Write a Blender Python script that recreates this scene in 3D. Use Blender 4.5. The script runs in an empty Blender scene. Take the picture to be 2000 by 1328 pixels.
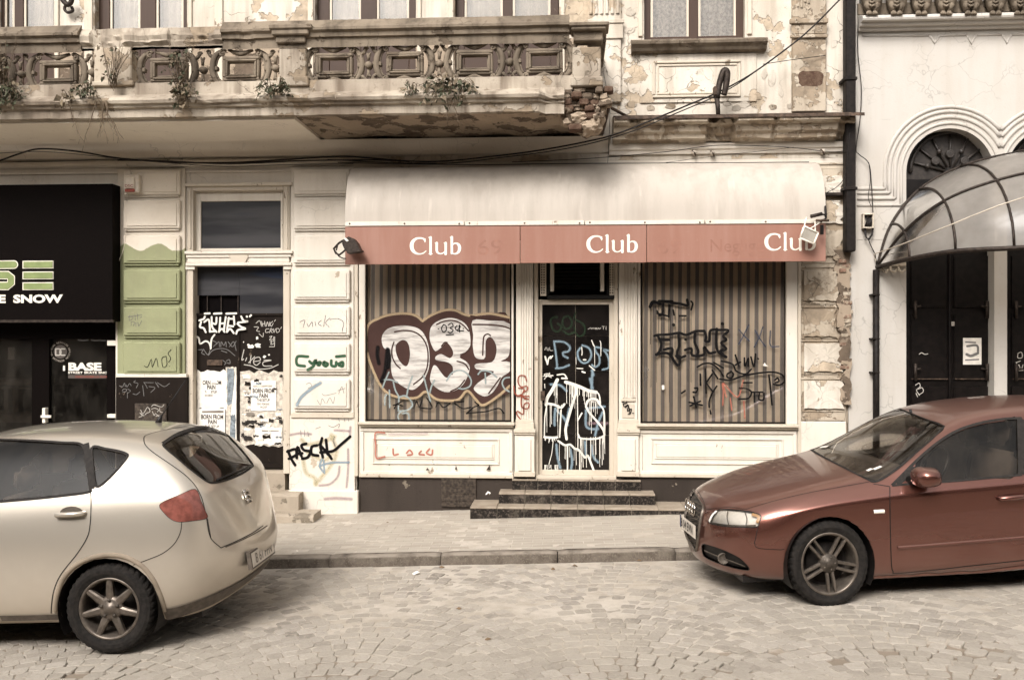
import bpy, bmesh, math, random
from math import sin, cos, pi, radians, sqrt, atan2
from mathutils import Vector, Matrix, noise as mnoise
from mathutils.bvhtree import BVHTree
from mathutils.geometry import tessellate_polygon

random.seed(7)
SC = bpy.context.scene
COL = SC.collection

# ------------------------------------------------------------------ camera, sky, sun, exposure
F_PX, CX, CY = 1800.0, 1000.0, 664.0        # focal length and centre in photograph pixels
YAW = -0.0619                                # the street front is seen slightly askew
DIST, EYE = 10.65, 1.98
CAM = Vector((-DIST*math.tan(YAW), -DIST, EYE))
cd = bpy.data.cameras.new('camera'); cam = bpy.data.objects.new('camera', cd); COL.objects.link(cam)
cam.location = CAM; cam.rotation_euler = (pi/2, 0, -YAW)
cd.sensor_width = 36; cd.lens = 36*F_PX/2000; cd.clip_end = 500; cd.clip_start = .05
SC.camera = cam

SUN_EL, SUN_AZ = 41, 198                      # azimuth measured from +y towards +x
W = bpy.data.worlds.new('World'); SC.world = W; W.use_nodes = True
wn = W.node_tree; wn.nodes.clear()
w_out = wn.nodes.new('ShaderNodeOutputWorld'); w_bg = wn.nodes.new('ShaderNodeBackground')
w_sky = wn.nodes.new('ShaderNodeTexSky'); w_sky.sky_type = 'NISHITA'; w_sky.sun_disc = False
w_sky.sun_elevation = radians(SUN_EL); w_sky.sun_rotation = radians(SUN_AZ)
w_sky.air_density = 1.0; w_sky.dust_density = 6.0; w_sky.ozone_density = 1.0
w_hs = wn.nodes.new('ShaderNodeHueSaturation'); w_hs.inputs['Saturation'].default_value = .12
w_mx = wn.nodes.new('ShaderNodeMix'); w_mx.data_type = 'RGBA'; w_mx.blend_type = 'MULTIPLY'
w_mx.inputs['Factor'].default_value = 1; w_mx.inputs['B'].default_value = (1.0, .965, .935, 1)   # warm overcast
wn.links.new(w_sky.outputs[0], w_hs.inputs['Color']); wn.links.new(w_hs.outputs[0], w_mx.inputs['A'])
wn.links.new(w_mx.outputs['Result'], w_bg.inputs['Color']); wn.links.new(w_bg.outputs[0], w_out.inputs[0])
w_bg.inputs['Strength'].default_value = .115
sl = bpy.data.lights.new('sun', 'SUN'); sl.energy = 1.5; sl.angle = radians(22); sl.color = (1, .965, .935)
so = bpy.data.objects.new('sun', sl); COL.objects.link(so)
_d = Vector((sin(radians(SUN_AZ))*cos(radians(SUN_EL)), cos(radians(SUN_AZ))*cos(radians(SUN_EL)), sin(radians(SUN_EL))))
so.rotation_euler = _d.to_track_quat('Z', 'Y').to_euler(); so.location = (0, -8, 20)
SC.view_settings.view_transform = 'Standard'; SC.view_settings.look = 'None'
SC.view_settings.gamma = 1; SC.view_settings.use_curve_mapping = False
SC.view_settings.exposure = 0.82
SC.cycles.use_denoising = True; SC.cycles.use_adaptive_sampling = True; SC.cycles.adaptive_threshold = .02
SC.cycles.max_bounces = 5; SC.cycles.diffuse_bounces = 2; SC.cycles.glossy_bounces = 3; SC.cycles.transparent_max_bounces = 10
SC.cycles.caustics_reflective = False; SC.cycles.caustics_refractive = False

# ------------------------------------------------------------------ pixel -> place helpers
_v = Vector((sin(YAW), cos(YAW), 0)); _r = Vector((cos(YAW), -sin(YAW), 0))
def ray(px, py): return _v*F_PX + _r*(px-CX) + Vector((0, 0, 1))*(CY-py)
def P(px, py, y=0.0):
    r = ray(px, py); t = (y-CAM.y)/r.y
    return CAM + r*t
def S(y=0.0): return (DIST+y)/F_PX            # metres per photograph pixel on the plane y
def side_z(x, y): return .031+.034*x+.03*y     # pavement height
def road_z(x, y=0): return -.115+.035*x
KERB_Y = -2.05

# ------------------------------------------------------------------ mesh builder
class MB:
    def __init__(s): s.v = []; s.f = []; s.uv = {}; s.sm = []
    def add(s, vs, fs, smooth=False):
        n = len(s.v); s.v += [tuple(v) for v in vs]
        for f in fs: s.f.append(tuple(n+i for i in f)); s.sm.append(smooth)
        return n
    def box(s, x0, x1, y0, y1, z0, z1, bv=0):
        if bv and min(abs(x1-x0), abs(y1-y0), abs(z1-z0)) > 2.2*bv:
            bm = bmesh.new(); bmesh.ops.create_cube(bm, size=1)
            for v in bm.verts: v.co = Vector(((x0+x1)/2+v.co.x*(x1-x0), (y0+y1)/2+v.co.y*(y1-y0), (z0+z1)/2+v.co.z*(z1-z0)))
            bmesh.ops.bevel(bm, geom=bm.edges[:], offset=bv, segments=1, affect='EDGES')
            bmesh.ops.recalc_face_normals(bm, faces=bm.faces[:])
            s.bm(bm); return s
        V = [(x0,y0,z0),(x1,y0,z0),(x1,y1,z0),(x0,y1,z0),(x0,y0,z1),(x1,y0,z1),(x1,y1,z1),(x0,y1,z1)]
        s.add(V, [(0,3,2,1),(4,5,6,7),(0,1,5,4),(1,2,6,5),(2,3,7,6),(3,0,4,7)]); return s
    def bm(s, bm, smooth=False):
        bm.verts.index_update()
        s.add([v.co for v in bm.verts], [[v.index for v in f.verts] for f in bm.faces], smooth); bm.free()
    def pbox(s, x0, y0, x1, y1, yf, yb, bv=0):
        """box whose front face at plane yf covers the photograph rectangle, running back to yb"""
        mx, my = (x0+x1)/2, (y0+y1)/2
        return s.box(P(x0,my,yf).x, P(x1,my,yf).x, yf, yb, P(mx,y1,yf).z, P(mx,y0,yf).z, bv)
    def frame(s, x0, y0, x1, y1, w, yf, yb, bv=0):
        s.pbox(x0, y0, x1, y0+w, yf, yb, bv); s.pbox(x0, y1-w, x1, y1, yf, yb, bv)
        s.pbox(x0, y0+w, x0+w, y1-w, yf+.0015, yb, bv); s.pbox(x1-w, y0+w, x1, y1-w, yf+.0015, yb, bv); return s
    def tube(s, pts, r, n=6, cap=True):
        pts = [Vector(p) for p in pts]; rings = []; N = len(pts)
        t0 = (pts[1]-pts[0]).normalized(); up = Vector((0,0,1)) if abs(t0.z) < .9 else Vector((1,0,0))
        a = t0.cross(up).normalized()
        V = []
        for i, p in enumerate(pts):
            t = (pts[min(i+1,N-1)]-pts[max(i-1,0)])
            t = t.normalized() if t.length > 1e-9 else t0
            a = (a - t*a.dot(t)); a = a.normalized() if a.length > 1e-6 else t.orthogonal().normalized()
            b = t.cross(a); rr = r[i] if isinstance(r, (list, tuple)) else r
            for k in range(n):
                w = 2*pi*k/n; V.append(p + a*(cos(w)*rr) + b*(sin(w)*rr))
        Fc = [(i*n+k, i*n+(k+1)%n, (i+1)*n+(k+1)%n, (i+1)*n+k) for i in range(N-1) for k in range(n)]
        if cap: Fc += [tuple(range(n-1,-1,-1)), tuple((N-1)*n+k for k in range(n))]
        s.add(V, Fc, True); return s
    def lathe(s, prof, origin, axis='z', n=24, ang=2*pi, smooth=True):
        o = Vector(origin); V = []; full = abs(ang-2*pi) < 1e-6; m = n if full else n+1
        for (r, h) in prof:
            for k in range(m):
                w = ang*k/n; c, d = cos(w)*r, sin(w)*r
                V.append(o + (Vector((c,d,h)) if axis == 'z' else Vector((c,h,d)) if axis == 'y' else Vector((h,c,d))))
        Fc = []
        for i in range(len(prof)-1):
            for k in range(n):
                k2 = (k+1) % m if full else k+1
                Fc.append((i*m+k, i*m+k2, (i+1)*m+k2, (i+1)*m+k))
        s.add(V, Fc, smooth); return s
    def extrude_x(s, prof, x0, x1, caps=True, smooth=False):
        """profile of (y,z) points swept from x0 to x1"""
        n = len(prof); V = [(x0,y,z) for y, z in prof]+[(x1,y,z) for y, z in prof]
        Fc = [(i, i+1, n+i+1, n+i) for i in range(n-1)]
        if caps: Fc += [tuple(range(n-1,-1,-1)), tuple(range(n, 2*n))]
        s.add(V, Fc, smooth); return s
    def poly(s, pts, thick=None, back=None):
        """filled flat outline (list of Vector), optionally thickened along +y"""
        pts = [Vector(p) for p in pts]; tris = tessellate_polygon([pts]); n = len(pts)
        s.add(pts, tris)
        if thick:
            q = [p+Vector((0,thick,0)) for p in pts]
            s.add(pts+q, [(i, (i+1)%n, n+(i+1)%n, n+i) for i in range(n)]+[tuple(n+k for k in t[::-1]) for t in tris])
        return s
    def obj(s, name, m, parent=None, smooth=None, recalc=True):
        me = bpy.data.meshes.new(name); me.from_pydata(s.v, [], s.f); me.validate()
        if recalc:
            b = bmesh.new(); b.from_mesh(me); bmesh.ops.recalc_face_normals(b, faces=b.faces[:]); b.to_mesh(me); b.free()
        if smooth is True: me.shade_smooth()
        elif smooth is None and any(s.sm) and len(s.sm) == len(me.polygons): me.polygons.foreach_set('use_smooth', s.sm)
        o = bpy.data.objects.new(name, me); COL.objects.link(o)
        if m: me.materials.append(m if not isinstance(m, str) else M[m])
        if parent: o.parent = parent
        return o

def tag(o, label=None, cat=None, group=None, kind=None):
    if label: o['label'] = label
    if cat: o['category'] = cat
    if group: o['group'] = group
    if kind: o['kind'] = kind
    return o
def thing(name, label, cat, loc=(0,0,0), group=None):
    o = bpy.data.objects.new(name, None); COL.objects.link(o); o.empty_display_size = .1
    o.location = (0,0,0); tag(o, label, cat, group); return o
def crom(pts, k=6, closed=False):
    """Catmull-Rom through a list of tuples"""
    pts = [tuple(p) for p in pts]; n = len(pts)
    if n < 3 and not closed:
        if n < 2: return pts
        return [tuple(a+(b-a)*i/k for a, b in zip(*pts)) for i in range(k+1)]
    out = []
    rng = range(n) if closed else range(n-1)
    for i in rng:
        if closed: p0, p1, p2, p3 = pts[i-1], pts[i], pts[(i+1)%n], pts[(i+2)%n]
        else:
            p1, p2 = pts[i], pts[i+1]
            p0 = pts[i-1] if i else tuple(2*a-b for a, b in zip(p1, p2)); p3 = pts[i+2] if i+2 < n else tuple(2*b-a for a, b in zip(p1, p2))
        for j in range(k):
            t = j/k
            out.append(tuple(.5*(2*b+(c-a)*t+(2*a-5*b+4*c-d)*t*t+(3*b-a-3*c+d)*t**3) for a, b, c, d in zip(p0, p1, p2, p3)))
    if not closed: out.append(pts[-1])
    return out

# ------------------------------------------------------------------ materials
M = {}
class NT:
    def __init__(s, name):
        s.m = bpy.data.materials.new(name); s.m.use_nodes = True; s.t = s.m.node_tree; s.t.nodes.clear()
        s.out = s.n('OutputMaterial'); s.b = s.n('BsdfPrincipled'); s.l(s.b.outputs[0], s.out.inputs[0]); M[name] = s.m
        s._pos = None
    def n(s, k, **kw):
        x = s.t.nodes.new('ShaderNode'+k)
        for a, b in kw.items(): setattr(x, a, b)
        return x
    def l(s, a, b): s.t.links.new(a, b)
    def set(s, node, key, v):
        if v is None: return
        if hasattr(v, 'node'): s.l(v, node.inputs[key])
        else:
            if isinstance(v, (tuple, list)) and len(v) == 3 and node.inputs[key].type == 'RGBA': v = (*v, 1)
            node.inputs[key].default_value = v
    def pos(s, scale=None, obj=False):
        if s._pos is None: s._pos = s.n('NewGeometry').outputs['Position'] if not obj else s.n('TexCoord').outputs['Object']
        if scale is None: return s._pos
        v = s.n('VectorMath', operation='MULTIPLY'); s.l(s._pos, v.inputs[0]); v.inputs[1].default_value = scale; return v.outputs[0]
    def sep(s, v=None):
        x = s.n('SeparateXYZ'); s.l(v or s.pos(), x.inputs[0]); return x.outputs
    def noise(s, scale, detail=4, rough=.55, vec=None, dist=0):
        x = s.n('TexNoise'); s.l(vec or s.pos(), x.inputs['Vector']); x.inputs['Scale'].default_value = scale
        x.inputs['Detail'].default_value = detail; x.inputs['Roughness'].default_value = rough; x.inputs['Distortion'].default_value = dist
        return x.outputs[0]
    def warp(s, amt, scale, vec=None):
        x = s.n('TexNoise'); s.l(vec or s.pos(), x.inputs['Vector']); x.inputs['Scale'].default_value = scale; x.inputs['Detail'].default_value = 3
        a = s.n('VectorMath', operation='SUBTRACT'); s.l(x.outputs['Color'], a.inputs[0]); a.inputs[1].default_value = (.5,.5,.5)
        b = s.n('VectorMath', operation='SCALE'); s.l(a.outputs[0], b.inputs[0]); b.inputs['Scale'].default_value = amt
        c = s.n('VectorMath', operation='ADD'); s.l(vec or s.pos(), c.inputs[0]); s.l(b.outputs[0], c.inputs[1]); return c.outputs[0]
    def voro(s, scale, vec=None, feature='DISTANCE_TO_EDGE', out=0):
        x = s.n('TexVoronoi', feature=feature); s.l(vec or s.pos(), x.inputs['Vector']); x.inputs['Scale'].default_value = scale
        return x.outputs[out]
    def math(s, op, a, b=0.0, clamp=False):
        x = s.n('Math', operation=op, use_clamp=clamp); s.set(x, 0, a); s.set(x, 1, b); return x.outputs[0]
    def step(s, v, lo, hi):
        x = s.n('MapRange', interpolation_type='SMOOTHSTEP'); s.set(x, 'Value', v)
        x.inputs['From Min'].default_value = lo; x.inputs['From Max'].default_value = hi; return x.outputs[0]
    def mix(s, f, a, b, mode='MIX'):
        x = s.n('Mix', data_type='RGBA', blend_type=mode); s.set(x, 0, f); s.set(x, 6, a); s.set(x, 7, b); return x.outputs[2]
    def rgb(s, c):
        x = s.n('RGB'); x.outputs[0].default_value = (*c, 1); return x.outputs[0]
    def bump(s, h, strength=.5, dist=.01, normal=None):
        x = s.n('Bump'); s.set(x, 'Height', h); x.inputs['Strength'].default_value = strength; x.inputs['Distance'].default_value = dist
        if normal is not None: s.l(normal, x.inputs['Normal'])
        return x.outputs[0]
    def fin(s, color=None, rough=None, metal=None, spec=None, normal=None, alpha=None, **kw):
        s.set(s.b, 'Base Color', color); s.set(s.b, 'Roughness', rough); s.set(s.b, 'Metallic', metal)
        s.set(s.b, 'Specular IOR Level', spec); s.set(s.b, 'Normal', normal); s.set(s.b, 'Alpha', alpha)
        for k, v in kw.items(): s.set(s.b, k.replace('_', ' '), v)
        return s.m
def L(r, g, b):
    """sRGB 0-255 to linear"""
    return tuple(((c/255+.055)/1.055)**2.4 if c > 10 else c/255/12.92 for c in (r, g, b))

def plain(name, c, rough=.6, metal=0, spec=.3, var=.12, scale=9, bump=.0, **kw):
    t = NT(name); n = t.noise(scale, 3)
    d = tuple(x*(1-var) for x in c); u = tuple(min(1, x*(1+var)) for x in c)
    col = t.mix(t.step(n, .3, .7), d, u)
    nm = t.bump(t.noise(scale*6, 2), bump, .004) if bump else None
    return t.fin(col, rough, metal, spec, nm, **kw)

def plaster(name, base, under, stain, flake=.56, fscale=1.8, crack=.5, streak=.5, bump=.6, cscale=2.6, edge=.012, dirt=.35, rough=.85, spots=True):
    """old painted render: top coat with flaked islands, hairline cracks, run-down streaks"""
    t = NT(name)
    fn = t.noise(fscale, 6, .62, t.pos((1,1,1.15)))
    fl = t.step(fn, flake, flake+edge)
    fl2 = t.step(t.noise(fscale*2.1, 5, .66, t.pos((1.1,1,.9))), flake+.09, flake+.09+edge)
    cr = t.voro(cscale, t.warp(.45, 3.3)); crm = t.math('MULTIPLY', t.step(cr, .016, .0), t.step(t.noise(1.1, 3), .48, .6))
    st = t.step(t.noise(3.0, 3, .6, t.pos((2.2, 2.2, .22))), .42, .78)
    blot = t.step(t.noise(.9, 3, .6), .38, .72)
    fine = t.noise(55, 3, .6)
    c = t.mix(t.math('MULTIPLY', blot, dirt), base, stain)
    c = t.mix(t.math('MULTIPLY', st, streak), c, stain)
    if spots: c = t.mix(t.math('MULTIPLY', t.step(t.noise(16, 3, .7), .6, .72), .35), c, stain)
    u2 = tuple(x*.62 for x in under)
    uc = t.mix(t.step(t.noise(7, 3, .65), .35, .7), under, u2)
    c = t.mix(fl, c, uc); c = t.mix(t.math('MULTIPLY', fl2, .8), c, tuple((a+b)/2 for a, b in zip(under, base)))
    c = t.mix(t.math('MULTIPLY', crm, crack), c, tuple(x*.25 for x in under))
    c = t.mix(t.math('MULTIPLY', t.step(fine, .55, .75), .18), c, stain)
    h = t.math('ADD', t.math('MULTIPLY', fl, -1.0), t.math('MULTIPLY', fl2, -.5))
    h = t.math('ADD', h, t.math('MULTIPLY', fine, .3))
    return t.fin(c, rough, 0, .25, t.bump(h, bump, .012))

def painted(name, base, chip, dirtc, chipt=.68, scale=7, rough=.5, streak=.3, vert=True, spec=.25):
    """old painted wood: chips, grime, fine grain"""
    t = NT(name)
    ch = t.step(t.noise(scale, 6, .72, t.pos((1,1,.55) if vert else (.55,1,1))), chipt, chipt+.012)
    st = t.step(t.noise(4, 3, .62, t.pos((3,3,.3))), .45, .8)
    bl = t.step(t.noise(1.7, 3), .4, .75)
    c = t.mix(t.math('MULTIPLY', bl, .3), base, dirtc); c = t.mix(t.math('MULTIPLY', st, streak), c, dirtc)
    c = t.mix(t.math('MULTIPLY', t.step(t.noise(90, 3), .58, .75), .25), c, dirtc)
    c = t.mix(ch, c, chip)
    h = t.math('ADD', t.math('MULTIPLY', ch, -1), t.math('MULTIPLY', t.noise(40, 2, .6, t.pos((1,1,.15) if vert else (.15,1,1))), .5))
    return t.fin(c, rough, 0, spec, t.bump(h, .4, .003))

def glass(name, tint=(.9,.9,.9), rough=.03, refl=1.0, dirt=.12, dirtc=(.5,.45,.38), fk=1.4):
    """thin pane: see-through, mirror by Fresnel, a film of dust"""
    t = NT(name); t.t.nodes.remove(t.b)
    tr = t.n('BsdfTransparent'); tr.inputs[0].default_value = (*tint, 1)
    gl = t.n('BsdfGlossy'); gl.inputs['Roughness'].default_value = rough; gl.inputs['Color'].default_value = (refl,refl,refl,1)
    df = t.n('BsdfDiffuse'); df.inputs[0].default_value = (*dirtc, 1)
    fr = t.n('Fresnel'); fr.inputs[0].default_value = 1.5
    f2 = t.math('ADD', t.math('MULTIPLY', fr.outputs[0], fk), .015 if fk > 1 else 0.0)
    m1 = t.n('MixShader'); t.l(f2, m1.inputs[0]); t.l(tr.outputs[0], m1.inputs[1]); t.l(gl.outputs[0], m1.inputs[2])
    m2 = t.n('MixShader'); d = t.math('MULTIPLY', t.step(t.noise(5, 7, .65, t.pos((1,1,.5))), .25, .8), dirt)
    t.l(d, m2.inputs[0]); t.l(m1.outputs[0], m2.inputs[1]); t.l(df.outputs[0], m2.inputs[2])
    t.l(m2.outputs[0], t.out.inputs[0]); return t.m

def spray(name, c, soft=.35, cover=.95, rough=.6, grain=.25):
    """sprayed or brushed stroke: UV v runs across the stroke, edges thin out"""
    t = NT(name); uv = t.n('UVMap'); v = t.n('SeparateXYZ'); t.l(uv.outputs[0], v.inputs[0])
    d = t.math('ABSOLUTE', t.math('SUBTRACT', v.outputs[1], .5))
    a = t.step(d, .5, .5-soft*.5) if soft > 0 else None
    n = t.noise(45, 6, .7)
    if a is not None:
        a = t.math('MULTIPLY', a, t.math('SUBTRACT', cover, t.math('MULTIPLY', t.step(n, .45, .8), grain)))
    else: a = cover
    col = t.mix(t.step(t.noise(8, 4), .3, .7), tuple(x*.85 for x in c), c)
    return t.fin(col, rough, 0, .12, None, a)

# ------------------------------------------------------------------ ribbons (painted marks) and lettering
def ribbon(s, pts, w, lift=0.0, k=5, plane=None, smooth=True):
    """pts: (px,py[,widthscale]) in photograph pixels on plane y; s: MB with uv list"""
    pp = [(p[0], p[1], p[2] if len(p) > 2 else 1.0) for p in pts]
    if smooth and len(pp) > 2: pp = crom(pp, k)
    y = plane
    V = []; n = len(pp); uvs = []
    W3 = [P(a, b, y) for a, b, _ in pp]; m = S(y)
    for i in range(n):
        t = W3[min(i+1,n-1)]-W3[max(i-1,0)]; t.y = 0
        t = t.normalized() if t.length > 1e-9 else Vector((1,0,0))
        nn = Vector((-t.z, 0, t.x)); hw = w*m*pp[i][2]*.5
        V += [W3[i]+nn*hw+Vector((0,-lift,0)), W3[i]-nn*hw+Vector((0,-lift,0))]
    Fc = [(2*i, 2*i+1, 2*i+3, 2*i+2) for i in range(n-1)]
    b = s.add(V, Fc)
    if not hasattr(s, 'ruv'): s.ruv = {}
    for i in range(2*n): s.ruv[b+i] = (i//2/max(1,n-1), float(i % 2))
    # round ends
    for e, sg in ((0, -1), (n-1, 1)):
        a0, a1 = V[2*e], V[2*e+1]; c = (a0+a1)/2; h = (a0-a1)/2
        t = Vector((h.z, 0, -h.x))*sg
        q = [c] + [c + h*cos(w2) + t*sin(w2) for w2 in [pi*j/6 for j in range(7)]]
        b = s.add(q, [(0, j, j+1) for j in range(1, 7)])
        s.ruv[b] = (0, .5)
        for j in range(1, 8): s.ruv[b+j] = (0, 0.0)
    return s
def ribbon_obj(s, name, m, parent=None):
    o = s.obj(name, m, parent, recalc=False); me = o.data
    uv = me.uv_layers.new(name='UVMap')
    for lp in me.loops: uv.data[lp.index].uv = s.ruv.get(lp.vertex_index, (0, .5))
    return o
def strokes(name, m, parent, y, lines, w, lift=.002, drips=None, k=5, jitter=0):
    s = MB()
    for i, ln in enumerate(lines):
        ww = w
        if isinstance(ln, tuple): ln, ww = ln
        ribbon(s, ln, ww, lift+i*.00012, k, y)
    if drips:
        for i, (x, y0, y1, ww) in enumerate(drips):
            ribbon(s, [(x, y0, 1), (x+random.uniform(-.3,.3), (y0+y1)/2, .8), (x+random.uniform(-.5,.5), y1, 1.0)], ww, lift+.003+i*.00005, 3, y)
    o = ribbon_obj(s, name, m, parent); o['kind'] = 'stuff'; return o
TXT = {}
def bake_text(txt, bold=0.0, align='LEFT', space=1.0):
    k = (txt, bold, align, space)
    if k not in TXT:
        cu = bpy.data.curves.new('t', 'FONT'); cu.body = txt; cu.align_x = align; cu.offset = bold; cu.space_character = space; cu.resolution_u = 3
        o = bpy.data.objects.new('t', cu); COL.objects.link(o)
        me = bpy.data.meshes.new_from_object(o.evaluated_get(bpy.context.evaluated_depsgraph_get()))
        TXT[k] = ([tuple(v.co) for v in me.vertices], [tuple(p.vertices) for p in me.polygons])
        bpy.data.objects.remove(o); bpy.data.curves.remove(cu); bpy.data.meshes.remove(me)
    return TXT[k]
for _c in 'OFICALRETE': bake_text(_c, .01, 'CENTER')
for _a in (('BASE', .05, 'LEFT', .98), ('STREET SKATE SNOW', .03), ('DESCHIDEM LA SUNARE', .01), ('SNOW', .045), ('SKATE', .045, 'RIGHT'), ('69',), ('Neglige',), ('DSC', .01), ('B 61 PFN', .01, 'CENTER'), ('B 04 EVN', .01, 'CENTER'),
           ('BORN FROM', .03), ('ORN FROM', .03), ('PAIN', .03), ('THE SETUP', .02), ('DEAD REMORSE', .02), ('PROOF', .02)): bake_text(*_a)
def text_mesh(txt, px, py, h_px, y, name, m, parent, sx=1.0, lift=.003, bold=0.0, align='LEFT', rot=0, space=1.0, fit=None):
    """built-in sans lettering; (px,py) is the baseline start, h_px the capital height"""
    V, Fc = bake_text(txt, bold, align, space); k = h_px*S(y)/.69
    if fit: sx = fit*S(y)/(k*(max(v[0] for v in V)-min(v[0] for v in V)))
    base = P(px, py, y)+Vector((0,-lift,0)); ca, sa = cos(rot), sin(rot)
    mb = MB(); mb.add([base+Vector((v[0]*k*sx*ca-v[1]*k*sa, 0, v[0]*k*sx*sa+v[1]*k*ca)) for v in V], Fc)
    return mb.obj(name, M[m], parent, recalc=False)
# ------------------------------------------------------------------ material library
CREAM = (.74, .67, .565); OCHRE = (.50, .40, .28); STAIN = (.42, .345, .255)
plaster('plaster_upper', (.70,.64,.55), (.54,.44,.325), (.33,.27,.20), flake=.555, fscale=1.9, crack=.9, streak=.65, bump=1.0, dirt=.55)
plaster('plaster_lower', (.72,.66,.575), (.56,.47,.36), (.52,.45,.36), flake=.69, fscale=2.4, crack=.3, streak=.35, bump=.5, dirt=.25)
plaster('plaster_ruin', (.55,.475,.375), (.36,.285,.205), (.25,.195,.14), flake=.50, fscale=3.6, crack=.9, streak=.7, bump=1.0, dirt=.7)
plaster('plaster_soffit', (.84,.76,.65), (.55,.45,.34), (.60,.51,.40), flake=.68, fscale=2.2, crack=.3, streak=.0, bump=.6)
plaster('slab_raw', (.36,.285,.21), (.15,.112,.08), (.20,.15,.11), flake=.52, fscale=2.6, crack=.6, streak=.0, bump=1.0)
plaster('balustrade', (.235,.19,.14), (.15,.115,.082), (.065,.05,.036), flake=.60, fscale=3.6, crack=.5, streak=.85, bump=1.0, dirt=.85)
plaster('balcony_face', (.49,.425,.34), (.30,.235,.165), (.14,.105,.075), flake=.565, fscale=2.9, crack=.8, streak=.9, bump=1.0, dirt=.85)
plaster('plaster_white', (.54,.508,.463), (.52,.47,.40), (.44,.39,.325), flake=.77, fscale=2.0, crack=.35, streak=.38, bump=.4, dirt=.42, spots=True)
plaster('stone_step', (.42,.36,.285), (.24,.20,.15), (.26,.21,.155), flake=.6, fscale=5, crack=.5, streak=.2, bump=.9, dirt=.6)
plaster('plinth_dark', (.045,.034,.027), (.26,.215,.165), (.018,.0135,.01), flake=.67, fscale=4.5, crack=.4, streak=.4, bump=.6, rough=.7)
def _green():
    t = NT('plaster_green'); x, y, z = t.sep()
    edge = t.math('ADD', P(295, 484).z, t.math('MULTIPLY', t.math('SINE', t.math('ADD', t.math('MULTIPLY', x, 15.0), 1.2)), .045))
    edge = t.math('ADD', edge, t.math('MULTIPLY', t.math('SUBTRACT', t.noise(9, 3), .5), .05))
    g = t.step(t.math('SUBTRACT', edge, z), -.004, .01)
    low = t.step(t.noise(3, 6), .35, .75)
    gc = t.mix(low, (.285,.295,.165), (.235,.24,.135)); cc = t.mix(low, (.73,.655,.55), (.66,.58,.47))
    gc = t.mix(t.math('MULTIPLY', t.step(t.noise(4, 6, .6, t.pos((2.5,2.5,.3))), .45, .8), .35), gc, (.23,.225,.14))
    c = t.mix(g, cc, gc); c = t.mix(t.math('MULTIPLY', t.step(t.noise(18, 7, .7), .60, .7), .3), c, (.42,.36,.26))
    return t.fin(c, .75, 0, .3, t.bump(t.noise(30, 6), .3, .006))
_green()
painted('paint_cream', (.72,.66,.57), (.27,.21,.15), (.48,.405,.31), chipt=.655, scale=6)
painted('paint_trim', (.60,.53,.43), (.24,.185,.13), (.38,.31,.23), chipt=.62, scale=9)
painted('paint_door_frame', (.58,.51,.415), (.22,.17,.12), (.36,.30,.22), chipt=.63, scale=8)
painted('wood_brown', (.058,.033,.022), (.15,.105,.075), (.03,.018,.013), chipt=.68, scale=8, rough=.5)
painted('metal_door', (.013,.0095,.0075), (.10,.075,.055), (.03,.022,.017), chipt=.66, scale=7, rough=.6, spec=.07)
plain('black_paint', (.006,.005,.004), .45, spec=.2)
plain('sign_black', (.004,.0026,.0022), .6, spec=.04, scale=60, var=.3)
plain('pipe_black', (.011,.008,.0065), .6, spec=.2, scale=20, var=.5, bump=.3)
plain('black_void', (.004,.003,.003), .9, spec=.05)
plain('iron', (.04,.03,.024), .55, metal=.5, scale=30, var=.4, bump=.3)
plain('iron_rust', (.075,.05,.035), .7, metal=.2, scale=25, var=.5, bump=.5)
plain('cable', (.012,.009,.008), .6)
plain('cable_pale', (.55,.48,.39), .6)
plain('letter_cream', (.85,.79,.68), .5)
plain('letter_green', (.215,.265,.105), .5)
plain('letter_white', (.80,.75,.66), .5)
plain('letter_dim', (.36,.31,.26), .6)
plain('letter_red', (.30,.07,.05), .6)
plain('paper', (.80,.755,.68), .75, scale=14, var=.10, bump=.15)
plain('paper_old', (.56,.50,.42), .8, scale=22, var=.3, bump=.2)
plain('paper_blue', (.20,.23,.25), .8, scale=25, var=.4)
plain('ink', (.025,.02,.017), .7)
plain('ink_grey', (.22,.19,.16), .8)
plain('white_box', (.70,.63,.53), .5)
plain('curtain_pale', (.70,.66,.60), .9, scale=5, var=.12)
plain('lace', (.55,.52,.49), .9, scale=28, var=.35)
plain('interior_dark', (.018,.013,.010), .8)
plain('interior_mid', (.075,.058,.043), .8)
def _panel():
    t = NT('panel_blue'); z = t.sep()[2]; n = t.noise(1.3, 3, .5, t.pos((.5,1,3.5)))
    c = t.mix(t.step(n, .38, .62), (.020,.020,.023), (.062,.060,.062)); c = t.mix(t.step(t.noise(1.1, 1, .5, t.pos((.4,1,2.4))), .55, .6), c, (.022,.030,.055))
    t.fin(c, .3, 0, .35)
_panel()
plain('grout', (.42,.36,.28), .9)
plain('lamp_glass', (.55,.51,.44), .2, spec=.6)
plain('alu', (.62,.58,.52), .4, metal=.7)
plain('dust', (.50,.425,.325), .95, spec=.1, scale=3, var=.1, bump=.2)
plain('rust_vent', (.055,.042,.032), .6, metal=.2, scale=30, var=.5, bump=.4)
def _brick():
    t = NT('brick'); n = t.noise(9, 7, .65)
    c = t.mix(t.step(n, .3, .7), (.25,.15,.105), (.13,.082,.06)); c = t.mix(t.step(t.noise(14, 4, .7), .47, .6), c, (.36,.29,.215))
    return t.fin(c, .9, 0, .2, t.bump(t.noise(40, 6), .8, .008))
_brick()
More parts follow.
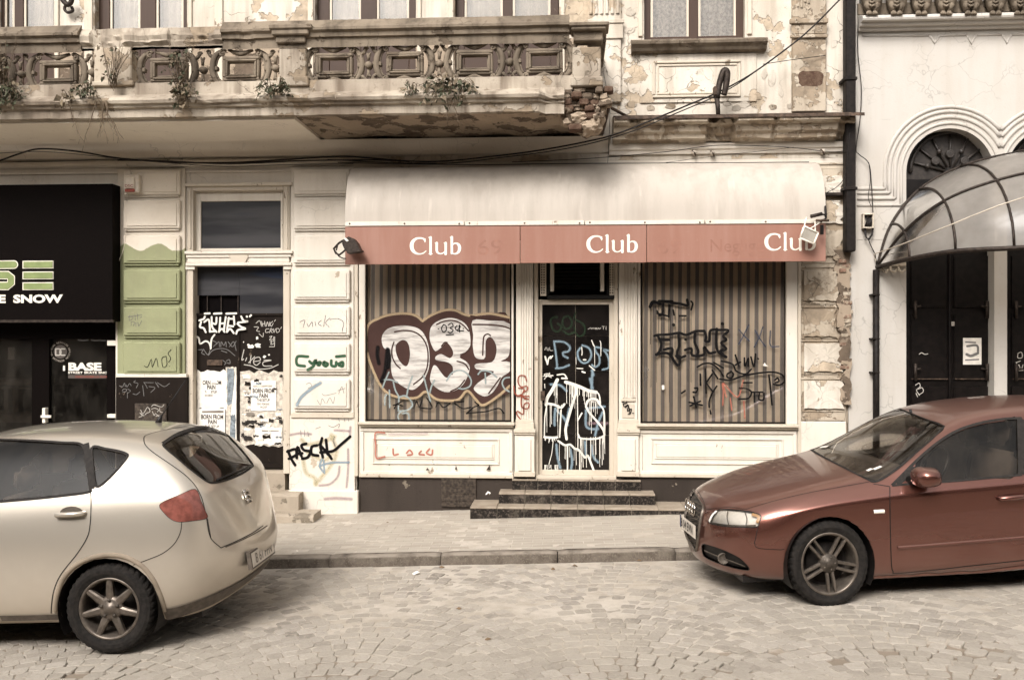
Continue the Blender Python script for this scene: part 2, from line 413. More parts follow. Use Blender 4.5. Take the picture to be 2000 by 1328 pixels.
def _tile():
    t = NT('tile_black'); v = t.voro(60, None, 'F1', 1)
    g = t.n('RGBToBW'); t.l(v, g.inputs[0])
    c = t.mix(t.step(g.outputs[0], .55, .9), (.011,.009,.008), (.075,.06,.05)); d = t.step(t.noise(4, 7, .65), .48, .75)
    c = t.mix(t.math('MULTIPLY', d, .28), c, (.34,.28,.21))
    return t.fin(c, t.math('ADD', .14, t.math('MULTIPLY', d, .4)), 0, .5)
_tile()
def _tread():
    t = NT('tread_dusty'); d = t.step(t.noise(5, 7, .65), .3, .7)
    return t.fin(t.mix(d, (.25,.20,.15), (.38,.32,.25)), .7, 0, .3, t.bump(t.noise(60, 4), .2, .003))
_tread()
def _awning():
    t = NT('awning_vinyl'); st = t.step(t.noise(2.2, 6, .6, t.pos((3,3,.25))), .35, .75); bl = t.step(t.noise(1.2, 5), .35, .75)
    c = t.mix(t.math('MULTIPLY', st, .7), (.50,.45,.39), (.37,.32,.27)); c = t.mix(t.math('MULTIPLY', bl, .5), c, (.40,.35,.295))
    c = t.mix(t.math('MULTIPLY', t.step(t.noise(5, 4, .5, t.pos((2.4,1,.4))), .60, .74), .5), c, (.58,.53,.46))
    c = t.mix(t.math('MULTIPLY', t.step(t.noise(40, 4, .7), .6, .75), .3), c, (.30,.25,.2))
    return t.fin(c, .6, 0, .3, t.bump(t.math('ADD', t.noise(2.5, 4, .5, t.pos((1,1,.3))), t.math('MULTIPLY', t.noise(200, 2), .04)), .25, .03))
_awning()
def _sign():
    t = NT('sign_red'); st = t.step(t.noise(2.6, 6, .6, t.pos((3,3,.35))), .35, .8)
    c = t.mix(st, (.288,.140,.100), (.33,.178,.135)); c = t.mix(t.math('MULTIPLY', t.step(t.noise(30, 6, .7), .55, .75), .3), c, (.36,.225,.175))
    return t.fin(c, .5, 0, .35)
_sign()
plain('sign_ghost', (.286,.140,.101), .5)
def _stripes():
    t = NT('curtain_stripes'); x, y, z = t.sep(); per = 16.25*S(.075)
    ph = t.math('FRACT', t.math('DIVIDE', t.math('ADD', x, t.math('MULTIPLY', t.math('SINE', t.math('MULTIPLY', z, 1.3)), .006)), per))
    m = t.step(t.math('ABSOLUTE', t.math('SUBTRACT', ph, .5)), .275, .295)
    c = t.mix(m, (.90,.735,.55), (.265,.23,.21)); c = t.mix(t.math('MULTIPLY', t.noise(140, 2), .2), c, (.5,.41,.32))
    return t.fin(c, .95, 0, .1)
_stripes()
glass('pane_shop', (1,.99,.98), .02, .8, .09, (.45,.39,.31))
glass('pane_dark', (.5,.48,.46), .04, .9, .05)
glass('pane_upper', (.9,.88,.85), .02, 1.0, .10, (.6,.57,.52))
def _frost():
    t = NT('pane_canopy'); t.t.nodes.remove(t.b)
    tr = t.n('BsdfTransparent'); tr.inputs[0].default_value = (.6,.57,.53,1); df = t.n('BsdfDiffuse'); tl = t.n('BsdfTranslucent'); gl = t.n('BsdfGlossy'); gl.inputs['Roughness'].default_value = .2
    n = t.step(t.noise(2.2, 4, .6), .2, .8); col = t.mix(n, (.46,.42,.375), (.58,.535,.48)); t.l(col, df.inputs[0]); t.l(col, tl.inputs[0])
    a = t.n('MixShader'); a.inputs[0].default_value = .4; t.l(df.outputs[0], a.inputs[1]); t.l(tl.outputs[0], a.inputs[2])
    b = t.n('MixShader'); t.l(t.math('ADD', .50, t.math('MULTIPLY', n, .15)), b.inputs[0]); t.l(tr.outputs[0], b.inputs[1]); t.l(a.outputs[0], b.inputs[2])
    fr = t.n('Fresnel'); fr.inputs[0].default_value = 1.35; c = t.n('MixShader'); t.l(fr.outputs[0], c.inputs[0]); t.l(b.outputs[0], c.inputs[1]); t.l(gl.outputs[0], c.inputs[2]); t.l(c.outputs[0], t.out.inputs[0])
_frost()
glass('pane_car', (.85,.81,.76), .015, .9, .04, (.45,.38,.30), .9)
glass('pane_car_rear', (.42,.39,.35), .015, 1.0, .05, (.45,.38,.30), .9)
glass('pane_car_side', (.70,.66,.61), .015, .85, .04, (.45,.38,.30), .9)
glass('lens_clear', (.9,.88,.85), .02, 1.0, .04)
spray('spray_black', (.005,.004,.004), .25, 1.0, grain=.06)
spray('spray_blacksoft', (.005,.004,.004), .7, .95)
spray('spray_white', (.80,.76,.68), .18, 1.0, grain=.05)
spray('spray_whitesoft', (.72,.70,.66), .55, .9)
def _fill():
    t = NT('spray_fill'); n = t.noise(9, 5, .65, t.pos((.35,1,2.2))); c = t.mix(t.step(n, .42, .66), (.60,.565,.52), (.30,.275,.25)); t.fin(c, .6, 0, .3)
_fill()
spray('spray_brown', (.055,.028,.022), .25, 1.0, grain=.05)
spray('spray_brownfill', (.062,.032,.026), 0, .98)
spray('spray_ochre', (.46,.34,.21), .55, .85)
spray('spray_green', (.045,.105,.055), .35, .95)
spray('spray_greendark', (.03,.06,.03), .8, .6)
spray('spray_blue', (.27,.36,.42), .85, .75)
spray('spray_aqua', (.36,.42,.41), .6, .75)
spray('spray_red', (.26,.06,.035), .35, .95)
spray('spray_coral', (.46,.15,.10), .5, .85)
spray('spray_mauve', (.36,.24,.27), .9, .5)
spray('spray_yellow', (.55,.48,.26), .95, .45)
spray('spray_navy', (.035,.045,.075), .5, .85)
spray('marker_grey', (.20,.19,.18), .3, .8)
spray('marker_white', (.62,.58,.52), .3, .85)

def _bd():
    t = NT('brick_dark'); c = t.mix(t.step(t.noise(16, 5, .7), .35, .65), (.075,.044,.031), (.135,.09,.064)); t.fin(c, .95, 0, .1, t.bump(t.noise(40, 4), 1.0, .01))
_bd()
# ------------------------------------------------------------------ ground: road, pavement, kerb
def _road_mats():
    t = NT('road_dust'); a = t.step(t.noise(.9, 6, .6), .35, .68); b = t.step(t.noise(6, 7, .65), .3, .75)
    c = t.mix(a, (.56,.505,.435), (.48,.425,.355)); c = t.mix(t.math('MULTIPLY', b, .5), c, (0.258,0.215,0.163))
    c = t.mix(t.math('MULTIPLY', t.step(t.noise(150, 3), .55, .75), .35), c, (0.190,0.156,0.123))
    yy = t.sep()[1]; soil = t.step(t.math('ADD', yy, t.math('MULTIPLY', t.noise(1.3, 4), 3.2)), -2.85, -3.35)
    sa = t.n('Attribute'); sa.attribute_name = 'soil'; soil = t.math('MAXIMUM', soil, t.step(t.math('ADD', sa.outputs['Fac'], t.math('MULTIPLY', t.math('SUBTRACT', t.noise(14, 4), .5), .7)), .15, .5))
    c = t.mix(t.math('MULTIPLY', soil, .85), c, (.235,.19,.145))
    t.fin(c, .95, 0, .1, t.bump(t.math('ADD', t.noise(20, 7), t.math('MULTIPLY', t.noise(180, 4), .3)), .5, .008))
    t = NT('cobble'); at = t.n('Attribute'); at.attribute_name = 'tone'
    c = t.mix(at.outputs['Fac'], (.215,.19,.162), (.455,.41,.36))
    c = t.mix(t.math('MULTIPLY', t.step(t.math('ABSOLUTE', t.math('SUBTRACT', t.sep()[1], -4.9)), .9, .2), .25), c, (.50,.445,.37))
    c = t.mix(t.step(t.noise(26, 7, .65), .42, .7), c, (0.381,0.339,0.282))
    c = t.mix(t.math('MULTIPLY', t.step(t.noise(1.0, 6, .6), .3, .62), .62), c, (0.411,0.367,0.306))
    c = t.mix(t.math('MULTIPLY', t.step(t.noise(70, 4), .6, .72), .4), c, (0.145,0.125,0.103))
    t.fin(c, .88, 0, .2, t.bump(t.math('ADD', t.noise(45, 6), t.math('MULTIPLY', t.noise(14, 4), .8)), .7, .007))
    t = NT('paver'); at = t.n('Attribute'); at.attribute_name = 'tone'
    c = t.mix(at.outputs['Fac'], (0.334,0.292,0.242), (0.418,0.374,0.315)); c = t.mix(t.math('MULTIPLY', t.step(t.noise(2.2, 6, .6), .3, .65), .75), c, (0.414,0.370,0.310))
    c = t.mix(t.math('MULTIPLY', t.step(t.noise(40, 5), .55, .75), .3), c, (0.282,0.242,0.196))
    t.fin(c, .92, 0, .15, t.bump(t.noise(60, 5), .35, .004))
    t = NT('kerb_stone'); c = t.mix(t.step(t.noise(12, 7, .65), .35, .7), (0.154,0.129,0.103), (0.091,0.074,0.059)); z = t.sep(t.n('NewGeometry').outputs['Normal'])[2]
    c = t.mix(t.step(t.noise(70, 4), .5, .7), c, (0.188,0.160,0.127)); c = t.mix(t.math('MULTIPLY', t.step(t.noise(5, 6), .3, .6), t.step(z, .35, .85)), c, (0.286,0.245,0.200))
    t.fin(c, .9, 0, .2, t.bump(t.math('ADD', t.noise(60, 6), t.noise(15, 4)), .8, .008))
_road_mats()
def nrm(x, y, s, z=0): return mnoise.noise(Vector((x*s, y*s, z)))
def frange(a, b, d):
    n = max(1, round((b-a)/d)); return [a+(b-a)*i/n for i in range(n+1)]
def grid_sheet(name, xs, ys, zf, m):
    nx = len(xs); V = [(x, y, zf(x, y)) for y in ys for x in xs]
    Fc = [(j*nx+i, j*nx+i+1, (j+1)*nx+i+1, (j+1)*nx+i) for j in range(len(ys)-1) for i in range(nx-1)]
    mb = MB(); mb.add(V, Fc, True); return mb.obj(name, m)
# bare pits (soil washed out between the stones), given by their place on the road
PITS = [(P(1440,1278,-4.6), .80, .20), (P(1780,1262,-4.5), .62, .17), (P(200,1300,-4.9), .5, .17), (P(1490,1183,-3.9), .15, .06)]
PITS = [(Vector((p.x, y0, 0)), a, b) for (p, a, b), y0 in zip(PITS, (-4.70, -4.58, -4.80, -3.95))]
def pit(x, y):
    k = 0
    for p, a, b in PITS: k = max(k, 1-((x-p.x)/a)**2-((y-p.y)/b)**2)
    return max(0, min(1, k*1.6))
def dust_level(x, y):
    far = max(0, min(1, (y+4.6)/1.1))                      # windblown dust lies thicker towards the kerb
    return -.0082+.0060*far+.0042*nrm(x, y, 1.3)+.0028*nrm(x, y, 6, 3)-.016*pit(x, y)
xs = [-60, -25, -12, -8]+frange(-6.2, 7.2, .05)+[9, 14, 26, 60]
ys = [-60, -24, -12, -8, -6.5]+frange(-5.6, KERB_Y, .05)
road = grid_sheet('road', xs, ys, lambda x, y: road_z(x)+(dust_level(x, y) if -6.3 < x < 7.3 and y > -5.7 else -.004), M['road_dust'])
a_ = road.data.attributes.new('soil', 'FLOAT', 'POINT'); a_.data.foreach_set('value', [pit(v.co.x, v.co.y) for v in road.data.vertices])
tag(road, 'dusty cobbled street with worn stones', kind='structure')

def stone(mb, cx, cy, w, d, ang, zt, hgt=.05, rnd=None):
    """sett: rounded rectangle with chipped corners and a flat worn top"""
    R = rnd or random; ca, sa = cos(ang), sin(ang); base = []; hw, hd = w/2, d/2
    for sx_, sy_ in ((1,-1),(1,1),(-1,1),(-1,-1)):
        c = R.uniform(.10, .30)*min(w, d); jx, jy = R.uniform(-.004,.004), R.uniform(-.004,.004)
        p = [(sx_*hw+jx, sy_*(hd-c)+jy), (sx_*(hw-c*.3)+jx, sy_*(hd-c*.3)+jy), (sx_*(hw-c)+jx, sy_*hd+jy)]
        base += p if sx_*sy_ > 0 else p[::-1]
    base = sorted(base, key=lambda q: atan2(q[1]/d, q[0]/w)); n = len(base); V = []
    tx, ty = R.uniform(-.025,.025), R.uniform(-.025,.025)
    def put(x, y, z): V.append((cx+x*ca-y*sa, cy+x*sa+y*ca, zt+z+tx*x+ty*y+.035*(x*ca-y*sa)))
    for x, y in base: put(x, y, -hgt)
    for x, y in base: put(x, y, -.005)
    for x, y in base: put(x*.93, y*.93, -.0005+R.uniform(-.001,.001))
    put(0, 0, R.uniform(-.001,.002))
    Fc = [(k, (k+1)%n, n+(k+1)%n, n+k) for k in range(n)]+[(n+k, n+(k+1)%n, 2*n+(k+1)%n, 2*n+k) for k in range(n)]
    Fc += [(2*n+k, 2*n+(k+1)%n, 3*n) for k in range(n)]
    mb.add(V, Fc, False); return len(V), len(Fc)
def tone_attr(o, vals):
    a = o.data.attributes.new('tone', 'FLOAT', 'POINT'); a.data.foreach_set('value', vals)
# segmental arcs of setts
rs = random.Random(11); stones = []
PER, AMP, ROW, WID = 1.7, .46, .122, .108
for r in range(-8, 36):
    x = -6.0
    while x < 7.0:
        ph = (x/PER) % 1.0; arc = AMP*4*ph*(1-ph)
        slope = AMP*4*(1-2*ph)/PER
        w = WID*rs.uniform(.82, 1.25)
        y = -5.75+r*ROW+arc-.25+rs.uniform(-.007,.007)
        if -5.62 < y < KERB_Y-.07: stones.append((x+w*.5, y, w, ROW*rs.uniform(.88,.97), math.atan(slope)*.85+rs.uniform(-.06,.06)))
        x += (w+.007)/sqrt(1+slope*slope)
def in_frame(x, y, z, m=12):
    d = Vector((x, y, z))-CAM; f = d.dot(_v)
    if f <= 0: return False, 0
    px, py = CX+F_PX*d.dot(_r)/f, CY-F_PX*d.z/f
    return (-m < px < 2000+m and py < 1328+m), f
keep = []; rest = []
for s_ in stones:
    if pit(s_[0], s_[1]) > .3 and rs.random() < .20: continue        # missing setts
    ok, f = in_frame(s_[0], s_[1], road_z(s_[0]))
    (keep if ok else rest).append((f, s_))
keep.sort(key=lambda a: a[0])
rest = [s_ for f, s_ in rest]+[s_ for f, s_ in keep[300:]]
def top_z(x, y): return road_z(x)+.004*nrm(x, y, 2.1, 7)-.006*pit(x, y)
for f, s_ in keep[:300]:
    mb = MB(); nv, nf = stone(mb, s_[0], s_[1], s_[2], s_[3], s_[4], top_z(s_[0], s_[1])+rs.uniform(-.004,.004), rnd=rs)
    o = mb.obj('cobblestone', M['cobble'], road, recalc=False); tone_attr(o, [rs.random()]*nv)
mb = MB(); tones = []
for s_ in rest:
    nv, nf = stone(mb, s_[0], s_[1], s_[2], s_[3], s_[4], top_z(s_[0], s_[1])+rs.uniform(-.005,.004), rnd=rs); tones += [rs.random()]*nv
o = mb.obj('cobblestones', M['cobble'], road, recalc=False); tone_attr(o, tones); o['kind'] = 'stuff'

# pavement
xs = [-60, -20, -10]+frange(-6.5, 7.5, .06)+[10, 20, 60]; ys = frange(KERB_Y+.15, 1.2, .06)
pave = grid_sheet('pavement', xs, ys, lambda x, y: side_z(x, y)+.0022*nrm(x, y, 1.6)+.0012*nrm(x, y, 7, 2)-.001, M['road_dust'])
tag(pave, 'dusty narrow pavement of small pavers', kind='structure')
pv = []
j = 0; y = KERB_Y+.155
while y < .02:
    x = -4.6+(j % 2)*.1
    while x < 4.6: pv.append((x, y)); x += .2
    y += .1; j += 1
def pmesh(mb, x, y, dz, tilt):
    V = []
    for (e, z) in ((.0015, -.02), (.0015, -.003), (.006, 0)):
        for a, b in ((e, e), (.2-e, e), (.2-e, .1-e), (e, .1-e)): V.append((x+a, y+b, side_z(x+a, y+b)+dz+z+tilt*(a-.1)))
    mb.add(V, [(4,5,6,7)][:0]+[(8,9,10,11)]+[(i, (i+1)%4, 4+(i+1)%4, 4+i) for i in range(4)]+[(4+i, 4+(i+1)%4, 8+(i+1)%4, 8+i) for i in range(4)]); return 12
pk = [(p, in_frame(p[0]+.1, p[1]+.05, side_z(*p))) for p in pv]
pk = [(p, f) for p, (ok, f) in pk]
pk.sort(key=lambda a: (abs(a[0][0]+.4) > 2.9, a[1]))
for i, (p, f) in enumerate(pk[:300]):
    mb = MB(); n = pmesh(mb, *p, rs.uniform(-.0012,.0022), rs.uniform(-.012,.012)); o = mb.obj('paver', M['paver'], pave, recalc=False); tone_attr(o, [rs.random()]*n)
mb = MB(); tones = []
for p, f in pk[300:]: n = pmesh(mb, *p, rs.uniform(-.0012,.0022), rs.uniform(-.012,.012)); tones += [rs.random()]*n
o = mb.obj('pavers', M['paver'], pave, recalc=False); tone_attr(o, tones); o['kind'] = 'stuff'
kerb = bpy.data.objects.new('kerb', None); COL.objects.link(kerb); tag(kerb, 'worn stone kerb along the pavement', kind='structure')
x = -12.3
while x < 14:
    ln = rs.uniform(.95, 1.15); mb = MB(); n = 12; V = []; dz = rs.uniform(-.006,.006); dy = rs.uniform(-.006,.006)
    prof = [(0,-.25),(0,-.02),(.004,-.008),(.016,.003),(.08,.008),(.148,.004),(.148,-.25)]
    for i in range(n+1):
        xx = x+.004+(ln-.008)*i/n; e = .008 if i in (0, n) else 0
        for k, (py_, pz) in enumerate(prof):
            wob = .010*nrm(xx, k*.3, 7, 1)+.006*nrm(xx, k, 19, 5)
            V.append((xx, KERB_Y+py_+dy+(wob if k < 4 else 0), side_z(xx, KERB_Y+.15)+pz+dz-e+(wob*.6 if 1 < k < 5 else 0)))
    q = len(prof)
    Fc = [(i*q+k, (i+1)*q+k, (i+1)*q+k+1, i*q+k+1) for i in range(n) for k in range(q-1)]+[tuple(range(q)), tuple(n*q+k for k in range(q))[::-1]]
    mb.add(V, Fc, True); o = mb.obj('kerb_stone', M['kerb_stone'], kerb); x += ln
# ------------------------------------------------------------------ the old building
B = thing('old_building', 'crumbling cream building with long openwork balcony above the closed club', 'building')
def part(mb, name, m, parent=B, **k): return mb.obj(name, M[m], parent, **k)
def wall_sheet(x0, x1, z0, z1, y, ops, thick=.3):
    """front face with rectangular openings (x0,x1,z0,z1) and their reveals"""
    xs = sorted({x0, x1}|{v for o in ops for v in o[:2] if x0 < v < x1}); zs = sorted({z0, z1}|{v for o in ops for v in o[2:] if z0 < v < z1})
    mb = MB()
    for i in range(len(xs)-1):
        for j in range(len(zs)-1):
            cx, cz = (xs[i]+xs[i+1])/2, (zs[j]+zs[j+1])/2
            if any(o[0] < cx < o[1] and o[2] < cz < o[3] for o in ops): continue
            mb.add([(xs[i],y,zs[j]),(xs[i+1],y,zs[j]),(xs[i+1],y,zs[j+1]),(xs[i],y,zs[j+1])], [(0,1,2,3)])
    for a, b, c, d in ops:
        q = [(a,c),(b,c),(b,d),(a,d)]
        for k in range(4):
            (p, r), (p2, r2) = q[k], q[(k+1)%4]
            mb.add([(p,y,r),(p2,y,r2),(p2,y+thick,r2),(p,y+thick,r)], [(0,1,2,3)])
    return mb
def X(px, y=0, py=664): return P(px, py, y).x
def Z(py, y=0, px=1000): return P(px, py, y).z
# openings
UPW = [(-8,105),(185,365),(615,812),(888,1092)]                 # upper windows that reach down behind the balcony
ops_up = [(X(a), X(b), Z(215), Z(-330)) for a, b in UPW]+[(X(1258), X(1455), Z(76, 0, 1356), Z(-330))]
ops_up += [(X(a), X(b), Z(215), Z(-330)) for a, b in ((-380,-180),)]
ops_dn = [(X(-520), X(226), -.3, Z(366, 0, 120)), (X(366), X(565), -.2, Z(362, 0, 465)), (X(697), X(1558), -.2, Z(440))]
zmid = Z(316)
part(wall_sheet(X(-520), X(1656), zmid, 9.5, 0, ops_up), 'wall', 'plaster_upper')
part(wall_sheet(X(-520), X(1650), -.35, zmid-.001, 0, ops_dn, .45), 'wall', 'plaster_lower')
mb = MB(); mb.box(X(-520), X(1656), .31, 6, 9.5, 9.7); mb.box(X(1656)-.02, X(1656), .002, 6, -.3, 9.5); mb.box(X(-520), X(-520)+.02, .01, 6, -.3, 9.5)
part(mb, 'side_walls', 'plaster_ruin')
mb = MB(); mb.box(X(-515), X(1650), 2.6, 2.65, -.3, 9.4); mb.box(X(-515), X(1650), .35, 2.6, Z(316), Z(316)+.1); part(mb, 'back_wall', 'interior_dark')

# --- upper windows: wooden frame, panes, pale curtains
def upper_window(a, b, posts, ybot, transom=None):
    mb = MB(); zt, zb = Z(-330), Z(ybot, 0, (a+b)/2); yf, yb = .10, .16
    for p, q in posts: mb.box(X(p), X(q), yf, yb, zb, zt, .006)
    xa, xb = X(posts[0][0]), X(posts[-1][1])
    mb.box(xa, xb, yf+.003, yb, zb, zb+.06, .004)
    w = part(mb, 'window', 'wood_brown')
    for (p, q), (p2, q2) in zip(posts, posts[1:]):
        m2 = MB(); m2.box(X(q), X(p2), yf+.03, yf+.034, zb+.06, zt); part(m2, 'pane', 'pane_upper', w)
    # wavy curtain
    m3 = MB(); n = 60; V = []
    for i in range(n+1):
        x = xa+(xb-xa)*i/n; yy = .26+.018*sin(i*1.1)+.012*nrm(x, 3, 5)
        V += [(x, yy, zb), (x, yy+.01, zt)]
    m3.add(V, [(2*i, 2*i+2, 2*i+3, 2*i+1) for i in range(n)], True); part(m3, 'curtain', 'lace' if a > 1200 else 'curtain_pale', w)
    if ybot > 200:
        for (p, q), (p2, q2) in zip(posts, posts[1:]): part(MB().box(X(q)+.003, X(p2)-.003, yf+.004, yf+.027, zb+.062, Z(72), .004), 'door_board', 'wood_brown', w)
    # inner sash strips
    m4 = MB()
    for (p, q), (p2, q2) in zip(posts, posts[1:]): m4.box(X(q)+.002, X(q)+.028, yf+.012, yf+.028, zb+.06, zt); m4.box(X(p2)-.028, X(p2)-.002, yf+.012, yf+.028, zb+.06, zt)
    part(m4, 'sash', 'paint_trim', w)
    return w
upper_window(-8, 105, [(-8,-2),(18,36),(100,106)], 215)
upper_window(185, 365, [(184,206),(266,297),(351,366)], 215)
upper_window(615, 812, [(616,639),(701,732),(796,812)], 215)
upper_window(888, 1092, [(889,905),(981,1000),(1075,1091)], 215)
upper_window(1258, 1455, [(1258,1272),(1348,1366),(1441,1456)], 76)
# the window jamb mouldings and wall strips between the upper windows
for a, b in ((108,116),(166,182),(368,376),(420,436),(602,613),(815,823),(876,886),(1095,1103),(1246,1255),(1459,1468)):
    part(MB().box(X(a), X(b), -.025, 0, Z(215 if b < 1200 else 78), 7.5, .006), 'window_surround', 'paint_trim')
# sill and apron panel under the right window
def moulding_x(name, m, prof, px0, px1, y0=0, pxz=None, parent=B, n=40, wob=.006, bites=()):
    """horizontal moulding: prof of (projection m, photo y) top to bottom; slightly uneven with bitten stretches"""
    mb = MB(); q = len(prof); V = []; px_m = pxz or (px0+px1)/2
    x0, x1 = X(px0, y0), X(px1, y0)
    Zp = [Z(py, y0-pr, px_m) for pr, py in prof]
    for i in range(n+1):
        x = x0+(x1-x0)*i/n
        for k, (pr, py) in enumerate(prof):
            w = wob*(nrm(x, k*.7, 3.1, 4)+.6*nrm(x, k, 11, 8)); bt = 0
            for (ba, bb, dep) in bites:
                pxx = px0+(px1-px0)*i/n
                if ba < pxx < bb: bt = max(bt, dep*min(1, min(pxx-ba, bb-pxx)/4)*(0.7+.5*nrm(x, k, 13)))
            V.append((x, y0-max(0, pr-bt)+w*.5 if pr > 0 else y0, Zp[k]+w*(.7 if 0 < k < q-1 else .3)))
    Fc = [(i*q+k, i*q+k+1, (i+1)*q+k+1, (i+1)*q+k) for i in range(n) for k in range(q-1)]+[tuple(range(q)), tuple(n*q+k for k in range(q))[::-1]]
    mb.add(V, Fc, False); o = mb.obj(name, M[m], parent); return o
moulding_x('window_sill', 'balustrade', [(0,76),(.15,76),(.17,79),(.165,84),(.12,92),(.10,98),(.05,103),(.04,104),(0,104)], 1232, 1494, 0)
mb = MB(); mb.pbox(1250, 105, 1478, 200, -.02, 0, .004); part(mb, 'apron_panel', 'plaster_upper')
mb = MB(); mb.frame(1275, 118, 1447, 190, 5, -.042, -.02, .006); mb.frame(1283, 125, 1440, 184, 4, -.034, -.0201, .005); part(mb, 'panel_moulding', 'paint_trim')
# pilasters of the upper floor
mb = MB(); mb.pbox(1148, -300, 1213, 200, -.05, 0, .006); mb.pbox(1143, 38, 1219, 46, -.085, -.05, .006); mb.pbox(1145, 46, 1217, 76, -.07, -.05, .006)
for i in range(6): x = X(1154+i*10.4); z0, z1 = Z(35), Z(-300); mb.lathe([(.022, z0), (.022, z1)], (x, -.05, 0), 'z', 8, 2*pi)
part(mb, 'fluted_pilaster', 'plaster_upper')
mb = MB(); mb.pbox(1548, -300, 1614, 218, -.06, 0, .008); mb.pbox(1543, 36, 1618, 46, -.10, -.06, .008); mb.pbox(1546, 46, 1615, 66, -.075, -.06, .008); mb.pbox(1544, 67, 1617, 74, -.09, -.06, .006)
for i in range(4): x = X(1556+i*7); mb.lathe([(.016, Z(30-4*i+6*(i%2))), (.016, Z(-300))], (x, -.06, 0), 'z', 8)
part(mb, 'fluted_pilaster', 'plaster_ruin')
# plaster lost over bricks: a patch of real bricks set in the pilaster
def brick_patch(px0, py0, px1, py1, y, rows, depth=.03, seed=1, skip=.0, par=B):
    rb = random.Random(seed); h = (py1-py0)/rows
    for r in range(rows):
        x = px0-(r % 2)*h*1.1
        while x < px1:
            a, b = max(px0, x)+.6, min(px1, x+h*2.3)-.6
            if b-a > h*.5 and rb.random() >= skip:
                m_ = MB(); dy = rb.uniform(0, .012); m_.pbox(a, py0+r*h+.7, b, py0+(r+1)*h-.7, y+dy, y+depth+dy, .004)
                part(m_, 'brick', 'brick', par)
            x += h*2.3
mb = MB(); rr = random.Random(3); mb.poly([P(1584+25*cos(a)*abs(cos(a))**-.45*rr.uniform(.88,1.05), 154+16*sin(a)*(abs(sin(a))+.01)**-.45*rr.uniform(.88,1.05), -.0605) for a in [2*pi*(k+.5)/26 for k in range(26)]], .004); part(mb, 'bare_brick', 'brick_dark')
# loose plaster flakes standing off the wall
def flakes(lst, m='plaster_upper', y=0, seed=5):
    rf = random.Random(seed)
    for (cx, cy, w, h) in lst:
        n = 9; pts = []
        for k in range(n):
            a = 2*pi*k/n; r = rf.uniform(.65, 1.1); pts.append((cx+cos(a)*w*r, cy+sin(a)*h*r))
        mb = MB(); lift = rf.uniform(.012,.03)
        V = [P(px, py, y)+Vector((0, -.003-lift*max(0, (cy+h-py)/(2*h)), 0)) for px, py in pts]; W_ = [v+Vector((0,.005,0)) for v in V]
        mb.add(V+W_, [tuple(range(n)), tuple(range(2*n-1, n-1, -1))]+[(k, (k+1)%n, n+(k+1)%n, n+k) for k in range(n)])
        part(mb, 'plaster_flake', m)
flakes([(1507,152,8,18),(1492,145,6,14),(1452,205,14,8),(1437,212,9,6),(1230,25,12,10),(1228,60,14,7),(1545,208,10,7),(1600,120,9,6),(1365,150,9,13),(1395,152,10,12),(1575,195,12,8),(1586,178,22,7),(1480,190,9,7),(1220,180,9,11),(1235,205,12,6),(1190,150,7,9),(1585,215,8,5),(1420,200,8,9),(1240,95,8,9),(1212,140,6,14),(1525,180,6,12),(1632,160,5,14),(1628,85,7,12),(1640,200,5,9)])
flakes([(1460,196,12,9),(1310,208,13,6),(1270,212,10,6),(1510,210,9,6)], 'plaster_ruin', 0, 9)

# --- cornice between the floors, right of the balcony
moulding_x('cornice', 'plaster_ruin', [(0,226),(.34,226),(.36,229),(.36,236),(.33,239),(.27,243),(.25,256),(.20,262),(.19,270),(.12,274),(.10,278),(0,278)], 1196, 1657, 0, 1420, n=70, wob=.012,
           bites=((1376,1432,.15),(1500,1512,.06),(1628,1660,.16),(1225,1250,.07),(1290,1310,.05)))
moulding_x('cornice_cap', 'iron_rust', [(0,223),(.375,224),(.38,230),(0,230)], 1198, 1668, 0, 1420, n=50, wob=.008)
moulding_x('frieze_moulding', 'plaster_lower', [(0,279),(.06,279),(.06,290),(.04,293),(.03,300),(0,300)], 1190, 1655, 0, 1420, n=30)
moulding_x('string_course', 'plaster_lower', [(0,314),(.035,314),(.05,318),(.05,322),(.025,326),(0,326)], -40, 690, 0, 330, n=50, wob=.004)
moulding_x('string_course', 'plaster_lower', [(0,334),(.018,334),(.022,338),(0,340)], -40, 690, 0, 330, n=40, wob=.003)
mb = MB()
for k, (a, b) in enumerate(((318,322),(327,331),(336,340))): mb.pbox(1590+k*6, a, 1652, b, -.05+.012*k, 0, .004)
part(mb, 'lath_strip', 'plaster_ruin')

# --- rusticated pilasters of the ground floor
def block(px0, py0, px1, py1, y, m, par, name='rustication_block', t=.048):
    mb = MB(); mb.pbox(px0, py0, px1, py1, y-t, y, .012); mb.pbox(px0+7, py0+7, px1-7, py1-6, y-t-.012, y-t, .008)
    mb.pbox(px0+2, py1+1.5, px1-2, py1+4, y-t*.6, y, .003)
    return mb.obj(name, M[m], par)
pl = part(MB().pbox(229, 330, 361, 732, -.035, 0, .006), 'pilaster', 'plaster_green')
for a, b in ((332,381),(391,447),(460,515),(527,588),(600,656),(668,731)): block(240, a, 351, b, -.035, 'plaster_green', pl)
part(MB().pbox(227, 730, 364, 737, -.075, 0, .004), 'ledge', 'paint_cream')
part(MB().pbox(226, 737, 366, 1010, -.06, 0, .004), 'plinth', 'metal_door')
pl = part(MB().pbox(568, 326, 691, 812, -.035, 0, .006), 'pilaster', 'plaster_lower')
for a, b in ((330,379),(391,447),(460,514),(527,586),(598,656),(670,727),(740,799)): block(573, a, 683, b, -.035, 'plaster_lower', pl)
part(MB().pbox(566, 812, 693, 958, -.05, 0, .005), 'pilaster_base', 'plaster_lower')
part(MB().pbox(562, 958, 699, 1008, -.085, 0, .008), 'pilaster_foot', 'plaster_lower')
part(MB().pbox(568, 806, 691, 816, -.07, -.035, .004), 'pilaster_band', 'paint_trim')
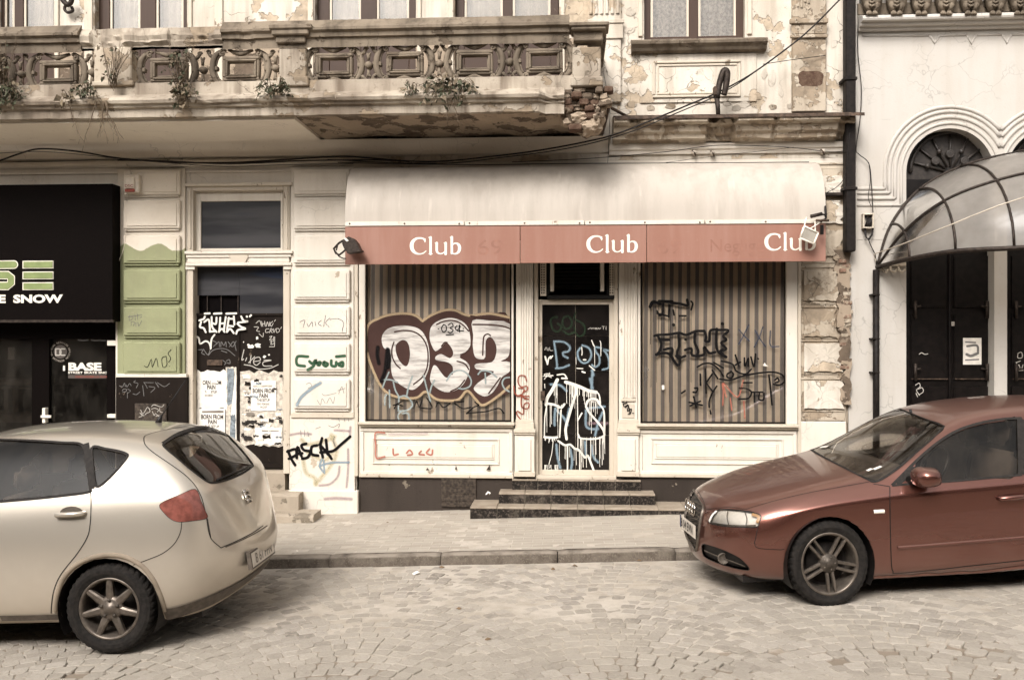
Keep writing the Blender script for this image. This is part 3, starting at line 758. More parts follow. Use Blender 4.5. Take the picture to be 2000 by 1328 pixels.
# crumbling right pilaster with a ragged brick edge
pl = MB(); n = 46; V = []
for i in range(n+1):
    py = 322+(1010-322)*i/n
    rag = 4*nrm(py*.05, 1, 1)+ (5*nrm(py*.19, 4, 1)) - (9 if 505 < py < 560 else 0) - (5 if 640 < py < 700 else 0)
    V += [P(1561, py, -.035), P(1652+rag, py, -.035), P(1652+rag+1.5, py, .02)]
pl.add(V, [(3*i, 3*i+1, 3*i+4, 3*i+3) for i in range(n)]+[(3*i+1, 3*i+2, 3*i+5, 3*i+4) for i in range(n)])
pl = part(pl, 'pilaster', 'plaster_ruin')
def rag_block(px0, py0, px1, py1, seed):
    r_ = random.Random(seed); mb = MB(); n = 16; y = -.035; top = []; 
    out = []
    for k in range(8): out.append((px0+(px1-px0)*k/8, py0+r_.uniform(-.5,1)))
    for k in range(6): out.append((px1+r_.uniform(-9,2), py0+(py1-py0)*k/6))
    for k in range(8): out.append((px1-(px1-px0)*k/8+r_.uniform(-1,1), py1+r_.uniform(-2,1.5)))
    for k in range(4): out.append((px0, py1-(py1-py0)*k/4))
    A = [P(a, b, y) for a, b in out]; c = ((px0+px1)/2, (py0+py1)/2)
    Bv = [P(c[0]+(a-c[0])*.985, c[1]+(b-c[1])*.97, y-.03+r_.uniform(-.005,.005)) for a, b in out]; N = len(out)
    Cc = P(c[0], c[1], y-.033)
    mb.add(A+Bv+[Cc], [(k, (k+1)%N, N+(k+1)%N, N+k) for k in range(N)]+[(N+k, N+(k+1)%N, 2*N) for k in range(N)])
    return part(mb, 'rustication_block', 'plaster_ruin' if seed in (2,3,4) else 'plaster_upper', pl)
for k, (a, b, c) in enumerate(((343,379,1648),(391,437,1650),(449,502,1649),(529,588,1640),(603,658,1636),(670,727,1648),(743,799,1650))): rag_block(1570, a, c, b, k)
for k, (a, b) in enumerate(((510,524),(590,602),(658,668),(727,742),(800,822))):
    mb = MB(); mb.pbox(1563, a+1, 1650, a+4, -.045, -.035, .002); mb.pbox(1563, b-4, 1650, b-1, -.05, -.035, .002); part(mb, 'groove_bead', 'plaster_ruin', pl)
rb = random.Random(4)
for k, py in enumerate(range(506, 716, 9)):
    if rb.random() < .75:
        a = 1641+rb.uniform(-3,4)+(6 if 560 < py < 640 else 0); mb = MB(); mb.pbox(a, py+.6, a+rb.uniform(12,19), py+8.2, -.088+rb.uniform(0,.02), .05, .006); part(mb, 'brick', 'brick' if rb.random() < .35 else 'plaster_ruin', pl)
for k, (y0_, y1_, xa_) in enumerate(((488,560,1630),(556,640,1636),(636,712,1640),(700,790,1647))):
    rr = random.Random(60+k); o_ = [(xa_+rr.uniform(-7,8), y0_+(y1_-y0_)*j/9) for j in range(10)]+[(1661+rr.uniform(-3,3.5), y1_-(y1_-y0_)*j/9) for j in range(10)]
    mb = MB(); mb.poly([P(a, b, -.068-.004*k) for a, b in o_], .05); part(mb, 'plaster_loss_shade', 'slab_raw', pl)  # ragged patches of lost plaster, recess shade put into their dark colour
part(MB().pbox(1562, 823, 1653, 1010, -.05, 0, .006), 'pilaster_base', 'plaster_lower')

part(wall_sheet(X(-500), X(1140), Z(215), Z(78), -.006, [(a-.001, b+.001, c-.1, d) for a, b, c, d in ops_up[:4]], .006), 'gap_shade_band', 'slab_raw')  # dark band added behind the openwork, painting in the shade of its gaps
# --- balcony
YB = -1.16
bal = MB(); zb, zt2 = Z(226, YB, 900), Z(183, YB, 900)
bal.box(X(-260), X(575, YB), YB+.02, 0, zb-.012, zb+.10); bal = part(bal, 'balcony', 'plaster_soffit')
mb = MB(); V = []; nx, ny = 40, 12; x0, x1 = X(575, YB)+.001, X(1186, YB)
for j in range(ny+1):
    for i in range(nx+1):
        x = x0+(x1-x0)*i/nx; y = YB+.02+(0-YB-.02)*j/ny
        e = .035*nrm(x, y, 2.6, 9)+.02*nrm(x, y, 8, 2); corner = max(0, (x-(x1-.55))/.55)*max(0, 1-j/7)
        V.append((x, y, zb+.02+(e if 0 < i < nx and 0 < j < ny else 0)+.05*corner))
mb.add(V, [(j*(nx+1)+i, (j+1)*(nx+1)+i, (j+1)*(nx+1)+i+1, j*(nx+1)+i+1) for j in range(ny) for i in range(nx)])
mb.box(x0, x1, YB+.03, 0, zb+.085, zb+.10); part(mb, 'slab', 'slab_raw', bal)
# cove between soffit and wall
mb = MB(); n = 8; cv = []
for k in range(n+1): a = pi/2*k/n; cv.append((-.17*(1-sin(a)), zb-.012-.17*(1-cos(a))))
mb.extrude_x(cv+[(0, zb-.012)], X(-260), X(1192), True, True); part(mb, 'cove', 'plaster_soffit', bal)
# front faces, top to bottom
def bal_m(name, m, prof, a, b, **k): return moulding_x(name, m, prof, a, b, YB, 640, bal, **k)
RAIL = [(-.16,50),(.07,50),(.09,53),(.09,58),(.055,64),(.05,72),(.02,75),(.015,93),(-.12,94)]
bal_m('hand_rail', 'balustrade', RAIL, 436, 1112, n=80, wob=.008, bites=((470,500,.03),))
bal_m('hand_rail', 'balustrade', RAIL, -200, 160, n=40, wob=.01)
bal_m('hand_rail', 'balcony_face', [(-.16,58),(.045,57),(.06,62),(.04,70),(.05,74),(.0,83),(-.02,92),(-.12,93)], 160, 436, n=60, wob=.028, bites=((180,245,.07),(260,300,.03),(330,420,.05)))
bal_m('base_course', 'balcony_face', [(-.13,163),(-.02,163),(.0,165),(.005,183),(-.1,184)], -200, 1118, n=110, wob=.012, bites=((275,390,.06),(600,660,.03),(838,858,.14),(1005,1110,.035),(480,530,.03)))
bal_m('balcony_cornice', 'balcony_face', [(-.1,184),(.13,186),(.145,190),(.13,196),(.10,199),(.09,204),(.055,208),(.05,224),(.02,228),(-.05,229)], -200, 1102, n=110, wob=.010, bites=((120,150,.03),(410,450,.03),(600,640,.02),(1060,1105,.12)))
# piers
def pier(a, b, m, y=YB, broken=False):
    mb = MB(); mb.pbox(a, 92, b, 166, y-.01, y+.16, .012); mb.pbox(a-4, 150 if not broken else 158, b+4, 168, y-.035, y+.14, .01); return part(mb, 'pier', m, bal)
pier(183, 256, 'plaster_ruin', broken=True); pier(545, 598, 'balcony_face'); pier(1118, 1174, 'balcony_face'); pier(-70, -12, 'balcony_face')
mb = MB(); mb.pbox(524, 47, 608, 56, YB-.12, YB+.1, .008); mb.pbox(530, 56, 602, 68, YB-.10, YB+.1, .01); mb.pbox(538, 68, 596, 84, YB-.06, YB+.1, .01); part(mb, 'pier_cap', 'balustrade', bal)
mb = MB(); mb.pbox(1112, 43, 1190, 50, YB-.13, YB+.16, .006); mb.pbox(1116, 50, 1184, 58, YB-.11, YB+.14, .01); mb.pbox(1120, 58, 1178, 80, YB-.05, YB+.12, .01); part(mb, 'pier_cap', 'balustrade', bal)
# return of the balcony to the wall (its short side)
xr = X(1176, YB); mb = MB(); mb.box(xr-.14, xr+.05, YB+.162, -.002, Z(75, YB), Z(50, YB), .012); mb.box(xr-.12, xr, YB+.17, -.001, Z(183, YB), Z(163, YB), .01); part(mb, 'side_rail', 'balustrade', bal)
mb = MB(); mb.box(xr-.10, xr-.02, YB+.17, -.003, Z(163, YB), Z(94, YB)); part(mb, 'side_balustrade', 'balustrade', bal)
# broken corner: bare bricks and an iron strap
rb = random.Random(21)
for r in range(7):
    py = 168+r*12.5; x = 1098+r*2.2-(r % 2)*9
    while x < 1180-r*2:
        w = rb.choice((20, 26, 14)); yy = YB-.05+.012*r+rb.uniform(0,.09)
        if not (r < 1 and x < 1112):
            mb = MB(); mb.pbox(x, py+.2, x+w-.3, py+12.4, yy, yy+.14, .012)
            for i, v in enumerate(mb.v): mb.v[i] = (v[0]+.022*nrm(v[0]*9, v[2]*9, 3), v[1], v[2]+.020*nrm(v[0]*11, v[1]*9, 4, v[2]))
            part(mb, 'brick', rb.choice(('brick_dark','slab_raw','slab_raw')), bal)
        x += w
for k, (a, b_, rx, ry) in enumerate(((1128,235,30,16),(1150,252,26,16),(1166,230,16,20),(1108,222,16,12))):
    bm = bmesh.new(); bmesh.ops.create_icosphere(bm, subdivisions=3, radius=1); o_ = P(a, b_, YB+.16)
    for v in bm.verts: v.co = o_+Vector((v.co.x*rx*S(YB), v.co.y*.16, v.co.z*ry*S(YB)))*(1+.35*mnoise.noise(v.co*2.3+Vector((k*3,0,0))))
    mb = MB(); mb.bm(bm); part(mb, 'rubble', 'slab_raw', bal)
mb = MB(); mb.tube([P(1190, 205, YB+.25), P(1183, 235, YB+.3), P(1176, 262, YB+.35)], .018, 5); mb.tube([P(1195, 212, -.5), P(1225, 228, -.02)], .018, 5); part(mb, 'iron_strap', 'iron_rust', bal)
# openwork balustrade units
zc = lambda py, px: Z(py, YB, px)
sx = S(YB)
def unit(cx, cy, hw=68, hh=37, m='balustrade', lost=0):
    """rectangular frame held by two C-scrolls, with volutes"""
    mb = MB(); y0, y1 = YB+.015, YB+.095
    def q(dx, dy, y): p = P(cx+dx, cy+dy, y); return p
    mb.frame(cx-36, cy-24, cx+36, cy+24, 7, y0, y1, .010); mb.frame(cx-30, cy-18, cx+30, cy+18, 4, y0-.018, y0+.03, .006); mb.frame(cx-27, cy-14, cx+27, cy+14, 3, y0+.02, y1-.01, .004)
    for vy in (-1, 1):
        mb.tube([q(-24, vy*36, y0+.03), q(-12, vy*31, y0+.03), q(0, vy*28, y0+.025), q(12, vy*31, y0+.03), q(24, vy*36, y0+.03)], [.016,.022,.030,.022,.016], 7)
    for sg in (-1, 1):
        arc = [q(sg*(34+21*sin(a)), -33*cos(a), y0+.035) for a in [pi*(.05+.9*k/16) for k in range(17)]]
        mb.tube(arc, [.020+.014*sin(pi*k/16) for k in range(17)], 8)
        arc = [q(sg*(34+14*sin(a)), -26*cos(a), y0+.045) for a in [pi*(.12+.76*k/10) for k in range(11)]]
        mb.tube(arc, .011, 6)
        for vy in (-1, 1):
            cxv, cyv = sg*35, vy*29
            sp = [q(cxv-sg*(7.5-k*.5)*cos(.6*k+.6), cyv+vy*(7.5-k*.5)*sin(.6*k+.6), y0+.012) for k in range(14)]
            mb.tube(sp, [.016-.0006*k for k in range(14)], 6); mb.lathe([(0,-.016),(.013,-.01),(.016,.02)], q(cxv, cyv, y0+.008), 'y', 8)
            mb.tube([q(sg*52, vy*20, y0+.035), q(sg*59, vy*25, y0+.03), q(sg*66, vy*34, y0+.03)], [.022,.020,.013], 7)
            mb.tube([q(sg*(62+5*cos(.75*k)*(1-.1*k)), vy*(31+4.5*sin(.75*k)*(1-.1*k)), y0+.02) for k in range(9)], .011, 6)
        mb.pbox(cx+sg*48-3, cy-4, cx+sg*48+3, cy+4, y0+.015, y1, .006)
        mb.tube([q(sg*54, 0, y0+.04), q(sg*62, 0, y0+.03)], .02, 6)
    mb.lathe([(0,-.03),(.022,-.026),(.038,-.008),(.042,.04)], q(68, 0, y0+.025), 'y', 10)
    for vy in (-1, 1): mb.tube([q(68, vy*8, y0+.04), q(68, vy*17, y0+.03), q(65, vy*24, y0+.03)], [.014,.02,.010], 6); mb.tube([q(68, vy*17, y0+.03), q(72, vy*24, y0+.03)], [.016,.010], 6)
    for i, v in enumerate(mb.v): mb.v[i] = (v[0]+.006*nrm(v[0]*14, v[2]*14, 1), v[1]+.006*nrm(v[0]*10, v[2]*14, 1, 3), v[2]+.006*nrm(v[0]*13, v[2]*12, 1, 7))
    return part(mb, 'openwork_panel', m, bal)
slope = -.0225
for cx in (652, 790, 927, 1063): unit(cx, 128+slope*(cx-640))
for cx in (328, 470): unit(cx, 128+slope*(cx-640)+2)
for cx in (112, -28): unit(cx, 128+slope*(cx-640)+2)
# rods behind the last unit and brown door boards seen through the openings come from the windows themselves

# --- plinth of the club, steps, storefront
YS = -.03
part(MB().pbox(701, 930, 1030, 1012, YS+.01, .2, .004), 'plinth', 'plinth_dark')
part(MB().pbox(1220, 932, 1562, 1012, YS+.01, .2, .004), 'plinth', 'plinth_dark')
mb = MB(); mb.pbox(862, 934, 930, 990, YS-.012, YS+.02, .003)
for k in range(3): mb.pbox(864, 947+k*15, 928, 948.5+k*15, YS-.018, YS-.01)
part(mb, 'vent_cover', 'rust_vent')
def door_steps():
    t = thing('doorstep', 'three black tiled steps with dusty treads up to the club door', 'steps')
    lay = [(918, 1392, 990, 1040, -.50, -.29), (974, 1280, 962, 991, -.28, -.075), (1000, 1252, 935, 964, -.06, .35)]
    for a, b, ya, yb, yf, yk in lay:
        core = MB(); zt_ = Z(ya, yf); core.box(X(a, yf)+.004, X(b, yf)-.004, yf+.008, .3, -.2, zt_-.024); part(core, 'step_core', 'grout', t)
        # treads: slabs; risers: tiles
        n = max(2, round((b-a)/51)); 
        for i in range(n):
            u0, u1 = a+(b-a)*i/n, a+(b-a)*(i+1)/n
            m1 = MB(); m1.box(X(u0, yf)+.002, X(u1, yf)-.002, yf-.006, yk+.25, zt_-.022, zt_, .004); part(m1, 'tread_tile', 'tread_dusty', t)
            m2 = MB(); m2.box(X(u0, yf)+.002, X(u1, yf)-.002, yf, yf+.012, zt_-.14, zt_-.0235, .0015); part(m2, 'riser_tile', 'tile_black', t)
    return t
door_steps()
def front(name, m, boxes, bv=.005, parent=B):
    mb = MB()
    for (a, b, c, d, yf, yb) in boxes: mb.pbox(a, b, c, d, yf, yb, bv)
    return part(mb, name, m, parent)
# windows of the club
def shop_window(gx0, gx1, fx0, fx1, sill_y, stile_l, stile_r):
    w = front('shop_window', 'paint_cream', [(fx0, 440, stile_l, sill_y, YS-.02, .12), (stile_r, 440, fx1, sill_y, YS-.02, .12), (fx0-2, 440, fx1+2, 470, YS-.03, .12)])
    front('sill', 'paint_trim', [(fx0-2, sill_y, fx1+2, sill_y+5, YS-.09, .1), (fx0, sill_y+5, fx1, sill_y+9, YS-.06, .1)], .004, w)
    front('glazing_bead', 'metal_door', [(stile_l, 470, stile_l+3.5, sill_y, .0, .04), (stile_r-3, 470, stile_r, sill_y, .0, .04), (stile_l+3.5, sill_y-5, stile_r-3, sill_y, .0, .04)], .002, w)
    g = MB(); q = [(stile_l+3, sill_y-4), (stile_r-2, sill_y-4), (stile_r-2, 470), (stile_l+3, 470)]; g.add([P(a, b, .016) for a, b in q], [(0,1,2,3)]); part(g, 'pane', 'pane_shop', w)
    c = MB(); n = 90; V = []; xa, xb = X(stile_l, .16), X(stile_r, .16)
    for i in range(n+1):
        x = xa+(xb-xa)*i/n; yy = .075+.010*sin(i*.85)+.006*sin(i*2.1); V += [(x, yy, Z(sill_y-2)), (x, yy+.01, Z(446))]
    c.add(V, [(2*i, 2*i+2, 2*i+3, 2*i+1) for i in range(n)], True); part(c, 'striped_curtain', 'curtain_stripes', w)
    b = MB(); b.pbox(fx0, sill_y+9, fx1, 929, YS, .12, .004); b = part(b, 'stall_riser', 'paint_cream', w)
    mb = MB(); mb.frame(fx0+2, sill_y+11, fx1-2, 928, 7, YS-.02, YS, .005); mb.frame(fx0+26, 856, fx1-28, 907, 3, YS-.016, YS, .004); mb.frame(fx0+33, 866, fx1-38, 897, 3, YS-.012, YS, .004)
    mb.pbox(fx0+36, 869, fx1-41, 894, YS-.018, YS, .008); part(mb, 'raised_panel', 'paint_cream', w)
    front('foot_rail', 'paint_trim', [(fx0, 926, fx1, 933, YS-.028, .1)], .004, w)
    return w
w1 = shop_window(713, 1000, 701, 1003, 825, 713, 999)
w2 = shop_window(1250, 1536, 1246, 1558, 829, 1251, 1536)
front('storefront_post', 'paint_trim', [(692, 440, 699, 930, YS-.03, .1)]); front('storefront_post', 'paint_trim', [(1559, 440, 1565, 930, YS-.03, .05)])
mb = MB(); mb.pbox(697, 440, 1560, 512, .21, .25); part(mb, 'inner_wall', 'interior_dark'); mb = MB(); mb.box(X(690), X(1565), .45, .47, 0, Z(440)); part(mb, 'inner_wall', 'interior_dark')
# two fluted wooden pilasters either side of the door
def wood_pilaster(a, b, lowpanel):
    m_ = MB(); m_.pbox(a, 470, b, 929, YS-.02, .12, .004)
    w = (b-a)-8; fl = 778 if lowpanel else 820
    for i in range(5): x = a+6+w*(i+.3)/5; m_.pbox(x, 480, x+w/5-2.6, fl, YS-.034, YS-.02, .005)
    p = part(m_, 'wooden_pilaster', 'paint_cream')
    bx = [(a-1, 819, b+1, 826, YS-.045, YS-.02), (a-2, 826, b+2, 838, YS-.055, YS-.02), (a-5, 838, b+5, 845, YS-.085, YS-.02), (a-4, 845, b+4, 849, YS-.07, YS-.02)]
    if lowpanel: bx += [(a+4, 779, b-4, 784, YS-.04, YS-.02), (a+6, 788, b-6, 816, YS-.03, YS-.02)]
    front('moulded_base', 'paint_trim', bx, .004, p)
    front('pedestal', 'paint_cream', [(a-3, 849, b+3, 929, YS-.05, YS-.02), (a+4, 857, b-4, 920, YS-.068, YS-.05)], .007, p)
    front('pedestal_foot', 'paint_trim', [(a-4, 921, b+4, 931, YS-.07, YS-.02)], .004, p)
    return p
wood_pilaster(1008, 1041, False); wood_pilaster(1209, 1245, True)
front('door_post', 'paint_trim', [(1043, 470, 1051, 930, YS+.03, .16), (1199, 470, 1207, 930, YS+.03, .16)])
# door
YD = .10
d = CD = front('club_door', 'paint_door_frame', [(1050, 585, 1059, 929, YD-.03, YD+.05), (1190, 585, 1200, 929, YD-.03, YD+.05), (1059, 585, 1190, 595, YD-.03, YD+.05), (1059, 918, 1190, 929, YD-.03, YD+.05)])
r_ys = [595, 656, 724, 788, 850, 918]
plain('panel_black', (.010,.008,.007), .18, spec=.5, scale=4, var=.6)
for k in range(5):
    for (a, b) in ((1059, 1123.5), (1124.5, 1190)):
        mb = MB(); mb.pbox(a, r_ys[k]+.4, b, r_ys[k+1]-.4, YD+.01+.002*(k % 2), YD+.03, .002); part(mb, 'door_panel', 'panel_black', d)
mb = MB(); mb.pbox(1059, 594, 1190, 919, YD+.024, YD+.028); part(mb, 'door_backing', 'grout', d)
front('door_lock', 'iron_rust', [(1056, 764, 1064, 782, YD-.045, YD)], .004, d)
front('door_hinge', 'iron_rust', [(1199, 760, 1203, 772, YD-.05, YD), (1199, 900, 1203, 912, YD-.05, YD), (1199, 640, 1203, 652, YD-.05, YD)], .003, d)
front('threshold', 'paint_trim', [(1046, 929, 1204, 936, YS-.02, .3)], .004)
# over-door light: dark box with two pale posts and perforated cheeks
tr = front('door_transom', 'black_paint', [(1068, 576, 1200, 584, YS+.02, .2), (1068, 470, 1074, 576, YS+.06, .2), (1184, 470, 1190, 576, YS+.06, .2), (1082, 470, 1172, 566, .16, .2)])
for k in range(7): front('louvre', 'black_paint', [(1084, 515+k*7, 1170, 517+k*7, .13, .16)], .001, tr)
for a_ in (1074.5, 1172.5): front('transom_post', 'paint_cream', [(a_, 470, a_+7.5, 569, YS+.03, .15)], .003, tr)
mb = MB(); mb.pbox(1055, 470, 1067, 578, YS+.02, YS+.035, .002); mb.pbox(1190.5, 470, 1199, 578, YS+.02, YS+.035, .002); pc = part(mb, 'perforated_cheek', 'paint_trim', tr)
mb = MB()
for k in range(13):
    for j in range(2):
        for c in (1058, 1192): p = P(c+j*4.6, 512+k*5, YS+.019); mb.lathe([(0,0),(.0085,0),(.0085,.001)], p, 'y', 6)
part(mb, 'cheek_holes', 'black_void', tr)

# --- old door with posters
od = front('old_door', 'paint_door_frame', [(366, 362, 377, 925, -.02, .25), (553, 362, 566, 925, -.02, .25), (377, 362, 553, 372, -.02, .25)])
front('architrave', 'paint_trim', [(361, 357, 570, 363, -.06, .0), (369.5, 366, 372.5, 486, -.035, -.02), (559, 366, 562, 486, -.035, -.02)], .004, od)
ts = front('transom_sash', 'paint_cream', [(378, 373, 392, 490, .06, .12), (548, 373, 552.5, 490, .06, .12), (392, 373, 548, 393, .06, .12), (392, 485, 548, 490, .06, .12)], .004, od)
mb = MB(); mb.pbox(392, 393, 548, 486, .085, .09); part(mb, 'pane', 'panel_blue', od)
front('transom_bar', 'paint_cream', [(360, 490, 571, 496, -.075, .1), (363, 496, 568, 503, -.055, .1), (366, 503, 565, 513, -.04, .1), (362, 513, 569, 519, -.06, .1), (362, 519, 380, 527, -.04, -.02), (553, 519, 570, 527, -.04, -.02)], .005, od)
mb = MB(); mb.poly([P(445, 497, -.058), P(487, 497, -.058), P(478, 514, -.058), P(454, 514, -.058)], .01); part(mb, 'keystone', 'paint_trim', od)
mb = MB(); mb.pbox(379, 520, 468, 577, .11, .115); part(mb, 'pane', 'panel_blue', od); mb = MB(); mb.pbox(468.5, 520, 553, 612, .11, .115); part(mb, 'pane', 'panel_blue', od)
mb = MB(); mb.pbox(379, 576, 470, 614, .16, .165); part(mb, 'opening', 'black_void', od)
for x in (404, 431, 464): part(MB().pbox(x, 577, x+1.6, 612, .13, .14), 'window_bar', 'iron', od)
leafs = [front('door_leaf', 'metal_door', [(378, 612, 464.5, 914, .09, .13)], .004, od), front('door_leaf', 'metal_door', [(466.5, 612, 555, 914, .094, .13)], .004, od)]
front('door_rail', 'metal_door', [(378, 612, 555, 617, .075, .09), (463, 617, 468, 914, .078, .09), (378, 905, 555, 914, .07, .09)], .003, od)
front('letter_flap', 'iron_rust', [(404, 703, 434, 714, .07, .09)], .004, od)
st = thing('stone_steps', 'worn grey stone steps beneath the postered door', 'steps')
def worn(a, b, ya, yb, yf, yk, seed):
    mb = MB(); n = 14; V = []; zt_ = Z(ya, yf, 540); x0, x1 = X(a, yf), X(b, yf)
    for i in range(n+1):
        x = x0+(x1-x0)*i/n; w = .012*nrm(x, seed, 5)+.008*nrm(x, seed, 14)
        for (y_, z_) in ((yf+.0, -.25), (yf+.002+w, zt_-.03), (yf+.015+w, zt_-.006+w), (yf+.05, zt_+w*.4), (yk, zt_), (yk, -.25)): V.append((x, y_, z_))
    mb.add(V, [(i*6+k, (i+1)*6+k, (i+1)*6+k+1, i*6+k+1) for i in range(n) for k in range(5)]+[tuple(range(6)), tuple(n*6+k for k in range(6))[::-1]])
    return mb.obj('step', M['stone_step'], st)
worn(372, 556, 919, 952, .0, .4, 1); worn(366, 583, 964, 998, -.27, .02, 2); worn(360, 612, 1004, 1030, -.52, -.2, 3)
# ------------------------------------------------------------------ white building with arched doors
WB = thing('white_building', 'white painted building with twin arches and black doors', 'building')
YW = -.015
A1, A2, AY, AR = 1856, 2053, 337, 84
def arch_loop(c, r, ybot, y, n=24):
    return [P(c-r, ybot, y)]+[P(c-r*cos(pi*k/n), AY-r*sin(pi*k/n), y) for k in range(n+1)]+[P(c+r, ybot, y)]
mb = MB(); outer = [P(1657, 1100, YW), P(2600, 1100, YW), P(2600, -900, YW), P(1657, -900, YW)]
h1, h2 = arch_loop(A1, AR+2, 1060, YW), arch_loop(A2, AR+2, 1060, YW)
allp = outer+h1+h2; mb.add(allp, tessellate_polygon([outer, h1, h2]))
for h in (h1, h2):
    b = [p+Vector((0,.3,0)) for p in h]; n = len(h); mb.add(h+b, [(k, k+1, n+k+1, n+k) for k in range(n-1)])
mb.box(X(1657), X(2600), .6, 5, 9, 9.1)
part(mb, 'wall', 'plaster_white', WB)
def vtx(pts): return [P(a, b, YW) for a, b in pts]
for c, sg in ((A1, 1),):
    for R, yh in ((128, 369), (119, 377), (108, 388), (96, 401)):
        pts = [(1674, yh), (c-R-2, yh)]+[(c-R, yh-2), (c-R, (yh+AY)/2)]
        for k in range(41):
            a = pi*k/40; x, y_ = c-R*cos(a), AY-R*sin(a)
            if x > 1954.5: break
            pts.append((x, y_))
        if R < 98: pts += [(c+R, 360), (c+R, 480)]
        m_ = MB(); m_.tube(vtx(pts), .022 if R > 100 else .018, 8); part(m_, 'arch_moulding', 'plaster_white', WB)
        m_ = MB(); pts2 = []
        for k in range(41):
            a = pi*k/40; x, y_ = A2-R*cos(a), AY-R*sin(a)
            if x >= 1954.5: pts2.append((x, y_))
        if R < 98: pts2 = [(A2-R, 480), (A2-R, 360)]+pts2
        m_.tube(vtx(pts2), .022 if R > 100 else .018, 8); part(m_, 'arch_moulding', 'plaster_white', WB)
def wmould(name, prof, a=1674, b=2600, m='plaster_white'):
    o = moulding_x(name, m, prof, a, b, YW, 1840, WB, n=4, wob=0); return o
wmould('cornice', [(0,27),(.20,28),(.21,33),(.20,37),(.14,41),(.13,47),(.07,51),(.06,57),(.02,60),(0,60)])
wmould('cornice_fillet', [(0,4),(.05,4),(.05,26),(0,27)], m='balustrade')
for seg in ([(1684,70),(1815,70)], [(1815,70),(1825,85),(1835,70)], [(1835,70),(1888,69)], [(1888,69),(1897,86),(1906,69)], [(1906,69),(1957,68)], [(1957,68),(1966,85),(1975,68)], [(1975,68),(2100,67)]):
    m_ = MB(); m_.tube(vtx(seg), .015, 6); part(m_, 'zigzag_band', 'plaster_white', WB)
# carved corbels standing on the cornice
def corbel(px):
    m_ = MB(); y0 = YW-.13
    def q(dx, py, dy=0): return P(px+dx, py, y0+dy)
    m_.tube([q(0, 27), q(0, 20), q(0, 8), q(0, -8), q(0, -30)], [.05,.075,.105,.12,.12], 10)
    for s_ in (-1, 1):
        m_.tube([q(s_*7, 2, -.03), q(s_*9, 12, -.06), q(s_*5, 21, -.07)], [.03,.045,.015], 6)
        for t_ in (-1, 0, 1): m_.tube([q(s_*5, 22, -.06), q(s_*6+t_*3.5, 27, -.10), q(s_*6+t_*4, 30, -.09)], [.016,.016,.010], 5)
    for k in range(3): m_.tube([q(-5, -4+k*7, -.10), q(0, -1+k*7, -.13), q(5, -4+k*7, -.10)], .014, 5)
    return part(m_, 'carved_corbel', 'balustrade', WB)
for k in range(8): corbel(1703+k*48.3)
plain('door_black', (.0065,.0048,.0042), .32, spec=.35, scale=14, var=.5)
def white_door(c, lunette=True):
    dr = MB(); y = .16
    dr.pbox(c-AR-4, 350, c+AR+4, 1060, y, y+.04); o = part(dr, 'arched_door', 'door_black', WB)
    m_ = MB()
    for s_ in (-1, 1):
        for (ya, yb) in ((500, 600), (615, 742), (755, 860)): m_.pbox(c+s_*42-34, ya, c+s_*42+34, yb, y-.022, y, .012)
    part(m_, 'door_panels', 'door_black', o)
    m_ = MB(); m_.pbox(c-2, 480, c+3, 1050, y-.04, y, .008); m_.pbox(c-AR, 470, c+AR, 482, y-.05, y, .008); part(m_, 'meeting_stile', 'door_black', o)
    m_ = MB(); m_.pbox(c-76, 739, c-4, 741, y-.028, y-.02); m_.pbox(c+9, 739, c+72, 741, y-.028, y-.02); part(m_, 'door_bar', 'iron_rust', o)
    for dx, py in ((-68, 600), (-68, 722), (72, 600), (72, 722)):
        m_ = MB(); m_.tube([P(c+dx, py-12, y-.05), P(c+dx, py+22, y-.05)], .018, 6); m_.tube([P(c+dx, py, y-.05), P(c+dx+11*(1 if dx < 0 else -1), py-2, y-.07)], .014, 6); part(m_, 'hinge', 'iron', o)
    m_ = MB(); m_.pbox(c+3, 628, c+9, 637, y-.05, y-.02, .005); part(m_, 'padlock', 'alu', o)
    # fan-light
    lp = arch_loop(c, AR+1, 352, y+.01); m_ = MB(); m_.poly(lp, .03); lu = part(m_, 'fanlight', 'iron_dark', WB)
    m_ = MB(); m_.tube([P(c-(AR-6)*cos(pi*k/24), AY-(AR-6)*sin(pi*k/24), y-.01) for k in range(25)], .022, 6)
    part(m_, 'fanlight_rim', 'iron_dark', lu)
    for k, a in enumerate((15, 38, 62, 90, 118, 142, 165)):
        a = radians(a); m_ = MB(); m_.tube([P(c-12*cos(a), AY-12*sin(a), y-.012), P(c-(AR-7)*cos(a), AY-(AR-7)*sin(a), y-.012)], .013, 6)
        r = 36 if k % 2 else 46; q = P(c-r*cos(a), AY-r*sin(a), y-.03)
        m_.lathe([(0,-.03),(.022,-.026),(.03,-.012),(.026,.012)] if k % 2 == 0 else [(0,-.012),(.02,-.02),(.035,-.01),(.042,-.016),(.05,0),(.05,.02)], q, 'y', 12); part(m_, 'fanlight_bar', 'iron_dark', lu)
    return o
plain('iron_dark', (.030,.024,.020), .5, spec=.4, scale=25, var=.3)
d1 = white_door(A1); d2 = white_door(A2)
nt = MB(); nt.pbox(1881, 660, 1917, 712, .132, .134); part(nt, 'pasted_notice', 'paper', d1)
strokes('notice_print', M['marker_grey'], d1, .131, [([(1886,668),(1905,669)], 3), ([(1889,676),(1908,675),(1910,690)], 5), ([(1888,692),(1896,695),(1907,691)], 6), ([(1886,703),(1911,702)], 3)], 3)
strokes('paint_mark', M['marker_white'], d1, .135, [[(1788,752),(1795,748),(1797,755),(1790,762),(1796,772)], [(1793,760),(1801,757),(1803,765),(1796,770)], [(1789,768),(1792,775)], [(1795,692),(1800,689),(1806,692),(1812,691)]], 1.6)
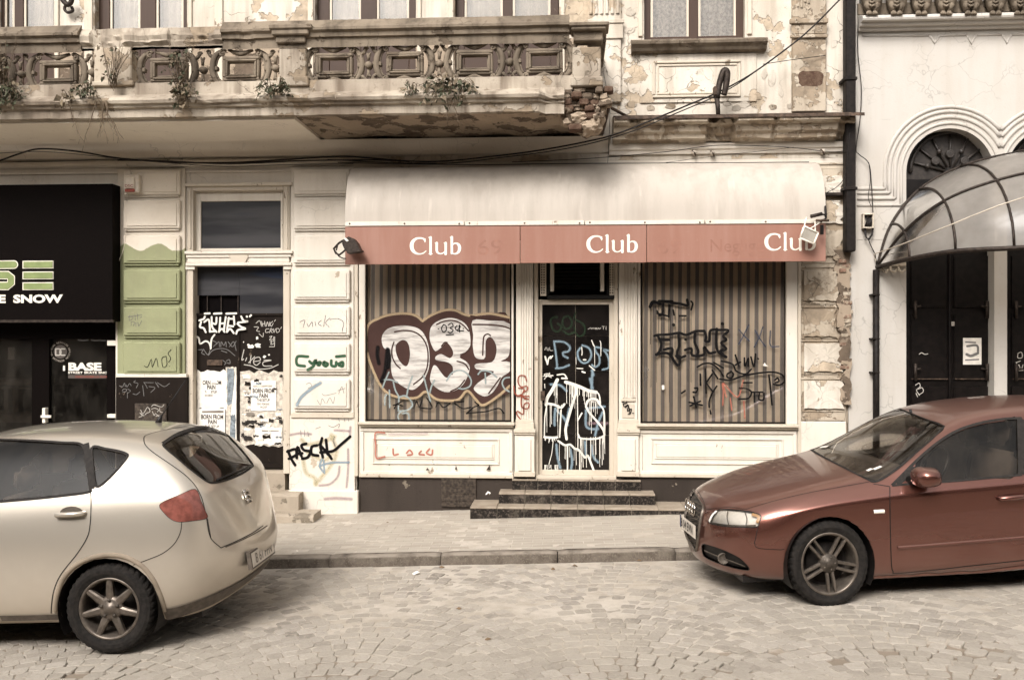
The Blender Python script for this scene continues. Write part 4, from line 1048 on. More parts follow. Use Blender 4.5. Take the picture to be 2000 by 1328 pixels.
strokes('paint_mark', M['marker_white'], d2, .135, [[(1986,708),(1984,722)], [(1984,708),(1993,705)], [(1984,714),(1990,713)], [(1990,712),(1994,722),(1998,712)], [(1990,724),(1998,723)], [(1988,690),(1995,688),(1996,698),(1988,699),(1988,690)]], 1.5)
# masonry joints of the white piers
m_ = MB(); m_.pbox(1674, 466, 1772, 468, YW-.004, YW, 0); part(m_, 'render_joint', 'plaster_white', WB)

# ------------------------------------------------------------------ drain pipes on the seam
dp = thing('drain_pipe', 'thick black square downpipe between the old and the white building', 'drain pipe')
part(MB().pbox(1652, -400, 1672, 491, -.20, -.08, .012), 'pipe', 'pipe_black', dp)
for py in (150, 365, -80): part(MB().pbox(1649, py, 1675, py+6, -.215, .0, .004), 'pipe_clamp', 'pipe_black', dp)
dp2 = thing('drain_pipe', 'slim black downpipe on the white wall below the glass canopy', 'drain pipe')
mb = MB(); mb.tube([P(1711, 527, -.08), P(1711.5, 990, -.08)], .036, 12); part(mb, 'pipe', 'pipe_black', dp2)
for py in (574, 726, 660): part(MB().pbox(1703, py, 1719, py+3, -.125, YW, .003), 'pipe_clamp', 'pipe_black', dp2)
eb = thing('fuse_box', 'small broken electrical box with dangling wires on the white wall', 'electrical box')
part(MB().frame(1686, 417, 1707, 446, 2.5, -.10, YW, .003), 'box_frame', 'paint_trim', eb); part(MB().pbox(1688, 419, 1705, 444, -.04, YW), 'box_back', 'paper_old', eb)
mb = MB()
for k in range(6): mb.tube([P(1691+2.2*k, 421+(k*7) % 9, -.06), P(1693+2*k, 432+(k*5) % 8, -.07), P(1690+2.5*k, 443, -.06)], .010, 5)
part(mb, 'wiring', 'cable', eb)
mb = MB()
for k in range(3): mb.tube([P(1687+k*2, 446, -.07), P(1690+k, 460+k*3, -.09), P(1697, 470-k*2, -.09), P(1704-k, 458, -.08), P(1706-k, 446, -.07)], .006, 5)
mb.tube([P(1697, 470, -.09), P(1702, 482, -.06), P(1709, 496, -.05), P(1712, 515, -.06)], .006, 5); part(mb, 'loose_wires', 'cable', eb)

# ------------------------------------------------------------------ glass canopy
gc = thing('glass_canopy', 'rounded glass and steel canopy over the black arched doors', 'canopy')
KP = [(1712,522,1712,522,.0), (1740,440,1775,506,.56), (1795,372,1865,491,.97), (1875,328,1978,485,1.25), (1975,302,2102,478,1.38), (2090,292,2235,476,1.40), (2230,318,2390,480,1.30)]
cv = []
for (tx, ty, bx, by, pj) in KP:
    t_ = P(tx, ty, YW-.01); zr = P(bx, by, YW-.01-pj).z
    cv.append((t_.x, t_.z, pj, zr))
rowsP = crom(cv, 6); NV = 8
def cpt(c, v, off=0):
    x, zt_, pj, zr = c; a = pi/2*v
    return Vector((x, YW-.012-(pj+off)*sin(a), zr+(zt_-zr+off)*cos(a)))
mb = MB(); V = [cpt(c, j/NV) for c in rowsP for j in range(NV+1)]
mb.add(V, [(i*(NV+1)+j, i*(NV+1)+j+1, (i+1)*(NV+1)+j+1, (i+1)*(NV+1)+j) for i in range(len(rowsP)-1) for j in range(NV)], True)
# panes, one per field between the ribs
for a in range(len(KP)-1):
    for (v0, v1) in ((0, 4), (4, 8)):
        m_ = MB(); rr = rowsP[a*6:a*6+7]; V = [cpt(c, j/NV) for c in rr for j in range(v0, v1+1)]; q = v1-v0+1
        m_.add(V, [(i*q+j, i*q+j+1, (i+1)*q+j+1, (i+1)*q+j) for i in range(6) for j in range(q-1)], True)
        part(m_, 'canopy_pane', 'pane_canopy', gc)
for c in cv[1:]:
    m_ = MB(); m_.tube([cpt(c, j/12, .010) for j in range(13)], .014, 6); part(m_, 'rib', 'iron', gc)
for v, r in ((0, .014), (.5, .014), (1, .026)):
    m_ = MB(); m_.tube([cpt(c, v, .012) for c in rowsP], r, 6); part(m_, 'hoop', 'iron', gc)
mb = MB()
for s_ in range(3): mb.tube([P(1722+s_*16, 515, -.03), P(1724+s_*16, 528, -.07), P(1730+s_*16, 532, -.09), P(1736+s_*16, 527, -.08)], .014, 6)
mb.pbox(1728, 512, 1770, 520, -.07, YW, .006); part(mb, 'scroll_bracket', 'paint_trim', gc)
cw = MB(); cw.tube(crom([tuple(P(1712,514,-.05)), tuple(P(1708,498,-.08)), tuple(P(1720,492,-.2)), tuple(P(1760,478,-.75)), tuple(P(1850,442,-1.25)), tuple(P(1950,402,-1.35)), tuple(P(2050,370,-1.35))], 6), .0065, 5)
tag(cw.obj('wire', M['cable_pale']), 'pale thin wire running up across the glass canopy', 'wire')

# ------------------------------------------------------------------ skate shop on the left
SF = thing('skate_shop', 'black framed glass shop front under the dark fascia with green lettering', 'shop front')
front('frame', 'sign_black', [(-520, 625, 226, 662, .10, .2), (62, 660, 96, 1010, .10, .2), (208, 660, 226, 1010, .10, .2), (-330, 660, -300, 1010, .10, .2)], .004, SF)
for a, b in ((-300, 62), (96, 208)):
    part(MB().pbox(a, 662, b, 1000, .14, .146), 'pane', 'pane_dark', SF)
mb = MB(); mb.pbox(209, 665, 226, 675, .02, .1, .004); part(mb, 'hinge', 'letter_cream', SF); mb = MB(); mb.pbox(209, 809, 225, 816, .02, .1, .004); part(mb, 'hinge', 'letter_cream', SF)
mb = MB(); mb.pbox(82, 797, 88, 826, .03, .1, .004); mb.pbox(79, 811, 99, 816, .01, .03, .003); part(mb, 'door_handle', 'letter_cream', SF)
# dim interior
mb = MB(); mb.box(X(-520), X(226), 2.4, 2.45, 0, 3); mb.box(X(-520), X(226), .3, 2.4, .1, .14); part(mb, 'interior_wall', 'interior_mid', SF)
mb = MB(); mb.pbox(-60, 742, 60, 752, .55, 1.1); mb.pbox(-60, 757, 60, 760, .6, 1.1); mb.pbox(24, 752, 36, 805, .6, .7); mb.pbox(8, 760, 16, 805, .7, .8); mb.pbox(-60, 808, 62, 825, .5, 1.3); pass
plain('interior_shelf', (.30,.25,.20), .6)
part(mb, 'display_shelf', 'interior_shelf', SF)
part(MB().pbox(108, 752, 162, 1000, .40, .5), 'display_panel', 'black_void', SF)
part(MB().pbox(15.5, 678, 27.5, 702, .30, .31), 'pale_rectangle', 'paper', SF)  # small pale rectangle behind the glass
part(MB().pbox(123, 714, 127, 724, .13, .132), 'pale_rectangle', 'paper', SF)
# stickers on the glass
yS = .136
st_ = MB(); c0 = P(118, 687, yS); st_.lathe([(0,0),(14*S(0),0)], c0, 'y', 28); pass
plain('sticker_grey', (.085,.07,.06), .5)
part(st_, 'sticker_disc', 'sticker_grey', SF)
ring = 'OFFICIAL RETAILER OFFICIAL RETAILER '
for k, ch in enumerate(ring):
    if ch == ' ': continue
    a = radians(200)-2*pi*k/len(ring); x, y_ = 118+16.2*cos(a), 687-16.2*sin(a)
    text_mesh(ch, x-1*sin(a)*0, y_, 3.6, yS, 'sticker_letter', 'letter_dim', SF, 1.0, .001, .01, 'CENTER', rot=a-pi/2)
# interlocked double letter emblem
strokes('sticker_emblem', M['marker_white'], SF, yS-.003, [([(109,681),(109,694)], 3.2), ([(109,681.5),(116,681.5),(119,684.5),(119,690.5),(116,693.5),(109,693.5)], 3), ([(127,681.5),(120,681.5),(117.5,684.5),(117.5,690.5),(120,693.5),(127,693.5)], 3)], 3)
text_mesh('BASE', 133, 723, 14.5, yS, 'window_lettering', 'letter_white', SF, 1.52, .002, .05, space=.98)
text_mesh('STREET SKATE SNOW', 133, 729.5, 4, yS, 'window_lettering', 'letter_white', SF, 1.62, .002, .03)
part(MB().pbox(133, 732, 207, 739, yS, yS+.002), 'sticker_strip', 'sticker_grey', SF)
text_mesh('DESCHIDEM LA SUNARE', 147, 737.5, 4, yS-.002, 'window_lettering', 'letter_red', SF, 1.25, .002, .01)
strokes('window_lettering', M['marker_grey'], SF, yS-.001, [[(153,664),(162,665)], [(163,665),(172,664)], [(179,664),(188,665),(196,664)], [(198,665),(206,665)]], 3.4)
# fascia box
SG = thing('shop_sign', 'deep black fascia box with cut-off green and cream lettering', 'sign')
part(MB().pbox(-520, 363, 220, 628, -.22, .1, .004), 'fascia', 'sign_black', SG)
part(MB().pbox(-520, 625, 221, 630, -.225, -.19), 'lower_edge', 'iron', SG)
for k, (a, b) in enumerate(((509.5,524.5),(530.5,545.5),(551.5,566.5))):
    part(MB().pbox(44, a, 104, b, -.232, -.22, 0), 'letter_bar_outline', 'letter_cream', SG); part(MB().pbox(45.6, a+1.6, 102.4, b-1.6, -.238, -.232), 'letter_bar', 'letter_green', SG)
spts = [(24,517.5),(-8,517.5),(-14,521),(-14,532),(-8,537.5),(16,537.5),(22,542),(22,553),(16,558.5),(-30,558.5)]
def hardline(name, m, w, lift):
    s_ = MB(); ribbon(s_, [(28,517,1)]+[(p[0], p[1], 1) for p in spts[1:]], w, lift, 3, -.22, False); return ribbon_obj(s_, name, M[m], SG)
hardline('letter_outline', 'letter_cream', 17, .004); hardline('letter', 'letter_green', 13.6, .008)
text_mesh('SNOW', 26.5, 591, 15, -.22, 'sign_lettering', 'letter_cream', SG, 1.50, .004, .045)
text_mesh('SKATE', 11, 591, 15, -.22, 'sign_lettering', 'letter_cream', SG, 1.50, .004, .045, 'RIGHT')

# ------------------------------------------------------------------ awning of the club
AW = thing('awning', 'faded beige bullnose awning over the club windows with red valance', 'awning')
YA = -.57
za, zb_ = Z(326, 0, 1130), Z(434, YA, 1130); xa, xb = X(674, YA), X(1613, YA)
mb = MB(); nx, nv = 90, 14; V = []
for i in range(nx+1):
    x = xa+(xb-xa)*i/nx
    for j in range(nv+1):
        a = pi/2*j/nv; sag = .006*nrm(x, j*.3, 2.2, 3)*sin(pi*j/nv)+.004*sin(x*2.1)*sin(a*2)
        pw = .85
        V.append((x, YA*(sin(a)**pw)-sag, zb_+(za-zb_)*(cos(a)**pw)+sag))
mb.add(V, [(i*(nv+1)+j, i*(nv+1)+j+1, (i+1)*(nv+1)+j+1, (i+1)*(nv+1)+j) for i in range(nx) for j in range(nv)], True)
part(mb, 'canopy', 'awning_vinyl', AW)
for i in (0, nx):
    m_ = MB(); r_ = V[i*(nv+1):(i+1)*(nv+1)]; x = r_[0][0]+(-.001 if i == 0 else .001); q = [(x, p[1], p[2]) for p in r_]+[(x, 0, zb_)]
    m_.add(q, [(len(q)-1, k, k+1) for k in range(len(q)-2)]); part(m_, 'end_cheek', 'awning_vinyl', AW)
for a, b, ya, yb in ((674, 906, 433, 441), (908, 1141, 432, 440), (1143, 1376, 431, 438.5), (1378, 1613, 429.5, 437)):
    m_ = MB(); m_.pbox(a, ya, b, yb, YA-.018, YA+.01, .003); o = part(m_, 'trim_strip', 'paint_cream', AW)
    m_ = MB()
    for x in (a+9, (a+b)/2, b-9): m_.lathe([(0,-.006),(.009,-.004),(.011,.004)], P(x, (ya+yb)/2, YA-.019), 'y', 8)
    part(m_, 'trim_screws', 'iron_rust', o)
for a, b, ya, yb in ((674, 1015.5, 441.5, 516), (1016.5, 1262.5, 440, 513.5), (1263.5, 1613, 437.5, 511.5)):
    part(MB().pbox(a, ya, b, yb, YA-.006, YA+.012, .003), 'valance_board', 'sign_red', AW)
def club(ox, oy, k):
    s_ = MB(); o = lambda x, y, w=1: (ox+x*k, oy-y*k, w); y = YA-.006
    ribbon(s_, [o(29,26,.62),o(27,29.3,.55),o(20,31.3,.5),o(11,29.5,.75),o(4.5,23,1.1),o(3,15.5,1.2),o(5,8,1.1),o(11,2,.75),o(19,.2,.45),o(26,2,.4),o(31,6,.32)], 6.2*k, .002, 5, y)
    ribbon(s_, [o(29,29.5,.5),o(29.2,23.5,.35)], 5*k, .0022, 3, y)
    ribbon(s_, [o(40,32.5,.85),o(40,16,.8),o(40,.4,.85)], 6*k, .0024, 3, y); ribbon(s_, [o(36.8,.6,.32),o(43.5,.6,.32)], 5*k, .0026, 3, y); ribbon(s_, [o(36.5,32.4,.35),o(41,33,.4)], 5*k, .0026, 3, y)
    ribbon(s_, [o(52,21.5,.95),o(52,12,.9),o(52.3,6,.85),o(55,2,.6),o(60,.6,.42),o(65,2.5,.4),o(68.5,6,.36)], 5.6*k, .0028, 5, y)
    ribbon(s_, [o(69.5,21.5,.9),o(69.5,10,.88),o(69.5,.4,.9)], 5.8*k, .003, 3, y); ribbon(s_, [o(49,21.5,.4),o(53,21.8,.4)], 4*k, .0031, 3, y); ribbon(s_, [o(66.3,21.5,.4),o(70,21.8,.4)], 4*k, .0031, 3, y)
    ribbon(s_, [o(81.5,33,.9),o(81.5,16,.86),o(81.5,2,.9)], 5.8*k, .0032, 3, y); ribbon(s_, [o(78.3,32.6,.4),o(82,33.2,.4)], 4*k, .0033, 3, y)
    ribbon(s_, [o(82,17,.35),o(86,20.5,.45),o(91,20.8,.62),o(95.3,17.5,.95),o(96.7,11.5,1.1),o(95,5,.98),o(90.5,1.2,.65),o(85.5,.6,.45),o(81.5,2.2,.4)], 5.6*k, .0034, 5, y)
    return ribbon_obj(s_, 'valance_lettering', M['letter_cream'], AW)
club(801, 496.5, 1.0); club(1146, 492.8, 1.0); club(1493.5, 488.5, 1.0)
text_mesh('69', 930, 498, 30, YA-.006, 'ghost_lettering', 'sign_ghost', AW, 1.25, .0015); text_mesh('69', 1282, 496, 29, YA-.006, 'ghost_lettering', 'sign_ghost', AW, 1.2, .0015)
text_mesh('Neglige', 1385, 492, 24, YA-.006, 'ghost_lettering', 'sign_ghost', AW, 1.0, .0015)

# flood lamps
fl = thing('flood_lamp', 'black flood lamp clamped to the end of the red valance, aimed down', 'lamp')
y = -.80
mb = MB(); hd = [(681,462),(690,466),(696,474),(703,488),(703,490),(678,493),(672,486),(668,476),(670,468)]
mb.poly([P(a, b, y) for a, b in hd], .14); part(mb, 'lamp_head', 'iron', fl)
mb = MB(); mb.poly([P(677,491,y-.01), P(704,487.5,y-.01), P(704.5,490.5,y-.01), P(677.5,494.5,y-.01)], .16); part(mb, 'lamp_rim', 'iron', fl)
mb = MB(); mb.poly([P(671.5,466.5,y-.012), P(675,464.5,y-.012), P(681,470,y-.012), P(677,472,y-.012)], .012); part(mb, 'lamp_label', 'paper', fl)
mb = MB(); mb.tube([P(670,470,y+.05), P(662,475,y+.07), P(652,486,y+.1), P(656,495,y+.12), P(663,498,y+.1), P(674,489,y+.08)], .012, 6); mb.tube([P(660,477,y+.06), P(657,489,y+.1)], .008, 5); part(mb, 'yoke', 'iron', fl)
mb = MB(); mb.tube([P(656,492,y+.11), P(662,501,y+.13), P(670,505,y+.2), P(676,505,YA)], .007, 5); part(mb, 'lamp_cord', 'cable', fl)
fl = thing('flood_lamp', 'broken white flood lamp dangling over the last word of the red valance', 'lamp')
y = -.74; q4 = [(1571,442),(1598,455),(1590,477),(1563,465)]
mb = MB(); c_ = [P(a, b, y) for a, b in q4]; n_ = [Vector((0,-1,0))]*4
bk = [P(a-7+2*(i in (0,3)), b-2, y+.09) for i, (a, b) in enumerate([(1572,446),(1592,455),(1586,470),(1567,463)])]
mb.add(c_+bk, [(0,1,5,4),(1,2,6,5),(2,3,7,6),(3,0,4,7),(4,5,6,7),(0,3,2,1)]); part(mb, 'lamp_body', 'letter_cream', fl)
inn = [(1572.5,445),(1595.5,456),(1588.5,474),(1565.5,464)]
mb = MB(); mb.poly([P(a, b, y-.004) for a, b in inn], .003); pass
plain('lamp_glass_grey', (.33,.30,.255), .3)
part(mb, 'lamp_glass', 'lamp_glass_grey', fl)
mb = MB()
for k in range(4): a, b = q4[k], q4[(k+1)%4]; mb.tube([P(*a, y-.008), P(*b, y-.008)], .009, 5)
part(mb, 'lamp_rim', 'letter_cream', fl)
mb = MB(); mb.tube([P(1571,443,y), P(1573,432,y+.05), P(1575,425,y+.1)], .008, 5); mb.tube([P(1592,452,y), P(1592,440,y+.05), P(1592,434,y+.08)], .008, 5); mb.tube([P(1583,446,y), P(1592,441,y), P(1600,436,y+.05)], .006, 5); part(mb, 'straps', 'letter_cream', fl)
bk = thing('wall_bracket', 'dark iron bracket and cable arm at the awning end above the white lamp', 'bracket')
mb = MB(); mb.tube([P(1584,423,y+.05), P(1605,418,y+.08)], .022, 6); part(mb, 'arm', 'iron', bk)
mb = MB(); mb.tube(crom([tuple(P(1605,418,y+.08)), tuple(P(1612,421,y+.1)), tuple(P(1613,427,y+.1)), tuple(P(1605,430,y+.08)), tuple(P(1594,430,y+.06))], 5), .009, 6); mb.tube([P(1613,425,y+.1), P(1612,405,y+.15), P(1611,385,-.1)], .012, 6); part(mb, 'cable_loop', 'cable', bk)
mb = MB(); mb.tube([P(1594,431,y+.04), P(1608,431,y+.06), P(1618,431,y+.1)], .014, 6); part(mb, 'clamp', 'iron_rust', bk); part(MB().pbox(1603, 439, 1609, 458, y+.02, y+.06, .004), 'tag_block', 'black_paint', bk)
part(MB().pbox(1607, 376, 1646, 382, -.12, -.05, .004), 'wall_arm', 'iron', bk)
# alarm siren
al = thing('alarm_box', 'small white alarm siren with red lens on the green pilaster', 'alarm box')
mb = MB(); mb.pbox(241, 340, 271, 376, -.16, -.06, .012); part(mb, 'housing', 'white_box', al); mb = MB(); mb.pbox(244, 346, 262, 368, -.185, -.16, .01); part(mb, 'cover', 'white_box', al)
text_mesh('DSC', 243.5, 366, 5.5, -.185, 'maker_lettering', 'letter_red', al, 1.15, .002, .01)
mb = MB(); mb.pbox(243, 369, 262, 375, -.182, -.155, .008); part(mb, 'lens', 'letter_red', al)
mb = MB(); mb.tube(crom([tuple(P(247,320,-.05)), tuple(P(252,330,-.08)), tuple(P(257,340,-.1))], 5), .006, 5); mb.tube(crom([tuple(P(249,376,-.08)), tuple(P(247,430,-.08)), tuple(P(243,480,-.08)), tuple(P(229,525,-.05)), tuple(P(227,600,-.05))], 6), .005, 5); part(mb, 'lead', 'cable_pale', al)

# ------------------------------------------------------------------ the row of houses across the street (mirrored in the cars and panes)
OB = thing('opposite_house', 'plain house across the street, seen only in reflections', 'building')
plain('plaster_far', (.115,.095,.078), .9, spec=.1, scale=.4, var=.15)
ops = [(-22+i*3.1, -22+i*3.1+1.3, z, z+2.0) for i in range(15) for z in (.9, 4.3)]
mb = wall_sheet(-24, 26, -1.2, 7.2, 0, ops, .25)
for i, v in enumerate(mb.v): mb.v[i] = (v[0], -15.5-v[1], v[2])
part(mb, 'wall', 'plaster_far', OB)
mb = MB(); mb.box(-24, 26, -15.78, -15.76, -1, 7.1); part(mb, 'window_panes', 'panel_blue', OB)
mb = MB(); mb.box(-24.3, 26.3, -20, -15.1, 7.2, 7.45); part(mb, 'roof', 'slab_raw', OB)
# ------------------------------------------------------------------ cars
def car_paint(name, c, c2, metal=.55, dust=(.42,.35,.265), low=.35, top=.35, rough=.34):
    t = NT(name); g = t.n('NewGeometry'); nz = t.sep(g.outputs['Normal'])[2]; z = t.sep()[2]
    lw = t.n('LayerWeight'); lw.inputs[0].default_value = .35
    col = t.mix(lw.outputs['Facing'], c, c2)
    lowd = t.math('MULTIPLY', t.step(t.math('ADD', z, t.math('MULTIPLY', t.math('SUBTRACT', t.noise(3, 3), .5), .35)), .62, -.05), low)
    upd = t.math('MULTIPLY', t.step(nz, .35, .95), top)
    d = t.math('ADD', lowd, upd, True)
    col = t.mix(d, col, dust)
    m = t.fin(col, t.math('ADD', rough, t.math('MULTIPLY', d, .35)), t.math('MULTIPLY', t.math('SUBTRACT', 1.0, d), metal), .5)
    t.set(t.b, 'Coat Weight', t.math('SUBTRACT', .9, t.math('MULTIPLY', d, .8))); t.b.inputs['Coat Roughness'].default_value = .03
    return m
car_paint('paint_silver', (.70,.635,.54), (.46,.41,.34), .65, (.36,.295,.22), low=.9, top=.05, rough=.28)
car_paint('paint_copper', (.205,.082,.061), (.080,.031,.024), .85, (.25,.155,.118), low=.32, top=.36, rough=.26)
plain('car_black', (.012,.010,.009), .45, scale=20, var=.3)
plain('rubber', (.020,.0165,.014), .75, scale=40, var=.35)
plain('tyre', (.014,.0115,.0095), .85, scale=30, var=.5, bump=.3)
plain('alloy', (.155,.13,.107), .40, metal=.6, scale=20, var=.25)
plain('alloy_dark', (.075,.062,.05), .5, metal=.4, scale=20, var=.3)
plain('brake', (.03,.025,.022), .6, metal=.5)
plain('seat_fabric', (.075,.062,.052), .9)
plain('chrome', (.62,.58,.53), .15, metal=1.0, var=.05)
plain('plate_white', (.66,.60,.52), .5)
plain('plate_blue', (.035,.05,.11), .5)
plain('tail_red', (.23,.078,.060), .06, spec=.6, scale=25, var=.25)
plain('tail_rose', (.21,.078,.062), .15, spec=.6, scale=25, var=.2)
plain('plastic_grey', (.11,.09,.072), .6, scale=20, var=.25)
plain('reflector', (.85,.81,.74), .3, metal=.0)
plain('dirt_edge', (.27,.22,.165), .85)
plain('amber', (.50,.27,.10), .3)

def car_cage(st, front, rear, p=2.4, NF=(-.7,-.36,0,.36,.7)):
    """st: stations (x, [(y,z)*R], zc); front/rear: centre profile [(x,z)*R]"""
    R = len(st[0][1]); V = []; Fc = []; idx = {}
    def vid(key, co):
        if key not in idx: idx[key] = len(V); V.append(co)
        return idx[key]
    n = len(st)
    def top(i, f):
        x, rows, zc = st[i]; y, z = rows[-1]; xx = x
        if i == 0: xx = x+(front[-1][0]-x)*(1-abs(f)**p)
        if i == n-1: xx = x+(rear[-1][0]-x)*(1-abs(f)**p)
        return (xx, f*y, z+(zc-z)*(1-f*f))
    def bot(i, f):
        x, rows, zc = st[i]; y, z = rows[0]; xx = x
        if i == 0: xx = x+(front[0][0]-x)*(1-abs(f)**p)
        if i == n-1: xx = x+(rear[0][0]-x)*(1-abs(f)**p)
        return (xx, f*y, z)
    rings = []
    for i in range(n):
        x, rows, zc = st[i]; ring = []
        for k in range(R): ring.append(vid((i,'r',k), (x, rows[k][0], rows[k][1])))
        for f in NF[::-1]: ring.append(vid((i,'t',f), top(i, f)))
        for k in range(R-1,-1,-1): ring.append(vid((i,'l',k), (x, -rows[k][0], rows[k][1])))
        for f in NF: ring.append(vid((i,'b',f), bot(i, f)))
        rings.append(ring)
    m = len(rings[0])
    for i in range(n-1):
        for k in range(m): Fc.append((rings[i][k], rings[i+1][k], rings[i+1][(k+1)%m], rings[i][(k+1)%m]))
    for i, prof in ((0, front), (n-1, rear)):
        x0, rows, zc = st[i]
        def g(k, f):
            if f == -1: return idx[(i,'l',k)]
            if f == 1: return idx[(i,'r',k)]
            if k == 0: return idx[(i,'b',f)]
            if k == R-1: return idx[(i,'t',f)]
            y, z = rows[k]; xc, zc_ = prof[k]
            return vid((i,'e',k,f), (x0+(xc-x0)*(1-abs(f)**p), f*y, z+(zc_-z)*(1-f*f)))
        cols = (-1,)+NF+(1,)
        for k in range(R-1):
            for a, b in zip(cols, cols[1:]):
                q = (g(k,a), g(k,b), g(k+1,b), g(k+1,a)); Fc.append(q if i == 0 else q[::-1])
    return V, Fc
def ppx(co):
    d = co-CAM; f = d.dot(_v); return CX+F_PX*d.dot(_r)/f, CY-F_PX*d.z/f
def inside(poly, x, y):
    c = False; n = len(poly); j = n-1
    for i in range(n):
        xi, yi = poly[i][0], poly[i][1]; xj, yj = poly[j][0], poly[j][1]
        if (yi > y) != (yj > y) and x < (xj-xi)*(y-yi)/(yj-yi)+xi: c = not c
        j = i
    return c
class Car:
    def __init__(s, name, label, st, front, rear, mw, paint, levels=3, p=2.4, crease=()):
        s.root = thing(name, label, 'car'); s.mw = mw; s.inv = mw.inverted(); s.paint = paint
        V, Fc = car_cage(st, front, rear, p)
        me = bpy.data.meshes.new('body'); me.from_pydata(V, [], Fc); o = bpy.data.objects.new('body', me); COL.objects.link(o)
        if crease:
            n_ = len(st); R_ = len(st[0][1]); mm = 2*R_+10; at = me.attributes.new('crease_edge', 'FLOAT', 'EDGE'); w_ = {}
            for (row, i0, i1, cw) in crease:
                for i in range(i0, i1):
                    for off in (row, R_+5+(R_-1-row)): w_[frozenset((i*mm+off, (i+1)*mm+off))] = cw
            at.data.foreach_set('value', [w_.get(frozenset(e.vertices), 0.0) for e in me.edges])
        md = o.modifiers.new('s', 'SUBSURF'); md.levels = levels; md.render_levels = levels; md.boundary_smooth = 'ALL'
        dg = bpy.context.evaluated_depsgraph_get(); m2 = bpy.data.meshes.new_from_object(o.evaluated_get(dg)); bpy.data.objects.remove(o)
        s.bm = bmesh.new(); s.bm.from_mesh(m2); bmesh.ops.transform(s.bm, matrix=mw, verts=s.bm.verts)
        bmesh.ops.recalc_face_normals(s.bm, faces=s.bm.faces[:]); s.bvh = BVHTree.FromBMesh(s.bm)
        s.bm.normal_update(); s.nl = s.bm.verts.layers.float_vector.new('smooth_normal')
        for v in s.bm.verts: v[s.nl] = v.normal
        s.up = (mw.to_3x3() @ Vector((0,0,1))).normalized()
    def hit(s, px, py):
        r = ray(px, py).normalized(); h = s.bvh.ray_cast(CAM, r)
        if h[0] is None:
            h2 = None
            for k in range(1, 40):       # nearest point on the silhouette
                for a in range(8):
                    q = ray(px+k*.7*cos(a*pi/4), py+k*.7*sin(a*pi/4)).normalized(); h2 = s.bvh.ray_cast(CAM, q)
                    if h2[0] is not None: return h2[0], h2[1]
            return None, None
        return h[0], h[1]
    def _cut(s, segs, test, cand):
        pool = {f for f in s.bm.faces if cand(f)}
        for co, no, cf in segs:
            fs = [f for f in pool if f.is_valid and cf(f)]
            if not fs: continue
            g = set(fs)
            for f in fs: g.update(f.edges); g.update(f.verts)
            res = bmesh.ops.bisect_plane(s.bm, geom=list(g), dist=1e-5, plane_co=co, plane_no=no)
            pool.update(e for e in res['geom'] if isinstance(e, bmesh.types.BMFace))
        return [f for f in pool if f.is_valid and test(f)]
    def _take(s, fs, name, m, off, parent):
        idx = {}; V = []; Fc = []; N = []
        for f in fs:
            q = []
            for v in f.verts:
                if v not in idx: idx[v] = len(V); nv = Vector(v[s.nl]).normalized(); V.append(v.co-nv*off); N.append(nv)
                q.append(idx[v])
            Fc.append(q)
        bmesh.ops.delete(s.bm, geom=fs, context='FACES')
        if name is None: return None
        mb = MB(); mb.add(V, Fc, True); o = mb.obj(name, M[m], parent or s.root, recalc=False)
        if len(o.data.vertices) == len(N): o.data.normals_split_custom_set_from_vertices(N)
        return o
    def cut_px(s, poly, name=None, m=None, off=.004, parent=None, smooth=0):
        if smooth: poly = crom(poly, smooth, True)
        segs = []; n = len(poly); S2 = s
        xs_ = [p[0] for p in poly]; ys_ = [p[1] for p in poly]; bx = (min(xs_)-30, max(xs_)+30, min(ys_)-30, max(ys_)+30)
        cache = {}
        def cand(f):
            c = f.calc_center_median()
            if f.normal.dot(CAM-c) <= 0: return False
            x, y = ppx(c); return bx[0] < x < bx[1] and bx[2] < y < bx[3]
        for i in range(n):
            a, b = poly[i], poly[(i+1)%n]
            no = ray(a[0], a[1]).cross(ray(b[0], b[1]))
            if no.length < 1e-6: continue
            def cf(f, a=a, b=b):
                if f not in cache: q = [ppx(v.co) for v in f.verts]; cache[f] = (min(v[0] for v in q), max(v[0] for v in q), min(v[1] for v in q), max(v[1] for v in q))
                q = cache[f]
                return q[1] > min(a[0],b[0])-3 and q[0] < max(a[0],b[0])+3 and q[3] > min(a[1],b[1])-3 and q[2] < max(a[1],b[1])+3
            segs.append((CAM, no.normalized(), cf))
        fs = s._cut(segs, lambda f: inside(poly, *ppx(f.calc_center_median())), cand)
        return s._take(fs, name, m, off, parent)
    def cut_side(s, poly, sgn, name=None, m=None, off=.004, parent=None, ymin=.3):
        """outline in car coordinates (x,z), cut straight across the car's side"""
        inv = s.inv; segs = []; n = len(poly); R3 = s.mw.to_3x3()
        def loc(f): return inv @ f.calc_center_median()
        X0, X1 = min(p[0] for p in poly)-.12, max(p[0] for p in poly)+.12; Z0, Z1 = min(p[1] for p in poly)-.12, max(p[1] for p in poly)+.12; bb = {}
        def cand(f):
            q = loc(f); return sgn*q.y > ymin and X0 < q.x < X1 and Z0 < q.z < Z1
        for i in range(n):
            a, b = poly[i], poly[(i+1)%n]; d = Vector((b[0]-a[0], 0, b[1]-a[1])); no = d.cross(Vector((0,1,0)))
            if no.length < 1e-9: continue
            def cf(f, a=a, b=b):
                if f not in bb: q = [inv @ v.co for v in f.verts]; bb[f] = (min(v.x for v in q), max(v.x for v in q), min(v.z for v in q), max(v.z for v in q))
                q = bb[f]
                return q[1] > min(a[0],b[0])-.01 and q[0] < max(a[0],b[0])+.01 and q[3] > min(a[1],b[1])-.01 and q[2] < max(a[1],b[1])+.01
            segs.append((s.mw @ Vector((a[0], 0, a[1])), (R3 @ no).normalized(), cf))
        fs = s._cut(segs, lambda f: inside(poly, loc(f).x, loc(f).z), cand)
        return s._take(fs, name, m, off, parent)
